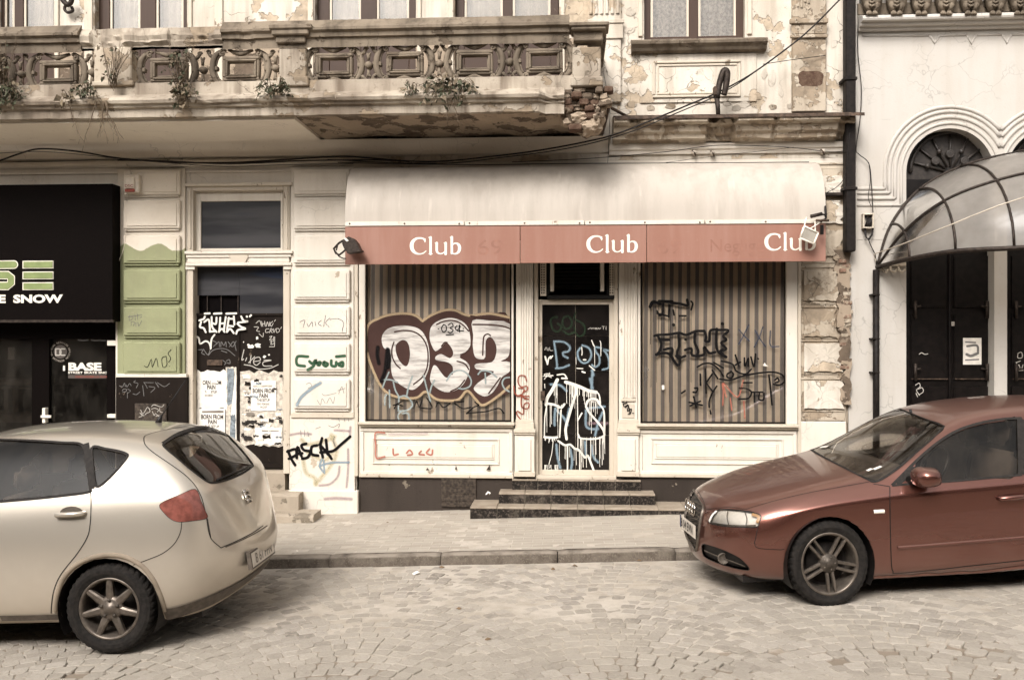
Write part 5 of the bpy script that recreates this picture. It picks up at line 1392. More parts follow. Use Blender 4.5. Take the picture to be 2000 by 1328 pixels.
    def finish(s):
        N = [Vector(v[s.nl]).normalized() for v in s.bm.verts]; me = bpy.data.meshes.new('body'); s.bm.to_mesh(me); me.shade_smooth(); me.normals_split_custom_set_from_vertices(N); o = bpy.data.objects.new('body', me); COL.objects.link(o)
        me.materials.append(M[s.paint]); o.parent = s.root; return o
    def ribbon(s, pts, w, name, m, off=.0015, parent=None, k=6, closed=False, smooth=True, thick=0):
        """strip lying on the body along a photograph polyline; w in pixels"""
        pp = [(p[0], p[1], p[2] if len(p) > 2 else 1) for p in pts]
        if smooth and len(pp) > 2: pp = crom(pp, k, closed)
        if closed: pp = pp+[pp[0]]
        H = []
        for a, b, c in pp:
            h, nn = s.hit(a, b)
            if h is not None: H.append((h, nn, c))
        mb = MB(); V = []; n = len(H)
        if n < 2: return None
        for i in range(n):
            t = (H[min(i+1,n-1)][0]-H[max(i-1,0)][0]); t = t.normalized() if t.length > 1e-9 else Vector((1,0,0))
            nn = H[i][1]; sd = t.cross(nn).normalized(); d = (H[i][0]-CAM).length; hw = w*H[i][2]*.5*d/F_PX
            c = H[i][0]+nn*off
            if thick: V += [c+sd*hw-nn*off, c+sd*hw*.6+nn*thick, c-sd*hw*.6+nn*thick, c-sd*hw-nn*off]
            else: V += [c+sd*hw, c-sd*hw]
        q = 4 if thick else 2
        mb.add(V, [(i*q+j, i*q+j+1, (i+1)*q+j+1, (i+1)*q+j) for i in range(n-1) for j in range(q-1)], True)
        return mb.obj(name, M[m], parent or s.root, recalc=False)
    def put(s, mb):
        mb.v = [tuple(s.mw @ Vector(v)) for v in mb.v]; return mb
    def part(s, mb, name, m, parent=None): return s.put(mb).obj(name, M[m], parent or s.root)

def wheel(car, cx, cz, yo, sgn, R, rimR, width, style, steer=0):
    """wheel with tyre, rim, spokes; outer face towards sgn*y"""
    w = bpy.data.objects.new('wheel', None); COL.objects.link(w); w.parent = car.root
    T = car.mw @ Matrix.Translation((cx, yo, cz)) @ Matrix.Rotation(steer, 4, 'Z') @ (Matrix.Identity(4) if sgn < 0 else Matrix.Rotation(pi, 4, 'Z'))
    # local: outer face at y = 0, running to y = +width
    def emit(mb, name, m):
        mb.v = [tuple(T @ Vector(v)) for v in mb.v]; return mb.obj(name, M[m], w)
    mb = MB(); n = 120
    prof = [(rimR-.012,.03),(rimR,.012),(rimR+.010,.004),(rimR+.035,-.006),(R-.045,-.008),(R-.022,.0),(R-.008,.014),(R-.002,.03),(R,.05),(R,.085),(R-.008,.088),(R-.008,.096),(R,.099),(R,width-.05),(R-.01,width-.012),(R-.05,width+.006),(rimR,width-.01)]
    V = []; q = len(prof)
    for k in range(n):
        a = 2*pi*k/n
        for j, (r, y) in enumerate(prof):
            rr = r
            if 6 <= j <= 9 or 12 <= j <= 13:
                if k % 3 == (0 if j < 9 else 1): rr -= .007
            V.append((cos(a+.03*(j-8)*(6 <= j <= 13)*.6)*rr, y, sin(a+.03*(j-8)*(6 <= j <= 13)*.6)*rr))
    mb.add(V, [(k*q+j, ((k+1)%n)*q+j, ((k+1)%n)*q+j+1, k*q+j+1) for k in range(n) for j in range(q-1)], False)
    emit(mb, 'tyre', 'tyre')
    mb = MB(); mb.lathe([(rimR+.004,.008),(rimR-.004,.002),(rimR-.014,.010),(rimR-.022,.03),(rimR-.03,.10),(rimR-.05,.19)], (0,0,0), 'y', 64); emit(mb, 'rim', 'alloy')
    mb = MB(); mb.lathe([(0,.15),(rimR-.03,.15)], (0,0,0), 'y', 40); mb.lathe([(0,.08),(.07,.08),(.075,.12),(.15,.121),(.15,.13)], (0,0,0), 'y', 40); emit(mb, 'brake_disc', 'brake')
    def bar(mb, a, r0, r1, w0, w1, y0, y1, d=.03, off0=0, off1=0):
        ca, sa = cos(a), sin(a); V = []
        for (r, hw, y, o) in ((r0, w0, y0, off0), ((r0+r1)/2, (w0+w1)/2, (y0+y1)/2-.004, (off0+off1)/2), (r1, w1, y1, off1)):
            for (t, yy) in ((-hw, y+.008), (-hw*.55, y), (hw*.55, y), (hw, y+.008), (hw, y+d), (-hw, y+d)): V.append((ca*r-sa*(t+o), yy, sa*r+ca*(t+o)))
        Fc = [(i*6+j, (i+1)*6+j, (i+1)*6+(j+1)%6, i*6+(j+1)%6) for i in range(2) for j in range(6)]; mb.add(V, Fc)
    if style == 7:
        for k in range(7):
            a = pi/2+2*pi*k/7; mb = MB(); bar(mb, a, .05, rimR-.012, .030, .020, .020, .012, .035); bar(mb, a, .075, rimR-.03, .004, .004, .0185, .0105, .004)
            emit(mb, 'spoke', 'alloy')
        mb = MB(); mb.lathe([(0,.004),(.030,.006),(.034,.012),(.06,.016),(.085,.022),(.088,.05)], (0,0,0), 'y', 30); emit(mb, 'hub', 'alloy')
        for k in range(5):
            a = pi/2+2*pi*k/5; mb = MB(); mb.lathe([(0,.004),(.011,.005),(.013,.02)], (cos(a)*.058, 0, sin(a)*.058), 'y', 8); emit(mb, 'wheel_bolt', 'alloy_dark')
    else:
        for k in range(5):
            a = pi/2+.08+2*pi*k/5-pi
            for o in (-1, 1):
                mb = MB(); bar(mb, a, .05, rimR-.010, .013, .011, .030, .010, .03, o*.020, o*.027); emit(mb, 'spoke', 'alloy')
        mb = MB(); mb.lathe([(0,.016),(.034,.016),(.036,.020),(.058,.021),(.062,.026),(.072,.028),(.074,.06)], (0,0,0), 'y', 30); emit(mb, 'hub', 'alloy_dark')
        for k in range(5):
            a = 2*pi*k/5; mb = MB(); mb.lathe([(0,.018),(.006,.018),(.007,.022)], (cos(a)*.047, 0, sin(a)*.047), 'y', 8); emit(mb, 'wheel_bolt', 'alloy')
    return w
def circ(cx, cz, r, n=40, flat=None):
    return [(cx+r*cos(2*pi*k/n), cz+r*sin(2*pi*k/n)) for k in range(n)]
def well(car, cx, cz, r, y_out, sgn, dep=.42):
    mb = MB(); n = 32; V = []
    for y in (y_out-.012, y_out-dep):
        for k in range(n+1): a = -.5+(pi+1.0)*k/n; V.append((cx+cos(a)*r, sgn*y, cz+sin(a)*r))
    mb.add(V, [(k, k+1, n+2+k, n+1+k) for k in range(n)], True)
    mb.add([(cx, sgn*(y_out-dep), cz)]+[V[n+1+k] for k in range(n+1)], [(0, k, k+1) for k in range(1, n+1)])
    return car.part(mb, 'wheel_well', 'car_black')
def seat(car, x, y, z0, h=.62):
    mb = MB(); bm = bmesh.new()
    bmesh.ops.create_cube(bm, size=1, matrix=Matrix.Translation((x+.16, y, z0+.33)) @ Matrix.Rotation(.22, 4, 'Y') @ Matrix.Diagonal((.16,.48,h,1)))
    bmesh.ops.create_cube(bm, size=1, matrix=Matrix.Translation((x-.12, y, z0)) @ Matrix.Diagonal((.52,.5,.16,1)))
    bmesh.ops.create_cube(bm, size=1, matrix=Matrix.Translation((x+.26, y, z0+.75)) @ Matrix.Rotation(.15, 4, 'Y') @ Matrix.Diagonal((.10,.27,.19,1)))
    bmesh.ops.bevel(bm, geom=bm.edges[:], offset=.045, segments=3, affect='EDGES'); mb.bm(bm, True)
    return car.part(mb, 'seat', 'seat_fabric')
def place(px, py_ground, depth, cx_local, y_face, yaw, pitch, scale, zs=1.0):
    """car matrix putting the ground contact of a wheel (local cx, outer face at -y_face) on the given photograph point"""
    r = ray(px, py_ground); tgt = CAM + r*(depth/F_PX)
    R = Matrix.Rotation(yaw, 4, 'Z') @ Matrix.Rotation(-pitch, 4, 'Y') @ Matrix.Diagonal((scale, scale, scale*zs, 1))
    off = R @ Vector((cx_local, -y_face, 0)); return Matrix.Translation(tgt-off) @ R
# ------------------------------------------------------------------ silver hatchback (seen from its rear quarter)
def rows(ys, zs): return list(zip(ys, zs))
ST = [(-3.20, rows((.60,.70,.76,.78,.76,.70,.62,.54), (.20,.26,.42,.56,.68,.75,.78,.80)), .84),
      (-2.75, rows((.70,.80,.85,.875,.86,.79,.70,.62), (.18,.25,.45,.62,.78,.88,.92,.95)), 1.00),
      (-2.10, rows((.74,.83,.865,.88,.87,.82,.74,.66), (.18,.24,.45,.65,.86,.98,1.03,1.06)), 1.11),
      (-1.55, rows((.74,.84,.87,.885,.87,.82,.74,.64), (.18,.24,.45,.66,.88,1.00,1.20,1.36)), 1.43),
      (-1.05, rows((.74,.84,.87,.885,.87,.83,.73,.60), (.18,.24,.45,.68,.90,1.02,1.28,1.485)), 1.555),
      (-.50, rows((.74,.84,.872,.888,.872,.83,.735,.60), (.18,.24,.45,.70,.93,1.06,1.29,1.49)), 1.562),
      (-.20, rows((.74,.845,.88,.893,.876,.83,.735,.60), (.18,.25,.46,.71,.945,1.085,1.30,1.475)), 1.55),
      (.10, rows((.73,.845,.885,.895,.878,.83,.735,.60), (.18,.25,.47,.72,.96,1.11,1.30,1.445)), 1.525),
      (.32, rows((.72,.825,.875,.885,.87,.825,.73,.61), (.17,.25,.48,.73,.97,1.13,1.29,1.40)), 1.475),
      (.47, rows((.68,.785,.845,.86,.85,.80,.725,.64), (.185,.27,.49,.70,.96,1.13,1.215,1.27)), 1.325),
      (.60, rows((.60,.71,.79,.81,.80,.76,.71,.65), (.215,.30,.50,.68,.94,1.07,1.11,1.135)), 1.16)]
FR = [(-3.33,.22),(-3.42,.28),(-3.44,.42),(-3.43,.56),(-3.40,.68),(-3.35,.76),(-3.30,.80),(-3.25,.83)]
RE = [(.66,.27),(.78,.34),(.87,.50),(.87,.64),(.795,.86),(.74,1.03),(.70,1.09),(.67,1.125)]
MW = place(214, 1279, 6.37, 0, .875, .010, .035, 1.0)
SV = Car('silver_car', 'dusty silver hatchback with seven-spoke wheel, cut off by the picture edge', ST, FR, RE, MW, 'paint_silver')
c = SV
for x in (0, -2.578):
    for sg in (-1, 1): c.cut_side(circ(x, .315, .358, 28), sg, ymin=.55); well(c, x, .315, .357, .89, sg)
# windows: rear door glass, quarter glass, tailgate glass
dg = [(-60,858),(0,858),(60,860),(120,864),(160,868.5),(168,900),(176,952),(172,961),(120,968),(60,974),(0,979),(-60,985)]
qg = [(180,873),(205,876),(232,881),(246,886),(249,891),(240,904),(222,925),(202,944),(190,950),(184,940),(180,905)]
rw = [(320,866),(352,848),(390,837),(424,833.5),(436,840),(452,856),(474,880),(493,905),(490,913),(470,926),(440,938),(415,943),(400,938),(372,917),(345,894),(326,878)]
def side_xz(poly):
    out = []
    for a, b in poly:
        h, n_ = c.hit(a, b)
        if h is not None: q = c.inv @ h; out.append((q.x, q.z))
    return out
far = [side_xz(dg[1:-1]), side_xz(qg)]
tl = [(312,988),(320,980),(350,967),(381,955.5),(392,978),(400,997),(404,1011),(375,1016.5),(350,1018.5),(334,1013),(320,1000)]
lens = c.cut_px(tl, 'tail_light', 'tail_red', -.002, smooth=3)
pane = c.cut_px(dg, 'window', 'pane_car_side', .006, smooth=3); pane2 = c.cut_px(qg, 'window', 'pane_car_side', .006, smooth=3)
pane3 = c.cut_px(rw, 'rear_window', 'pane_car_rear', .004, smooth=3)
for f_ in far: c.cut_side(f_, 1, 'window', 'pane_car_side', .006)
fw = [(-1.62,1.05),(-1.25,1.36),(-.98,1.43),(-.90,1.06)]
for sg in (1,): c.cut_side(fw, sg, 'window', 'pane_car_side', .006)
body = c.finish()
# trims, shut lines
c.ribbon(dg[:], 5.0, 'window_seal', 'rubber', .002, pane, 4, True); c.ribbon(qg, 5.0, 'window_seal', 'rubber', .002, pane2, 4, True)
c.ribbon([(168,866),(172,890),(177,925),(180,955)], 10, 'pillar_trim', 'rubber', .003, pane)
c.ribbon(rw, 4.0, 'window_seal', 'rubber', .002, pane3, 4, True)
c.ribbon([(318,866),(350,846),(388,834.5),(426,831.5)], 7, 'spoiler_shadow', 'rubber', .003, pane3)
c.ribbon(tl, 2.0, 'lens_seal', 'rubber', .001, lens, 4, True)
c.ribbon([(177,960),(178,985),(176,1025),(170,1050),(150,1082),(120,1120),(106,1150),(101,1180),(100,1197)], 1.7, 'door_gap', 'car_black')
c.ribbon([(284,850.5),(281,856),(284,869),(300,884),(335,908),(362,928),(381,948),(394,973),(402,1005),(408,1040),(415,1055),(431,1069)], 1.6, 'tailgate_gap', 'car_black')
c.ribbon([(284,850.5),(300,845),(330,838),(370,831)], 1.5, 'tailgate_gap', 'car_black')
c.ribbon([(431,1069.5),(460,1057),(490,1042),(514,1026)], 1.8, 'tailgate_gap', 'car_black')
c.ribbon([(355,1019),(352,1040),(340,1062),(318,1080),(290,1092),(260,1103)], 1.3, 'bumper_gap', 'car_black')
c.ribbon([(405,1012),(408,1030),(412,1052)], 1.5, 'bumper_gap', 'car_black')
c.ribbon([(440,1068),(470,1055),(500,1040),(522,1026)], 2.2, 'bumper_step', 'plastic_grey', .002)
c.ribbon([(108,1192),(112,1160),(126,1126),(150,1102),(182,1088),(214,1083),(246,1088),(276,1104),(298,1130),(312,1160),(322,1192)], 9, 'arch_lip', 'dirt_edge', .003, None, thick=.012)
# lower valance
c.ribbon([(322,1199,1.2),(350,1193,1.1),(400,1176),(440,1157),(470,1139,.9),(500,1117,.8),(524,1097,.7)], 24, 'bumper_valance', 'plastic_grey', .006)
c.ribbon([(2,1206),(60,1205),(118,1203)], 12, 'sill_cover', 'plastic_grey', .006)
# taillight facets
c.ribbon([(330,992),(345,984),(362,978),(384,966)], 2.0, 'lamp_facet', 'tail_rose', .002, lens)
c.ribbon([(388,975),(394,990),(399,1008)], 2.5, 'lamp_facet', 'tail_rose', .002, lens)
# door handle: recess and bar
h, n_ = c.hit(140, 1003)
mb = MB(); q = c.inv @ h
V = []
for k in range(17): a = 2*pi*k/16; V.append((q.x+cos(a)*.085, q.y-.003, q.z+.004+sin(a)*.048))
mb.add(V[:16], [tuple(range(16))]); hd = c.part(mb, 'handle_recess', 'plastic_grey')
mb = MB(); mb.tube([(q.x-.105, q.y-.006, q.z-.004), (q.x-.095, q.y-.030, q.z-.002), (q.x, q.y-.040, q.z+.002), (q.x+.085, q.y-.034, q.z+.004), (q.x+.10, q.y-.008, q.z+.004)], [.014,.017,.018,.017,.014], 8); c.part(mb, 'door_handle', 'paint_silver', hd)
# badge, plate, wiper, aerial
h, n_ = c.hit(482, 969); t_ = (c.mw.to_3x3() @ Vector((0,1,0))).normalized(); u_ = n_.cross(t_).normalized(); u_ = u_ if u_.z > 0 else -u_
def on(h, n_, a, b, off): return h+t_*a+u_*b+n_*off
mb = MB()
fr_ = [(-.045,.05),(.04,.05),(.045,.03),(-.02,.03),(.045,-.0),(.045,-.05),(-.045,-.05),(-.045,-.03),(.02,-.03),(-.045,0)]
for k in range(3): mb.tube([on(h, n_, -.04, .04-.035*k, .008), on(h, n_, .0, .045-.035*k, .010), on(h, n_, .042, .03-.035*k, .008)], .010, 6)
mb.tube([on(h, n_, -.045, .05, .006), on(h, n_, -.045, -.05, .006), on(h, n_, .045, -.05, .006), on(h, n_, .045, .05, .006), on(h, n_, -.045, .05, .006)], .006, 6)
mb.obj('badge', M['chrome'], c.root)
hc, nc = c.hit(503, 1080); h = hc
pl_c = [(474,1080),(529,1050),(533,1072),(479,1108)]
P4 = [c.hit(a, b)[0] for a, b in ((476,1084),(530,1052),(533,1074),(480,1108))]
if all(p is not None for p in P4):
    cen = sum(P4, Vector())/4; lx = c.mw.to_3x3() @ Vector((1,0,0)); ly = (c.mw.to_3x3() @ Vector((0,1,0))).normalized(); lz = (c.mw.to_3x3() @ Vector((0,0,1))).normalized(); lx.normalize()
    lz2 = (lz-lx*.12).normalized(); bx = max((p-cen).dot(lx) for p in P4)
    o0 = cen+lx*(bx*.5+.012)
    def pq(a, b, o=0): return o0+ly*a+lz2*b+lx*o
    mb = MB(); mb.add([pq(-.27,-.065), pq(.27,-.065), pq(.27,.065), pq(-.27,.065), pq(-.27,-.065,-.03), pq(.27,-.065,-.03), pq(.27,.065,-.03), pq(-.27,.065,-.03)], [(0,1,2,3),(0,1,5,4),(1,2,6,5),(2,3,7,6),(3,0,4,7)]); np_ = mb.obj('number_plate', M['plastic_grey'], c.root)
    mb = MB(); mb.add([pq(-.255,-.052,.002), pq(.255,-.052,.002), pq(.255,.052,.002), pq(-.255,.052,.002)], [(0,1,2,3)]); mb.obj('plate_face', M['plate_white'], np_)
    def plate_text(txt, u0, hgt, o0_, ax, up, nrm_, mat_, par, sxx=1.0):
        V, Fc = bake_text(txt, .01, 'CENTER'); k = hgt/.69; mb = MB()
        mb.add([o0_+ax*(u0+v[0]*k*sxx)+up*(v[1]*k-hgt/2)+nrm_*.004 for v in V], Fc); mb.obj('plate_number', M[mat_], par, recalc=False)
    plate_text('B 61 PFN', 0.01, .072, o0, ly, lz2, lx, 'ink_grey', np_, .95)
h1, n1 = c.hit(420, 940); h2, n2 = c.hit(488, 911)
if h1 is not None and h2 is not None:
    mb = MB(); mb.tube([h1+n1*.02, (h1+h2)/2+n1*.03, h2+n2*.02], .008, 5); mb.obj('wiper', M['car_black'], c.root)
h, n_ = c.hit(309, 824.5)
if h is not None:
    mb = MB(); mb.tube([h-Vector((0,0,.01)), h+Vector((.012,0,.025)), h+Vector((.03,0,.06))], [.03,.02,.006], 8); mb.tube([h+Vector((.025,0,.045)), h+Vector((.20,.05,.33))], .0045, 5); mb.obj('roof_aerial', M['car_black'], c.root)
for x, y in ((-1.1,-.38),(-1.1,.38),(-.30,-.40),(-.30,.40)): seat(c, x, y, .42)
mb = MB(); mb.box(-2.2, .55, -.72, .72, .30, .34); mb.box(.10, .56, -.70, .70, .34, .62); mb.box(-2.05, -1.75, -.7, .7, .5, .98, .04); c.part(mb, 'cabin_floor', 'seat_fabric')
mb = MB(); mb.tube([(-1.55+.08*sin(a), -.38+.18*cos(a), .98+.16*sin(a)) for a in [2*pi*k/20 for k in range(21)]], .015, 6); c.part(mb, 'steering_wheel', 'car_black')
for x in (0, -2.578):
    wheel(c, x, .315, -.868, -1, .315, .212, .205, 7); wheel(c, x, .315, .868, 1, .315, .212, .205, 7)
mb = MB(); mb.box(-3.1, .55, -.6, .6, .17, .22); c.part(mb, 'underbody', 'car_black')

# ------------------------------------------------------------------ copper saloon (seen from its front quarter)
ST = [(-.60, rows((.56,.68,.765,.79,.76,.70,.63,.55), (.17,.22,.36,.50,.63,.69,.715,.735)), .765),
      (-.36, rows((.68,.77,.825,.842,.843,.775,.71,.62), (.16,.22,.38,.54,.69,.755,.79,.81)), .845),
      (-.02, rows((.73,.81,.858,.874,.876,.80,.735,.65), (.16,.22,.40,.58,.755,.83,.865,.885)), .92),
      (.36, rows((.74,.82,.862,.880,.882,.81,.745,.67), (.16,.22,.40,.58,.785,.875,.92,.945)), .98),
      (.56, rows((.74,.83,.865,.884,.886,.818,.765,.70), (.16,.22,.40,.58,.80,.895,.955,.985)), 1.03),
      (.86, rows((.74,.83,.866,.885,.888,.822,.765,.675), (.16,.22,.40,.59,.815,.91,1.05,1.13)), 1.195),
      (1.16, rows((.74,.83,.866,.885,.888,.824,.735,.61), (.16,.22,.40,.59,.825,.92,1.12,1.285)), 1.355),
      (1.50, rows((.74,.83,.866,.885,.888,.824,.715,.575), (.16,.22,.40,.60,.84,.935,1.16,1.355)), 1.42),
      (2.00, rows((.74,.83,.866,.885,.888,.824,.71,.57), (.16,.22,.40,.60,.855,.95,1.17,1.37)), 1.44),
      (2.50, rows((.74,.83,.866,.885,.888,.824,.71,.56), (.16,.22,.40,.61,.87,.965,1.17,1.35)), 1.42),
      (2.95, rows((.73,.82,.86,.88,.87,.82,.72,.58), (.16,.23,.40,.62,.88,.98,1.13,1.24)), 1.30),
      (3.30, rows((.70,.80,.85,.87,.855,.80,.72,.62), (.18,.25,.42,.63,.885,.97,1.0,1.02)), 1.05),
      (3.52, rows((.62,.74,.80,.82,.80,.74,.68,.60), (.22,.30,.46,.64,.87,.94,.96,.97)), .985)]
FR = [(-.80,.19),(-.875,.235),(-.895,.36),(-.89,.48),(-.86,.62),(-.80,.69),(-.74,.72),(-.68,.745)]
RE = [(3.6,.26),(3.68,.34),(3.70,.48),(3.68,.64),(3.64,.86),(3.60,.94),(3.56,.965),(3.54,.98)]
MW = place(1625, 1186, 6.95, 0, .86, radians(7.2), .036, .965, 1.065)
CP = Car('copper_car', 'copper red saloon with five-spoke wheels parked nose towards the steps', ST, FR, RE, MW, 'paint_copper', crease=((4, 1, 11, .75),))
c = CP
for x in (0, 2.648):
    for sg in (-1, 1): c.cut_side(circ(x, .318, .352, 28), sg, ymin=.55); well(c, x, .318, .351, .885, sg)
ws = [(1578,872),(1600,858),(1650,830),(1700,803),(1738,789),(1760,799),(1800,815),(1845,832),(1820,858),(1785,888),(1750,917),(1712,940),(1690,934),(1650,914),(1615,896),(1590,882)]
sg_ = [(1788,906),(1800,892),(1832,866),(1870,844),(1915,829),(1960,822),(1988,820.5),(1988,926),(1930,933),(1880,938),(1835,942),(1790,942)]
sg2 = [(2010,820),(2080,821),(2150,830),(2190,850),(2200,905),(2120,914),(2010,924)]
hl = [(1384,1019),(1389,1007),(1398,997),(1412,994),(1445,996),(1470,1000),(1486,1007),(1483,1020),(1478,1029),(1450,1029),(1420,1028),(1395,1024)]
gr = [(1349,950),(1356,960),(1367,977),(1375,991),(1371,1010),(1366,1040),(1361,1075),(1352,1064),(1342,1045),(1337,1020),(1337,985),(1342,962)]
fg = [(1372,1063),(1385,1065),(1410,1073),(1440,1087),(1455,1099),(1463,1112),(1440,1110),(1405,1100),(1378,1088),(1372,1078)]
far = []
for poly in (sg_, sg2):
    out = []
    for a, b in poly:
        h, n_ = c.hit(a, b)
        if h is not None: q = c.inv @ h; out.append((q.x, q.z))
    far.append(out)
lamp = c.cut_px(hl, 'headlight', 'lens_clear', .0, smooth=3)
grille = c.cut_px(gr, 'grille', 'car_black', .012, smooth=3)
fog = c.cut_px(fg, 'lower_intake', 'car_black', .02, smooth=3)
wsh = c.cut_px(ws, 'windscreen', 'pane_car', .004, smooth=3)
sp = c.cut_px(sg_, 'window', 'pane_car_side', .006, smooth=3); sp2 = c.cut_px(sg2, 'window', 'pane_car_side', .006, smooth=3)
for f_ in far:
    if len(f_) > 3: c.cut_side(f_, 1, 'window', 'pane_car_side', .006)
rwin = [(2.62,1.33),(2.70,1.36),(3.22,1.06),(3.16,1.03)]
body = c.finish()
# headlight interior
mb = MB(); lm = lamp.data; V = [v.co.copy() for v in lm.vertices]; cen = sum(V, Vector())/len(V)
mb.add([cen+(v-cen)*.98+Vector((.012,.03,0)) for v in V], [tuple(p.vertices) for p in lm.polygons], True); mb.obj('reflector', M['reflector'], lamp, recalc=False)
for (px, py, r) in ((1405,1010,.050),(1436,1012,.055)):
    h, n_ = c.hit(px, py); mb = MB(); ax = (h-CAM).normalized(); o_ = h+Vector((.02,.03,0)); q = o_-n_*.01
    mb.tube([o_-n_*.05, o_-n_*.005], r, 14); mb.tube([o_-n_*.012, o_+n_*.0], [r*.7, r*.3], 12); mb.obj('lamp_bowl', M['reflector'], lamp)
c.ribbon([(1421,996),(1419,1010),(1423,1027)], 2, 'lamp_divider', 'alloy', -.005, lamp); c.ribbon([(1454,998),(1458,1012),(1456,1027)], 2, 'lamp_divider', 'alloy', -.005, lamp)
c.ribbon([(1392,1022),(1420,1026),(1452,1027),(1476,1026)], 4, 'lamp_trim', 'plastic_grey', -.005, lamp)
c.ribbon([(1468,1003),(1482,1009),(1478,1020)], 6, 'indicator', 'amber', -.004, lamp)
c.ribbon([(1385,1018),(1391,1006),(1400,997)], 5, 'lamp_bezel', 'reflector', .001, lamp)
c.ribbon(hl, 1.6, 'lamp_seal', 'car_black', .001, lamp, 4, True)
# grille bars, frame, emblem, plate
for k in range(13):
    y0 = 958+k*8.5; c.ribbon([(1338,y0+8),(1352,y0+2),(1372,y0+12)], 1.6, 'grille_bar', 'plastic_grey', -.004, grille); c.ribbon([(1340,y0+14),(1356,y0+14),(1373,y0+2)], 1.4, 'grille_bar', 'plastic_grey', -.005, grille)
c.ribbon(gr, 2.2, 'grille_frame', 'alloy', .006, grille, 4, True, thick=.012)
h, n_ = c.hit(1351, 990); ly = (c.mw.to_3x3() @ Vector((0,1,0))).normalized(); lx = (c.mw.to_3x3() @ Vector((1,0,0))).normalized(); lz = Vector((0,0,1))
for k in range(4):
    o_ = h-lx*.014+ly*(.115-.077*k)*.9
    mb = MB(); mb.tube([o_+ly*(.052*cos(a))+lz*(.052*sin(a)) for a in [2*pi*j/24 for j in range(25)]], .0075, 7, False); mb.obj('emblem_ring', M['chrome'], grille)
h, n_ = c.hit(1349, 1028); o0 = h-lx*.022+ly*.02
mb = MB(); mb.add([o0+ly*a+lz*b for a, b in ((-.26,-.055),(.26,-.055),(.26,.055),(-.26,.055))], [(0,1,2,3)]); npl = mb.obj('number_plate', M['plate_white'], c.root)
mb = MB(); mb.add([o0-lx*.001+ly*a+lz*b for a, b in ((.215,-.052),(.257,-.052),(.257,.052),(.215,.052))], [(0,1,2,3)]); mb.obj('plate_band', M['plate_blue'], npl)
plate_text('B 04 EVN', -.02, .07, o0, -ly, lz, -lx, 'ink', npl, .95)
# lower intake bars and fog lamp
c.ribbon([(1374,1075),(1400,1086),(1430,1097),(1455,1107)], 2.2, 'intake_bar', 'plastic_grey', -.006, fog)
h, n_ = c.hit(1414, 1091); mb = MB(); mb.lathe([(0,.004),(.035,.0),(.042,-.012),(.046,.01)], (0,0,0), 'y', 18)
mb.v = [tuple(h+ly*.01+Vector(v)) for v in mb.v]; mb.obj('fog_lamp', M['plastic_grey'], fog)
c.ribbon(fg, 1.6, 'intake_edge', 'car_black', .002, fog, 4, True)
# screen surround, window trims
c.ribbon(ws[9:]+ws[:1], 4.5, 'scuttle', 'rubber', .003, wsh); c.ribbon(ws[7:12], 3, 'screen_seal', 'rubber', .002, wsh); c.ribbon(ws[:5], 2.5, 'screen_seal', 'rubber', .002, wsh); c.ribbon(ws[4:8], 2, 'screen_seal', 'rubber', .002, wsh)
c.ribbon([(1742,948),(1762,928),(1795,895),(1832,864),(1870,841),(1915,826),(1960,818.5),(1996,816.5)], 5, 'window_trim', 'rubber', .003, sp)
c.ribbon([(1742,948),(1790,944),(1840,941),(1900,936),(1996,927)], 4, 'window_trim', 'rubber', .003, sp); c.ribbon([(1993,818),(1994,870),(1995,926)], 12, 'pillar_trim', 'rubber', .003, sp)
c.ribbon([(1752,945),(1772,928),(1785,915),(1787,940)], 9, 'mirror_sail', 'rubber', .002, sp)
# shut lines
c.ribbon([(1738,951),(1738,980),(1739,1040),(1741,1100),(1744,1115),(1752,1119),(1820,1113),(1900,1104),(2005,1093)], 1.7, 'door_gap', 'car_black')
c.ribbon([(1706,945),(1720,947),(1738,950)], 1.6, 'door_gap', 'car_black')
c.ribbon([(1379,995),(1395,993),(1425,990),(1455,994),(1470,990),(1520,976),(1580,962),(1640,951),(1697,941)], 1.2, 'bonnet_gap', 'car_black')
c.ribbon([(1350,946),(1362,958),(1374,978),(1379,994)], 1.3, 'bonnet_gap', 'car_black')
c.ribbon([(1480,1030),(1476,1050),(1474,1062),(1482,1070),(1520,1073),(1532,1072)], 1.2, 'bumper_gap', 'car_black')
c.ribbon([(1753,1069),(1800,1065.5),(1880,1059),(2005,1049)], 5.5, 'door_moulding', 'paint_copper', .002, None, thick=.012)
c.ribbon([(1706,1136),(1760,1131),(1850,1122),(2005,1106)], 9, 'sill_cover', 'paint_copper', .003, None, thick=.012)
c.ribbon([(1706,999.5),(1720,998.5),(1727,998.5)], 7, 'side_indicator', 'letter_cream', .002, None, thick=.008)
c.ribbon([(1362,1094),(1400,1111),(1450,1124),(1516,1134)], 3, 'bumper_lip', 'plastic_grey', .004)
# door handle
h, n_ = c.hit(1975, 972); q = c.inv @ h
mb = MB(); mb.tube([(q.x-.11, q.y-.004, q.z), (q.x-.10, q.y-.028, q.z+.002), (q.x, q.y-.036, q.z+.006), (q.x+.10, q.y-.03, q.z+.01), (q.x+.115, q.y-.004, q.z+.012)], [.015,.018,.019,.018,.014], 8); c.part(mb, 'door_handle', 'paint_copper')
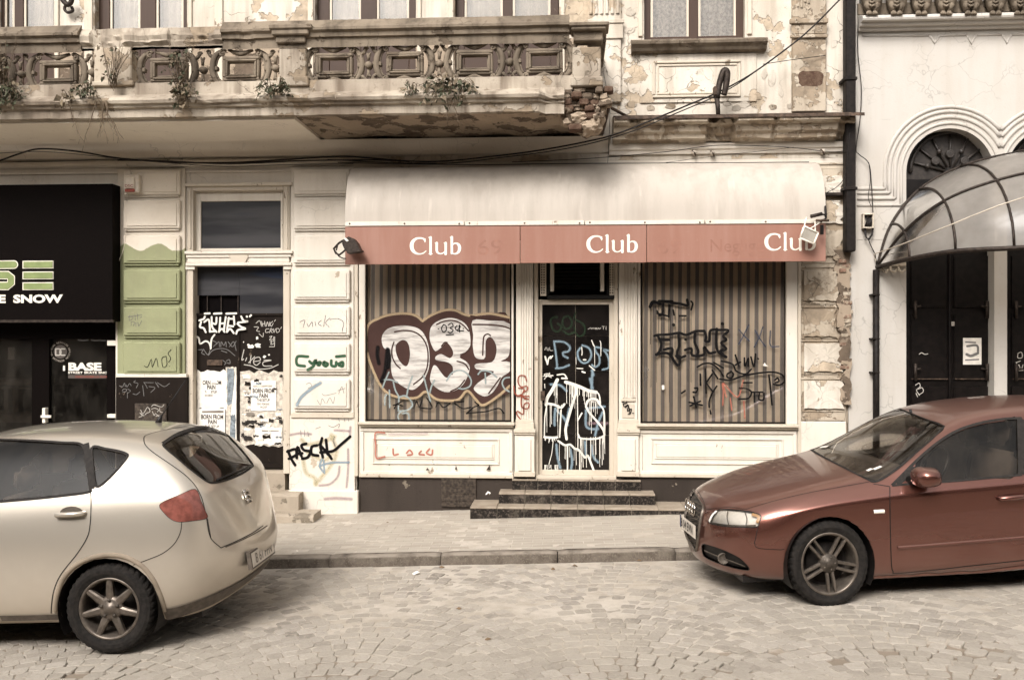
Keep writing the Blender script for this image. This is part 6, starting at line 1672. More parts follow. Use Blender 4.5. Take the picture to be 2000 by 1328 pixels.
# door mirror
h, n_ = c.hit(1768, 936); bm = bmesh.new(); bmesh.ops.create_uvsphere(bm, u_segments=20, v_segments=12, radius=1)
for v in bm.verts:
    x, y, z = v.co; k = 1-.25*max(0, x)
    v.co = Vector((x*.10+(.03 if x > 0 else 0), y*.125, (abs(z)**.75)*(1 if z > 0 else -1)*.078*(1.0 if x < 0 else .92)))
    if v.co.x > .085: v.co.x = .085
mb = MB(); mb.bm(bm, True); q = c.inv @ h
mb.v = [(v[0]+q.x+.09, v[1]+q.y-.13, v[2]+q.z+.03) for v in mb.v]; mr = c.part(mb, 'door_mirror', 'paint_copper')
mb = MB(); mb.tube([(q.x+.03, q.y+.01, q.z-.01), (q.x+.06, q.y-.06, q.z-.012), (q.x+.08, q.y-.10, q.z+.0)], [.035,.03,.03], 8); c.part(mb, 'mirror_arm', 'car_black', mr)
# cabin
for x, y in ((1.45,-.36),(1.45,.36),(2.35,-.38),(2.35,.38)): seat(c, x, y, .42, .60)
mb = MB(); mb.box(.3, 3.2, -.72, .72, .22, .26); mb.box(.50, .95, -.70, .70, .55, .93, .05); c.part(mb, 'dashboard', 'seat_fabric')
mb = MB(); mb.tube([(1.12+.09*sin(a), -.36+.18*cos(a), .92+.16*sin(a)) for a in [2*pi*k/20 for k in range(21)]], .015, 6); c.part(mb, 'steering_wheel', 'car_black')
mb = MB(); mb.box(1.12, 1.15, -.12, .12, 1.21, 1.28, .012); mb.tube([(1.14, 0, 1.28), (1.12, 0, 1.35)], .012, 6); c.part(mb, 'rear_view_mirror', 'car_black')
for q4 in ([(1691,917),(1700,913),(1706,919),(1697,924)], [(1703,914),(1718,908),(1725,915),(1711,921)], [(1600,870),(1614,869),(1620,876),(1606,878)]):
    c.ribbon([((q4[0][0]+q4[3][0])/2, (q4[0][1]+q4[3][1])/2), ((q4[1][0]+q4[2][0])/2, (q4[1][1]+q4[2][1])/2)], 7, 'screen_sticker', 'paper', .006, wsh, smooth=False)
for x, sw in ((0, .0), (2.648, 0)):
    wheel(c, x, .318, -.86, -1, .318, .228, .22, 5, sw); wheel(c, x, .318, .86, 1, .318, .228, .22, 5)
mb = MB(); mb.box(-.62, 3.4, -.6, .6, .15, .2); c.part(mb, 'underbody', 'car_black')
# ------------------------------------------------------------------ graffiti, posters
def zm(ox, oy, s):
    return lambda *pts: [(ox+p[0]/s, oy+p[1]/s)+tuple(p[2:]) for p in pts]
def fillpoly(name, m, parent, y, outline, lift=.002, k=4, smooth=True):
    o = crom(outline, k, True) if smooth else outline
    mb = MB(); mb.poly([P(a, b, y)+Vector((0,-lift,0)) for a, b in o]); return mb.obj(name, M[m], parent, recalc=False)
# big bubble piece on the first shop window
A = zm(700, 580, 5.106); YG = .0155
fillpoly('graffiti_ground', 'spray_brownfill', w1, YG, A((95,290),(200,220),(330,185),(470,175),(570,195),(640,245),(720,195),(850,145),(960,145),(1100,195),(1300,180),(1505,210),(1510,900),(1390,980),(1245,1070),(1170,1010),(1085,930),(1000,1010),(880,1030),(770,1005),(670,940),(590,990),(480,1000),(350,975),(240,900),(160,740),(105,560)), .0012)
strokes('graffiti_halo', M['spray_ochre'], w1, YG, [A((75,560),(90,300),(200,215),(330,175),(470,165),(570,185),(640,240)), A((640,240),(720,185),(850,135),(960,132),(1100,185),(1300,165),(1510,205)),
    A((85,560),(150,740),(240,910),(350,985),(480,1008),(590,1000),(670,945),(770,1015),(880,1033),(1000,1020),(1085,935),(1170,1020),(1245,1078),(1390,990),(1510,885))], 7, .0022)
fillpoly('graffiti_letter', 'spray_fill', w1, YG, A((235,400),(290,320),(420,285),(560,300),(640,350),(690,450),(710,580),(700,720),(650,830),(600,890),(540,925),(470,905),(400,860),(345,800),(325,700),(320,560),(250,500)), .0034)
fillpoly('graffiti_letter', 'spray_fill', w1, YG, A((715,330),(750,270),(830,225),(930,210),(1030,240),(1095,310),(1118,420),(1110,500),(1060,555),(1010,600),(1070,640),(1110,690),(1100,760),(1060,850),(990,920),(890,950),(800,920),(730,860),(715,800),(745,690),(780,690),(830,760),(880,805),(930,760),(940,700),(900,655),(830,640),(770,625),(775,590),(830,570),(910,610),(945,570),(930,510),(880,455),(830,500),(770,540),(735,490),(712,420)), .0036, 3)
fillpoly('graffiti_letter', 'spray_fill', w1, YG, A((1138,235),(1300,235),(1510,270),(1512,500),(1490,600),(1420,640),(1510,650),(1510,740),(1430,800),(1390,880),(1330,960),(1260,990),(1190,960),(1150,910),(1200,850),(1290,790),(1350,740),(1180,720),(1175,665),(1330,650),(1375,560),(1370,470),(1320,400),(1270,440),(1265,600),(1210,620),(1160,590),(1140,480),(1145,380)), .0038, 3)
fillpoly('graffiti_counter', 'spray_brownfill', w1, YG, A((440,428),(495,460),(515,560),(500,660),(470,690),(420,650),(380,570),(375,480)), .0048)
strokes('graffiti_outline', M['spray_brown'], w1, YG, [A((355,450),(335,520),(340,600),(375,670),(418,712)), A((362,348),(450,335),(560,350),(640,410),(690,520),(690,680),(645,790),(550,872)), A((780,275),(850,245),(940,235),(1030,270),(1100,340)), A((1020,575),(1080,550),(1110,510)), A((985,640),(1060,665),(1100,720)), A((920,940),(1000,900),(1060,830)), A((770,655),(860,650),(930,690),(935,770)), A((1142,275),(1320,278),(1440,292),(1520,320)), A((1240,580),(1245,450),(1255,390),(1290,370),(1318,385)), A((1300,960),(1360,880),(1415,805)), A((830,490),(860,455),(885,455)), A((1120,190),(1300,215),(1500,225))], 3.2, .0052)
strokes('graffiti_tag', M['spray_black'], w1, YG, [A((850,275),(830,310),(845,350),(875,335),(875,290),(850,275)), A((895,280),(930,262),(945,290),(915,310),(945,330),(920,360),(895,350)), A((985,285),(965,310),(985,330),(1015,300),(1005,280),(1010,350)), A((875,380),(950,374)), A((795,318),(803,318)), A((1045,314),(1052,314)), A((990,340),(1050,336))], 2.4, .0064)
strokes('graffiti_tag', M['spray_aqua'], w1, YG, [A((240,905),(270,830),(305,750)), A((235,825),(320,825),(390,850)), A((350,850),(370,930),(410,1000)), A((480,1000),(500,900),(540,790)), A((715,950),(730,890),(760,830)), A((880,835),(930,760),(1010,730),(1080,760),(1125,830),(1110,890),(1050,915),(1000,910)), A((1195,770),(1230,735),(1310,745),(1380,800)), A((1265,760),(1270,860)), A((1530,800),(1460,810),(1435,860),(1465,920),(1530,950)), A((650,780),(680,900),(720,1040)), A((405,1000),(400,1130)), A((400,1000),(470,985),(530,1040),(535,1090),(480,1130),(400,1135)), A((430,1140),(395,1180),(420,1235),(500,1225),(495,1160),(440,1160)), A((265,1075),(268,1000),(285,970)), A((315,1100),(310,930))], 4.6, .0075)
strokes('graffiti_tag', M['spray_blacksoft'], w1, YG, [A((350,1080),(400,1060),(440,1040)), A((360,1110),(385,1070),(440,1085)), A((555,1110),(580,1040),(610,1100),(635,1030)), A((620,1105),(735,1105),(680,1000)), A((775,1095),(800,1050),(850,1100),(915,1060)), A((960,1040),(1010,1045),(1050,1040)), A((960,1060),(1040,1110),(1120,1100)), A((1165,1050),(1200,1075)), A((1080,1160),(1150,1100),(1200,1080)), A((1080,1160),(1180,1150),(1280,1140),(1400,1110),(1450,1155))], 4.2, .0088)
strokes('graffiti_tag', M['marker_grey'], w1, YG, [A((90,800),(110,775),(130,790),(125,830),(150,820),(155,850),(120,860),(150,900),(120,930),(150,950),(110,960))], 1.2, .0075)
strokes('graffiti_smudge', M['spray_blacksoft'], w1, YG, [A((195,500),(190,580),(205,660)), A((290,520),(280,620),(265,740),(230,840)), A((300,530),(310,620),(300,700))], 11, .0082)
# second shop window
A = zm(1250, 570, 5.107)
dr = [(1250+x/5.107, 570+y0/5.107, 570+y1/5.107, w) for x, y0, y1, w in [(105,120,520,1.2),(112,140,950,.9),(130,120,300,1.0),(150,130,700,.8),(165,160,900,.7),(185,130,620,.9),(215,120,800,1.0),(240,130,560,.8),(285,120,420,1.2),(300,130,700,1.2),(350,140,560,.8),(385,150,420,1.0),(395,240,760,.7),(410,240,640,.8),(440,240,420,.8),(465,130,500,1.0),(480,140,900,.8),(510,170,900,.8),(405,800,1150,.6),(290,600,1100,.6)]]
strokes('graffiti_tag', M['spray_black'], w2, YG, [(A((100,150),(130,100),(200,120)), 7), (A((190,95),(320,100)), 7), (A((320,110),(400,120),(475,135),(470,80)), 6), A((510,95),(525,120),(510,180)), A((170,190),(200,240),(230,190)), A((170,215),(270,240)), A((390,240),(455,240)), A((330,180),(340,230)), A((230,120),(225,230)), A((290,130),(285,250)), (A((333,328),(336,331)), 7), (A((820,318),(824,321)), 7), (A((450,475),(453,477)), 5)], 4, .0015, dr)
strokes('graffiti_letters', M['spray_black'], w2, YG, [A((145,440),(180,430),(290,425),(390,410),(460,430),(550,395),(640,390)), A((180,445),(210,510),(200,580),(165,630)), A((160,625),(260,610),(310,640),(340,690),(385,735),(400,650),(360,640)), A((210,480),(290,480)), A((240,575),(320,565),(310,640)), A((385,420),(390,540),(370,600),(380,660),(450,640)), A((550,395),(545,500),(580,590),(560,640)), A((450,580),(510,565),(520,630),(590,640)), A((640,390),(660,450),(650,490),(690,490),(700,390),(765,375)), A((590,640),(640,620),(640,550),(690,610),(750,600)), A((765,370),(760,480),(775,590),(860,650)), A((765,380),(880,385),(830,440),(860,480),(810,510),(860,570),(800,590),(850,650))], 5.8, .003)
strokes('graffiti_letters', M['spray_navy'], w2, YG, [A((985,375),(1040,440),(1090,490)), A((1085,330),(1030,440),(985,520)), A((1145,380),(1190,460),(1250,545)), A((1225,350),(1190,450),(1140,550)), A((1300,390),(1300,535),(1385,545))], 3.2, .0035)
strokes('graffiti_scrawl', M['spray_black'], w2, YG, [A((570,750),(640,715),(720,720),(790,780),(830,840)), A((735,705),(830,760)), A((650,770),(655,900),(660,1010)), A((665,900),(720,820)), A((720,780),(775,865)), A((660,910),(730,1000)), A((765,940),(720,1010),(690,1090),(690,1150)), A((700,1185),(705,1215)), A((905,800),(870,820),(870,850),(910,860),(930,820),(905,790)), A((810,690),(920,720),(960,790),(1050,820),(1110,770)), A((795,870),(900,880),(1020,840),(1180,810),(1330,800),(1420,830),(1440,890),(1390,930),(1330,920)), A((1285,830),(1300,960),(1315,1125)), A((1345,880),(1370,860),(1385,890),(1350,905)), A((1030,905),(1115,905)), A((990,960),(1060,965),(1110,1000),(1080,1060),(985,1070)), A((1110,1000),(1225,1000)), A((1140,1005),(1140,1100)), A((1190,1010),(1185,1070),(1230,1075),(1235,1010)), A((950,630),(985,740)), A((950,730),(1000,700)), A((1040,660),(1045,740),(1080,660),(1080,740)), A((1105,650),(1135,745),(1150,620)), A((1175,665),(1178,668)), A((490,1100),(620,1130)), A((535,1045),(560,1150)), A((600,1090),(500,1135)), A((415,1010),(450,985)), A((545,960),(575,960),(560,1000),(530,1000)), A((600,820),(603,930))], 3.8, .0045)
strokes('graffiti_tag', M['spray_coral'], w2, YG, [A((825,1130),(830,1000),(830,910),(970,1050),(1030,880)), A((900,1060),(915,1180)), A((1035,1090),(1040,1180),(1045,1260)), A((830,920),(860,1050))], 3.0, .0060)
strokes('graffiti_tag', M['marker_grey'], w2, YG, [A((30,790),(60,750),(85,780),(50,800),(75,850),(40,870),(45,920))], 1.3, .002)
fillpoly('glass_sticker', 'letter_cream', w2, YG, A((218,930),(243,930),(243,975),(218,975)), .002, smooth=False); fillpoly('glass_sticker', 'letter_cream', w2, YG, A((1225,735),(1245,705),(1255,725),(1280,738),(1250,742)), .002, smooth=False)
# club door
A = zm(1050, 590, 7.813); YD2 = YD+.009
strokes('graffiti_tag', M['spray_greendark'], CD, YD2, [A((300,230),(230,240),(200,310),(240,420),(310,450),(360,380),(310,330)), A((470,215),(400,240),(380,330),(430,410),(510,370),(520,280),(470,215)), A((590,160),(560,210),(580,270),(660,310),(720,380),(710,480),(640,520),(580,470),(560,380)), A((390,440),(470,490),(560,460))], 5, .001)
strokes('graffiti_letters', M['spray_blue'], CD, YD2, [A((250,600),(280,800),(300,1000)), A((270,600),(400,610),(490,680),(470,750),(390,770),(400,820),(460,850)), A((280,1010),(380,1000),(480,960)), A((680,660),(780,700),(820,800),(780,900),(700,930),(630,870),(610,770),(650,700)), A((970,700),(880,690),(890,760),(940,830),(940,940),(880,990),(830,960)), A((1080,740),(1010,730),(1060,800),(1090,900),(1080,1000),(990,1030)), (A((830,1040),(850,1110)), 8), (A((800,1170),(840,1320)), 8)], 6.5, .0025)
strokes('graffiti_tag', M['marker_white'], CD, YD2, [A((770,415),(810,390),(820,415)), A((830,395),(860,395),(845,395),(845,415)), A((870,405),(890,415),(905,400),(880,395),(870,405)), A((915,415),(930,395),(945,412),(965,392)), A((985,370),(1020,372)), A((1003,372),(1003,415)), A((1045,370),(1045,420)), A((110,730),(130,690),(150,740)), A((160,700),(165,740)), A((185,690),(190,735),(235,738))], 1.2, .003)
strokes('graffiti_tag', M['spray_white'], CD, YD2, [(A((115,830),(130,880),(150,940)), 3.5), (A((150,950),(170,860),(200,830)), 3), (A((200,860),(230,820)), 2.5), A((100,1100),(150,1090),(130,1120),(100,1110)), A((165,1110),(180,1080),(195,1125),(240,1120)), A((75,1130),(150,1125),(230,1115)), A((100,1175),(150,1130),(210,1150)), (A((300,1110),(400,1100),(440,1150)), 3), (A((370,1160),(450,1165)), 3.5), (A((600,1010),(690,1015)), 2), (A((790,970),(870,1040)), 2.5), (A((680,1060),(720,1075)), 3.5), (A((825,585),(860,670)), 2.2), (A((950,590),(965,640),(965,820)), 1.6), (A((672,690),(680,760),(675,810)), 2), (A((868,660),(872,980)), 1.0), (A((585,840),(588,950)), .9), (A((107,1250),(112,1310)), 1.6), (A((700,880),(735,880)), 3)], 1.6, .0035)
A = zm(1000, 700, 5.535)
strokes('graffiti_letters', M['spray_blue'], CD, YD2, [A((420,280),(520,290),(590,350)), A((470,540),(460,640),(460,720)), A((480,560),(560,640),(600,720)), A((620,540),(590,680)), A((800,560),(800,720),(850,760),(930,760)), A((820,540),(900,530),(1000,520)), A((980,580),(930,700),(900,830)), A((480,930),(490,1050),(520,1180)), A((630,980),(650,1100),(640,1190)), A((790,900),(800,1060)), A((860,940),(880,1060),(930,1120)), A((870,130),(860,330))], 8, .0026)
strokes('graffiti_smear', M['spray_mauve'], CD, YD2, [A((820,700),(1030,700))], 9, .003)
W_ = [(A((490,230),(440,330),(380,430),(370,500)), 7), (A((370,485),(460,500),(530,530),(565,495)), 5), (A((375,510),(355,640),(350,840)), 2.6), (A((580,255),(660,280),(740,310),(830,350),(910,365)), 7), (A((680,290),(690,370),(650,500),(610,640),(580,760),(590,870)), 5.5), (A((900,360),(940,390),(955,480)), 3), (A((800,510),(820,460),(870,435),(920,450),(950,500)), 5), (A((950,500),(990,560),(1000,680),(1000,820)), 3.4), (A((800,520),(840,590),(920,680),(980,760),(1000,820)), 4.5), (A((710,670),(755,590)), 3), (A((705,310),(712,820),(712,1000)), 2.0), (A((715,820),(740,860),(850,870),(940,860),(1000,830)), 4), (A((350,850),(440,855),(490,850)), 5), (A((500,890),(570,935),(630,930),(680,975),(720,985),(790,1070),(820,1050),(880,1200)), 4.5), (A((600,930),(600,1200)), 3), (A((530,560),(515,850)), 3.0), (A((445,890),(430,1020),(400,1140)), 1.5)]
dr = []
rg = random.Random(6)
def drips(pts, n, ln, w=1.1):
    for k in range(n):
        t = rg.random()*(len(pts)-1); i = int(t); f = t-i; a, b = pts[i], pts[min(i+1, len(pts)-1)]
        x, y_ = a[0]+(b[0]-a[0])*f, a[1]+(b[1]-a[1])*f; l_ = rg.uniform(*ln); dr.append((1000+x/5.535, 700+y_/5.535, min(917.5, 700+(y_+l_)/5.535), w*rg.uniform(.7,1.3)))
drips([(440,330),(500,240)], 6, (90,260)); drips([(580,260),(700,300)], 9, (90,250)); drips([(700,300),(910,370)], 16, (60,170), 1.3); drips([(820,450),(950,480)], 7, (60,420)); drips([(350,860),(490,860)], 12, (10,50), 1.4)
drips([(730,860),(1000,840)], 20, (60,330)); drips([(500,900),(720,990),(800,1070)], 10, (80,300)); drips([(370,500),(560,500)], 8, (60,370)); drips([(350,1150),(520,1150)], 12, (20,60), 1.3); drips([(990,600),(1010,900)], 6, (150,330))
strokes('graffiti_drips', M['spray_white'], CD, YD2, W_, 4, .0042, dr)
# wooden pilasters
strokes('graffiti_tag', M['spray_red'], B, YS-.036, [A((155,240),(140,190),(80,190),(65,250),(95,305),(160,300),(165,340),(130,360)), A((20,300),(30,370),(60,400),(100,390)), A((70,320),(130,330),(110,400),(150,440)), A((100,400),(105,520),(170,540),(180,480),(130,500),(120,600),(60,570),(55,610),(120,690),(80,690),(105,750)), A((50,405),(185,408)), A((120,420),(180,440))], 3.0, .003)
strokes('graffiti_tag', M['spray_black'], B, YS-.036, [A((1195,475),(1230,450),(1240,480),(1205,490),(1215,520),(1250,500)), A((1225,530),(1260,505),(1245,560)), A((1250,570),(1290,545),(1280,590),(1255,600)), A((1265,530),(1275,600)), A((1305,590),(1315,592))], 2.2, .003)
# first stall riser
A = zm(660, 480, 2.46)
strokes('graffiti_tag', M['spray_coral'], w1, YS-.021, [A((225,898),(180,900),(182,960),(185,1018),(225,1012)), A((265,975),(268,1003),(290,1000)), A((330,995),(345,980),(358,1000),(335,1005)), A((400,985),(390,1000),(415,1003)), A((440,975),(425,995),(450,1003),(455,980))], 4.2, .004)
strokes('graffiti_smear', M['spray_mauve'], w1, YS-.021, [A((245,905),(340,902),(430,900))], 5, .0035)
fillpoly('paint_chip', 'plinth_dark', w1, YS-.02, A((712,1078),(730,1050),(733,1076)), .003, smooth=False); fillpoly('paint_chip', 'plinth_dark', w1, YS-.02, A((562,1075),(568,1055),(573,1074)), .003, smooth=False); fillpoly('paint_chip', 'plinth_dark', w1, YS-.02, A((422,1078),(430,1066),(440,1077)), .003, smooth=False)
# plastered pilaster beside the club
A = zm(555, 590, 3.24); YP = -.0965
strokes('graffiti_tag', M['spray_navy'], B, YP, [A((100,125),(130,115),(120,160)), A((145,135),(155,155),(175,125),(180,155)), A((195,125),(200,150)), A((235,115),(215,135),(235,150)), A((262,85),(250,155)), A((290,100),(262,130),(285,158)), A((290,110),(340,105),(375,130),(366,188))], 1.3, .001)
strokes('graffiti_tag', M['spray_green'], B, YP, [A((150,345),(85,345),(82,395),(130,405)), A((160,375),(180,390),(200,365),(185,405),(150,428)), A((205,385),(220,400),(230,380),(208,384)), A((250,380),(275,390),(265,405),(248,395),(255,378)), A((298,370),(300,400),(325,405),(330,380)), A((345,390),(370,380),(370,405),(348,400)), A((330,345),(383,340))], 7, .001)
strokes('graffiti_smear', M['spray_blue'], B, YP, [A((80,650),(110,600),(170,550),(230,510))], 11, .001)
strokes('graffiti_tag', M['marker_grey'], B, YP, [A((140,520),(160,510),(175,530),(150,545)), A((345,580),(365,535),(378,575)), A((340,560),(385,545)), A((210,620),(230,650),(240,610),(260,640)), A((270,640),(290,605),(310,640),(320,600)), A((240,580),(260,590),(330,575))], 1.1, .002)
YB2 = -.051
strokes('graffiti_smear', M['spray_yellow'], B, YB2, [A((110,870),(150,900),(250,880),(320,850)), A((120,1000),(140,1080),(190,1110),(200,1150)), A((300,840),(330,950),(290,1040),(200,1150)), A((150,950),(250,1000),(300,960))], 14, .001)
strokes('graffiti_smear', M['spray_mauve'], B, YB2, [A((40,840),(100,830),(170,835)), A((405,930),(405,1050),(395,1170)), A((350,1040),(340,1100),(290,1150),(225,1160)), A((420,790),(415,850)), A((320,810),(410,815))], 8, .002)
strokes('graffiti_smear', M['spray_mauve'], B, -.086, [A((260,1245),(330,1240),(425,1245))], 11, .002)
strokes('graffiti_arrow', M['spray_blue'], B, YB2, [(A((225,1035),(300,1015),(410,1013)), 7), (A((240,990),(225,1035),(245,1070)), 7), A((250,1000),(255,1080))], 6, .003)
strokes('graffiti_letters', M['spray_black'], B, YB2, [A((25,940),(45,990),(70,1030)), A((20,945),(70,930),(75,965),(30,990)), A((80,985),(85,915),(110,975)), A((80,960),(115,955)), A((140,895),(110,905),(125,935),(165,945),(150,980),(115,990)), A((210,905),(175,915),(175,960),(215,970)), A((240,860),(230,910),(245,980)), A((225,900),(280,960),(300,990)), A((265,870),(275,960)), A((230,950),(310,940),(360,900),(418,850))], 6.4, .004)
strokes('graffiti_tag', M['marker_grey'], B, YB2, [A((280,780),(310,790),(350,770),(345,795)), A((200,800),(230,790)), A((320,850),(310,880),(325,915),(315,880)), A((300,740),(430,742)), A((345,735),(350,755)), A((380,735),(385,755)), A((405,735),(410,755)), A((105,810),(108,850)), A((130,810),(130,850)), A((150,820),(155,850))], 1.2, .004)
# green pilaster
A = zm(0, 340, 2.655)
strokes('graffiti_tag', M['marker_grey'], B, YP, [A((670,735),(672,760),(690,745),(672,735)), A((700,730),(702,758)), A((712,725),(715,755)), A((725,745),(735,740)), A((680,785),(682,765),(698,770),(690,788)), A((705,768),(705,790)), A((715,768),(720,788),(735,760)), A((665,740),(735,730))], 1.3, .001)
strokes('graffiti_tag', M['spray_black'], B, YP, [A((748,995),(765,1000),(785,960),(790,1000),(810,955),(820,1000)), A((862,945),(840,955),(845,1000),(865,990),(862,945)), A((888,910),(872,930),(885,955),(875,975)), A((878,995),(880,998))], 1.5, .001)
# dark plinth of the green pilaster
A = zm(220, 720, 12.075)
strokes('graffiti_tag', M['marker_grey'], B, -.061, [A((160,400),(230,430),(280,340),(300,420)), A((320,380),(340,430),(400,350),(440,400)), A((230,520),(260,480),(330,490),(310,540),(240,550)), A((360,480),(420,520),(350,580)), A((540,280),(500,320),(600,350),(560,450)), A((480,590),(560,610),(640,550)), A((740,320),(790,400),(820,460)), A((740,325),(960,330)), A((860,420),(1000,450),(900,560)), A((1010,320),(1090,440)), A((1060,330),(1220,420),(1340,350)), A((710,400),(740,640)), A((350,560),(350,690))], 1.6, .001)
mb = MB(); mb.pbox(263, 788, 325, 822, -.085, -.06, .003); mp = mb.obj('meter_cover', M['plastic_dull'] if 'plastic_dull' in M else M['rust_vent'], B)
strokes('graffiti_tag', M['marker_white'], mp, -.0855, [A((620,1140),(700,1110),(640,1040),(740,1110)), A((660,970),(720,1060),(820,910),(870,960)), A((760,1090),(800,1050),(880,1010),(860,930)), A((920,890),(980,850),(1150,900),(1210,850)), A((920,950),(1000,930),(1080,970),(1060,1020)), A((940,1010),(980,1100),(1010,1050)), A((1110,930),(1120,1010),(1180,1030)), A((1020,1120),(1100,1100)), A((1030,1070),(1110,1140)), A((1150,1080),(1150,1130))], 1.3, .001)
# metal door
A = zm(370, 600, 8.3); YO = .0735; YL = .0895
strokes('graffiti_letters', M['spray_white'], od, YO-.012, [A((160,215),(230,190),(250,155)), A((190,240),(170,320),(230,340),(265,405)), A((240,240),(310,200),(330,310),(330,395)), A((360,160),(370,320),(440,400)), A((440,170),(430,270),(380,260)), A((330,395),(430,390)), A((500,170),(490,330),(480,400)), A((480,390),(530,350),(570,400)), A((590,160),(570,290),(560,390)), A((510,265),(560,260)), A((640,170),(620,300),(610,400)), A((720,150),(730,280)), A((630,185),(720,190)), A((620,300),(710,310)), A((610,400),(660,350),(720,420)), A((840,150),(880,220),(950,230),(790,250)), A((780,270),(840,320),(910,350),(790,370),(760,430)), A((930,150),(935,155)), A((980,150),(1000,130)), A((250,105),(330,100)), A((400,105),(520,100)), A((600,105),(760,100))], 4.2, .001)
strokes('graffiti_tag', M['spray_white'], od, YL, [A((85,455),(150,500),(175,590),(260,550),(320,580),(350,660)), A((410,445),(360,520),(345,670))], 3.8, .003)
strokes('graffiti_tag', M['marker_grey'], od, YL, [A((380,540),(440,580),(390,640)), A((440,600),(480,560),(490,640)), A((510,640),(520,560),(560,620),(590,560),(600,640)), A((630,560),(700,640),(760,550)), A((650,640),(720,560),(760,700)), A((310,780),(380,700),(500,670),(620,690),(740,785)), A((520,705),(610,735)), A((140,690),(220,690),(200,740),(250,770)), A((230,680),(300,770),(340,690)), A((540,860),(590,900),(570,930)), A((600,870),(650,850),(660,910),(610,900))], 1.9, .004)
strokes('graffiti_tag', M['marker_white'], od, YL, [A((1080,260),(1140,220),(1170,310)), A((1170,230),(1190,310)), A((1170,275),(1220,265)), A((1220,230),(1230,310)), A((1245,310),(1265,240),(1290,310),(1305,240)), A((1350,230),(1310,270),(1330,310),(1360,260)), A((1380,230),(1395,205)), A((1050,320),(1120,325),(1090,380),(1140,395)), A((1130,430),(1190,480),(1200,420)), A((1290,350),(1240,360),(1240,410),(1290,400)), A((1300,415),(1320,345),(1350,370),(1315,380),(1345,415)), A((1365,350),(1370,410),(1400,350)), A((1410,345),(1415,410),(1460,390),(1450,350),(1410,345)), A((1480,350),(1495,320)), A((1300,480),(1340,470),(1300,530),(1350,520)), A((1370,480),(1360,560)), A((1310,560),(1340,550),(1320,600),(1370,590)), A((1300,640),(1370,640)), A((1385,480),(1380,640))], 1.5, .002)
strokes('graffiti_tag', M['marker_white'], od, YL, [A((885,690),(850,850),(880,840)), A((930,820),(910,870)), A((1000,780),(985,910)), A((960,900),(1060,800)), A((1050,880),(1150,860),(1130,810),(1060,830),(1040,900),(1090,940),(1150,890)), A((1210,860),(1330,860),(1200,890),(1210,950),(1340,950)), A((890,930),(1000,950),(1120,1000),(1300,990),(1440,930))], 2.0, .003)
rf = random.Random(8)
for k, (x, y_, w_, h_) in enumerate(((1000,640,70,40),(1110,610,60,25),(960,610,30,20),(1100,500,25,35),(1220,800,30,30),(1290,770,18,15),(880,565,10,15),(1120,640,50,18))):
    fillpoly('paper_scrap', 'paper', od, YL, A(*[(x+cos(a)*w_*rf.uniform(.6,1.1), y_+sin(a)*h_*rf.uniform(.5,1.1)) for a in [2*pi*j/11 for j in range(11)]]), .0045+k*.0002, smooth=False)
# posters
def ragged(x0, y0, x1, y1, j=1.5, seed=0, n=9):
    r = random.Random(seed); o = []
    for k in range(n): o.append((x0+(x1-x0)*k/n, y0+r.uniform(-j, j)))
    for k in range(n): o.append((x1+r.uniform(-j, j)*.5, y0+(y1-y0)*k/n))
    for k in range(n): o.append((x1-(x1-x0)*k/n, y1+r.uniform(-j, j)))
    for k in range(n): o.append((x0+r.uniform(-j, j)*.5, y1-(y1-y0)*k/n))
    return o
def poster(label, outline, m, y, lift, lines=(), extra=()):
    t = thing('poster', label, 'poster', group='posters pasted on the metal door')
    mb = MB(); mb.poly([P(a, b, y)+Vector((0,-lift,0)) for a, b in outline], .0012); mb.obj('paper_sheet', M[m], t)
    for (txt, x0, bl, hh, wd, mm) in lines: text_mesh(txt, x0, bl, hh, y, 'poster_lettering', mm, t, 1, lift+.001, .03 if hh > 6 else .02, fit=wd)
    for k, (o, mm) in enumerate(extra):
        mb = MB(); mb.poly([P(a, b, y)+Vector((0,-lift-.0012-.0003*k,0)) for a, b in o]); mb.obj('poster_print', M[mm], t)
    return t
YP2 = .0885
o1 = ragged(386, 726, 443, 800, 2.2, 1); o1[2] = (400, 738); o1[5] = (425, 733)
poster('torn white concert poster, upper of the two on the narrow left leaf', ragged(386, 724, 443, 799, 3.5, 1), 'paper', YP2, .0040, [('ORN FROM', 396, 751, 8, 38, 'ink'), ('PAIN', 404.5, 760, 8, 17, 'ink'), ('THE SETUP', 400, 767.5, 4.6, 25, 'ink'), ('DEAD REMORSE', 400, 774, 4, 16, 'ink_grey')], [(ragged(414, 741, 424, 748, 2, 4, 4), 'paper'), (ragged(404, 762, 412, 769, 2, 5, 3), 'paper')])
poster('white concert poster just above the silver car roof, under the torn one', ragged(385, 797, 440, 905, 1.2, 2), 'paper', YP2, .0054, [('BORN FROM', 393, 818, 8.5, 45, 'ink'), ('PAIN', 406.5, 827.5, 8, 17.5, 'ink'), ('THE SETUP', 400, 835, 5, 30, 'ink')], [(ragged(395, 802, 437, 806, .6, 6, 5), 'ink_grey')])
poster('narrow torn strip of bluish and white paper beside the door gap', ragged(441, 717, 462, 880, 1.2, 3), 'paper_old', YP2, .0028, (), [(ragged(444, 720, 458, 790, 2, 7, 6), 'paper_blue'), ([(461,719),(462,870),(447,870),(452,800)], 'paper'), (ragged(450, 810, 460, 860, 2, 8, 5), 'paper_blue')])
coll = []
rc = random.Random(13)
for k in range(60):
    x, y_ = rc.uniform(470, 547), rc.uniform(727, 864); w_, h_ = rc.uniform(4, 16), rc.uniform(2, 8)
    coll.append((ragged(x, y_, min(552, x+w_), min(868, y_+h_), 1.6, 50+k, 4), rc.choice(('ink','ink','ink','paper','paper','paper_blue','ink_grey','paper','metal_door','metal_door'))))
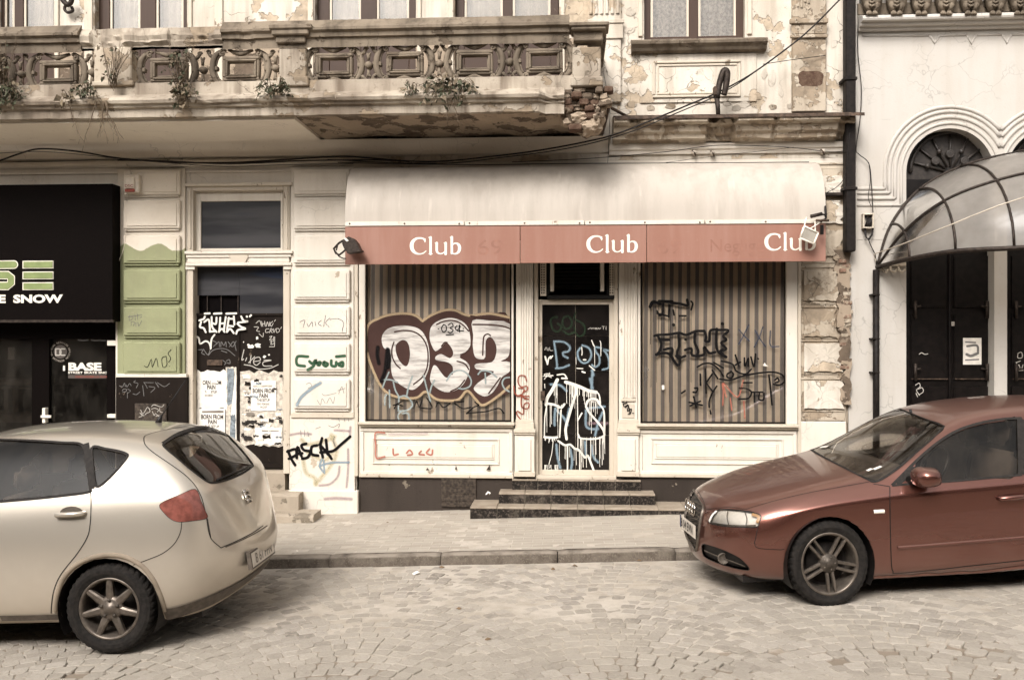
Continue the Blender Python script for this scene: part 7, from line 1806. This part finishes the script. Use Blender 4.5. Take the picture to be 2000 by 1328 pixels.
poster('layered patchwork of old torn bills on the wide right leaf', ragged(468, 726, 554, 870, 4, 9), 'paper_old', YP2+.004, .0030, (), coll)
poster('small white concert bill pasted over the old torn bills', ragged(491, 743, 540, 802, .7, 10), 'paper', YP2+.004, .0130, [('BORN FROM', 494, 767, 8.2, 44, 'ink'), ('PAIN', 507, 776.3, 7.8, 17, 'ink'), ('THE SETUP', 502.5, 783.5, 5, 26, 'ink'), ('DEAD REMORSE', 502.5, 790.5, 4, 25, 'ink_grey'), ('PROOF', 508.5, 796.8, 4, 14, 'ink_grey')], [(ragged(495, 752, 537, 756, .5, 11, 5), 'paper_old')])
poster('pale blank sheet hanging below the small concert bill', ragged(499, 834, 551, 869, 2.5, 12), 'paper', YP2+.004, .0120, (), [(ragged(512, 840, 545, 842, .4, 14, 4), 'ink_grey'), (ragged(516, 847, 528, 849, .4, 15, 3), 'ink_grey'), (ragged(505, 858, 515, 861, .4, 16, 3), 'paper_old')])
# ------------------------------------------------------------------ cables, hook, plants, litter
def cable(label, pts, r=.011, m='cable', sag=0, k=8):
    """pts: (px, py, y)"""
    w3 = [tuple(P(a, b, y)) for a, b, y in pts]; mb = MB(); mb.tube(crom(w3, k), r*.72, 6); o = mb.obj('cable', M[m]); tag(o, label, 'cable', 'cables strung along the facade'); return o
cable('thick black cable humped over the shop sign, then running under the balcony', [(-30,322,-.10),(0,314,-.12),(40,300,-.14),(80,291,-.15),(150,296,-.15),(230,309,-.12),(330,317,-.11),(450,318,-.10),(560,312,-.10),(660,306,-.12),(720,309,-.12),(800,316,-.13)], .014)
cable('black cable rising from the awning top past the broken balcony corner', [(230,313,-.10),(320,315,-.10),(450,320,-.11),(600,314,-.12),(740,313,-.14),(850,316,-.16),(960,306,-.22),(1060,293,-.35),(1150,276,-.42),(1210,260,-.42),(1290,228,-.42),(1350,203,-.34),(1400,182,-.28),(1460,150,-.25),(1520,108,-.25),(1580,60,-.25),(1650,-10,-.25)], .013)
cable('second cable twisted close beneath the rising one', [(640,312,-.12),(760,318,-.15),(880,319,-.18),(980,308,-.26),(1080,295,-.38),(1160,279,-.43),(1240,255,-.43),(1320,222,-.42),(1390,192,-.32),(1440,165,-.26),(1490,130,-.24)], .009)
cable('thin cable lying along the awning top edge', [(660,318,-.06),(800,321,-.08),(950,322,-.09),(1100,320,-.09),(1280,319,-.09),(1450,318,-.08),(1580,317,-.06)], .007)
cable('thin wire from the awning up to the small cornice insulators', [(1000,317,-.08),(1150,310,-.08),(1300,297,-.08),(1391,285,-.13),(1470,285,-.10),(1550,289,-.08),(1620,297,-.06),(1655,295,-.22)], .006)
cable('hair-thin wire crossing the frieze below the cornice', [(1300,318,-.06),(1400,305,-.06),(1500,294,-.07),(1550,288,-.08)], .004)
cable('thin wire stretched level to the crumbling upper pilaster', [(1490,126,-.24),(1550,117,-.15),(1612,109,-.08)], .006)
cable('thin vertical wire dropping beside the broken balcony corner', [(1178,140,-.9),(1186,180,-.85),(1191,205,-.8),(1190,260,-.4),(1187,318,-.10)], .004)
cable('slack wire bellying down the white wall beside the black downpipe', [(1680,-10,-.06),(1675,90,-.06),(1682,170,-.06),(1680,230,-.06),(1672,290,-.06),(1678,302,-.07),(1697,320,-.07),(1702,360,-.06),(1705,415,-.08)], .007)
cable('frayed short wire hanging above the fuse box', [(1697,318,-.06),(1700,350,-.08),(1696,385,-.09),(1702,405,-.08)], .005)
cable('wire looping from the downpipe to the iron wall arm', [(1660,260,-.22),(1655,310,-.22),(1650,345,-.2),(1635,365,-.16),(1612,378,-.12)], .006)
cable('loose pair of wires along the upper string course', [(-30,318,-.06),(120,315,-.07),(240,312,-.08),(420,325,-.07),(560,322,-.07),(690,320,-.08)], .006)
cable('thin sloping wire under the long left soffit', [(-30,301,-.10),(90,297,-.12),(230,310,-.10)], .005)
hk = thing('iron_hook', 'dark iron insulator hook standing on the cornice', 'hook')
mb = MB(); mb.tube([P(1403,230,-.30), P(1402,210,-.30), P(1400,190,-.30)], [.022,.026,.03], 8); part(mb, 'stem', 'iron', hk)
mb = MB(); mb.tube(crom([tuple(P(a, b, -.31)) for a, b in ((1401,192),(1405,165),(1411,145),(1416,138),(1420,143),(1419,160),(1416,178),(1414,186))], 4), [.030+.008*sin(pi*k/28) for k in range(29)], 8); part(mb, 'hook_arm', 'iron', hk)
mb = MB(); mb.pbox(1394, 168, 1402, 186, -.34, -.26, .01); part(mb, 'clamp', 'iron_rust', hk)
for px, py, lb in ((1355,299,'small rusty insulator knot, first along the frieze'),(1391,300,'small rusty insulator knot directly below the iron hook'),(1606,297,'small rusty insulator knot near the black downpipe')):
    t = thing('insulator', lb, 'insulator', group='insulators on the frieze'); mb = MB(); mb.lathe([(0,-.06),(.022,-.055),(.03,-.03),(.018,-.02),(.03,-.005),(.02,.02),(.012,.06)], P(px, py, -.03), 'y', 10); part(mb, 'porcelain', 'paper_old', t); mb = MB(); mb.tube([P(px-3, py-5, -.07), P(px+2, py, -.09), P(px+4, py+6, -.06)], .010, 5); part(mb, 'binding_wire', 'iron_rust', t)
wl = thing('wall_lantern', 'dark iron ornament bracket between the upper windows', 'bracket')
mb = MB(); mb.tube(crom([tuple(P(a, b, -.12)) for a, b in ((117,-8),(124,3),(133,10),(140,2),(134,-6))], 4), .03, 7); mb.tube(crom([tuple(P(a, b, -.08)) for a, b in ((130,8),(126,18),(132,25),(142,22),(140,14))], 4), .018, 6); part(mb, 'scroll', 'iron', wl)
# plants
plain('leaf_green', (.055,.058,.032), .7, scale=30, var=.4); plain('leaf_dry', (.16,.125,.082), .8, scale=30, var=.35); plain('twig', (.13,.095,.062), .8)
def plant(label, px, py, y, n, spread, drop, seed, dry=.4, size=.07, twigs=0, up=0):
    r = random.Random(seed); t = thing('balcony_plant', label, 'plant', group='weeds growing out of the balcony')
    o = P(px, py, y); g, dd, st = MB(), MB(), MB()
    for k in range(n):
        a = r.uniform(-1, 1); sx_ = a*spread; base = o+Vector((sx_*.35, r.uniform(-.06,.05), r.uniform(-.03,.05)))
        upv = r.uniform(.0, .10)+up*r.random(); tip = base+Vector((sx_*.7+r.uniform(-.03,.03), -r.uniform(.03,.12), upv-drop*r.uniform(.1,1)))
        mid = base*.5+tip*.5+Vector((0, -.03, .05+upv*.5))
        st.tube([base, mid, tip], [.004,.003,.002], 4)
        for j in range(5):
            f = .35+.16*j; c = mid.lerp(tip, (f-.35)/.65) if f > .35 else base.lerp(mid, f)
            d = Vector((r.uniform(-1,1), r.uniform(-1,.2), r.uniform(-1.2,.4))).normalized(); s_ = d.cross(Vector((r.uniform(-1,1), r.uniform(-1,1), r.uniform(-1,1)))).normalized(); l_ = size*r.uniform(.4,.95); w_ = l_*r.uniform(.22,.4)
            q = [c, c+d*l_*.4+s_*w_, c+d*l_+Vector((0,0,-.2*l_)), c+d*l_*.4-s_*w_]
            (dd if r.random() < dry else g).add(q, [(0,1,2),(0,2,3)])
    for k in range(twigs):
        p = o+Vector((r.uniform(-.05,.05), -.05, 0)); L_ = [p]; dx = r.uniform(-.06,.06)
        for j in range(6): p = p+Vector((dx*.5+r.uniform(-.02,.02), r.uniform(-.01,.01), -r.uniform(.04,.10) if up <= 0 else r.uniform(.05,.1))); L_.append(p)
        st.tube(L_, [.006-.0007*i for i in range(7)], 4)
        for j in range(2, 6): st.tube([L_[j], L_[j]+Vector((r.uniform(-.06,.06), 0, -r.uniform(.03,.08) if up <= 0 else .06))], .002, 3)
    if g.v: part(g, 'leaves', 'leaf_green', t, recalc=False)
    if dd.v: part(dd, 'withered_leaves', 'leaf_dry', t, recalc=False)
    if st.v: part(st, 'stems', 'twig', t, recalc=False)
    return t
YQ = YB-.06
plant('large drooping weed with withered leaves in the gap of the balcony base', 880, 172, YQ, 46, .30, .26, 1, .5, .085, 3)
plant('round green tuft below the balcony pier with the rail cap', 538, 184, YQ-.05, 34, .18, .07, 2, .15, .06)
plant('grey withered clump hanging beside a white patch of the balcony', 362, 186, YQ-.05, 30, .13, .20, 3, .75, .075)
plant('dark bushy weed on the balcony at the left picture edge', 10, 182, YQ-.04, 44, .22, .22, 4, .2, .075, 2)
plant('tall dry stalks above the bushy weed at the left picture edge', 8, 165, YQ-.02, 16, .12, -.05, 5, .7, .06, 6, .35)
plant('low green sprout beside the broken balcony pier', 168, 188, YQ-.05, 22, .16, .06, 6, .2, .06)
plant('leafless twigs trailing down over the plain soffit edge', 200, 200, YQ-.09, 3, .06, .10, 7, .9, .04, 7)
plant('dry upright stalks in front of the broken balcony pier', 222, 172, YQ-.02, 12, .12, -.02, 8, .7, .05, 5, .30)
plant('green weed with star flowers behind the withered clump', 352, 168, YQ-.01, 22, .14, .0, 9, .3, .06, 3, .25)
plant('small dry tuft on the ledge between the green tuft and the large weed', 806, 187, YQ-.05, 12, .08, .02, 10, .4, .045)
plant('hanging straw-coloured stem on the balcony cornice', 139, 200, YQ-.10, 4, .02, .14, 11, 1.0, .10, 1)
# litter
def scrap(label, px, py, y, w, d, seed, on='road', m='paper', lift=.012):
    r = random.Random(seed); o = P(px, py, y); z0 = o.z; n = 9; mb = MB(); V = []
    for k in range(n): a = 2*pi*k/n; rr = r.uniform(.6, 1.1); V.append((o.x+cos(a)*w*rr, o.y+sin(a)*d*rr, z0+r.uniform(.0, lift)))
    V.append((o.x, o.y, z0+lift*1.6)); mb.add(V, [(k, (k+1)%n, n) for k in range(n)]); ob = mb.obj('paper_scrap' if m == 'paper' else 'leaf_scrap', M[m]); tag(ob, label, 'litter', 'scraps of litter'); return ob
def road_y(px, py):
    """depth at which the ray meets the road"""
    r = ray(px, py); y = -4
    for _ in range(12):
        p = P(px, py, y); zt_ = road_z(p.x); t = (zt_-CAM.z)/r.z; y = (CAM+r*t).y
    return y
def pave_y(px, py):
    y = -1.5
    for _ in range(12):
        p = P(px, py, y); r = ray(px, py); t = (side_z(p.x, y)-CAM.z)/r.z; y = (CAM+r*t).y
    return y
scrap('crumpled white paper scrap on the cobbles below the kerb', 814, 1121, road_y(814,1121), .045, .03, 1, lift=.02)
scrap('tiny white crumpled scrap lying on the lowest tiled step', 953, 967, -.33, .03, .02, 2, lift=.03)
plain('leaf_litter', (.17,.115,.07), .9)
for k, (a, b, lb) in enumerate(((862,1109,'dark leaf scrap on cobbles right of the white paper'),(1080,1112,'brown leaf bits in the gutter, first of the pair'),(1122,1106,'brown leaf bits in the gutter, second of the pair'),(952,1250,'curled brown leaf on the light cobbles in front'),(896,1190,'tiny orange-brown scrap in the middle of the cobbles'),(1248,1096,'dark weed scrap at the kerb foot near the copper car'))):
    scrap(lb, a, b, road_y(a, b), .028, .018, 20+k, m='leaf_litter', lift=.014)
for k, (a, b, lb) in enumerate(((580,1076,'small pale speck of paper on the pavement near the silver car'),(757,1020,'dark speck on the pavement under the vent cover'))):
    scrap(lb, a, b, pave_y(a, b), .016, .01, 40+k, m='paper' if k == 0 else 'leaf_litter', lift=.006)
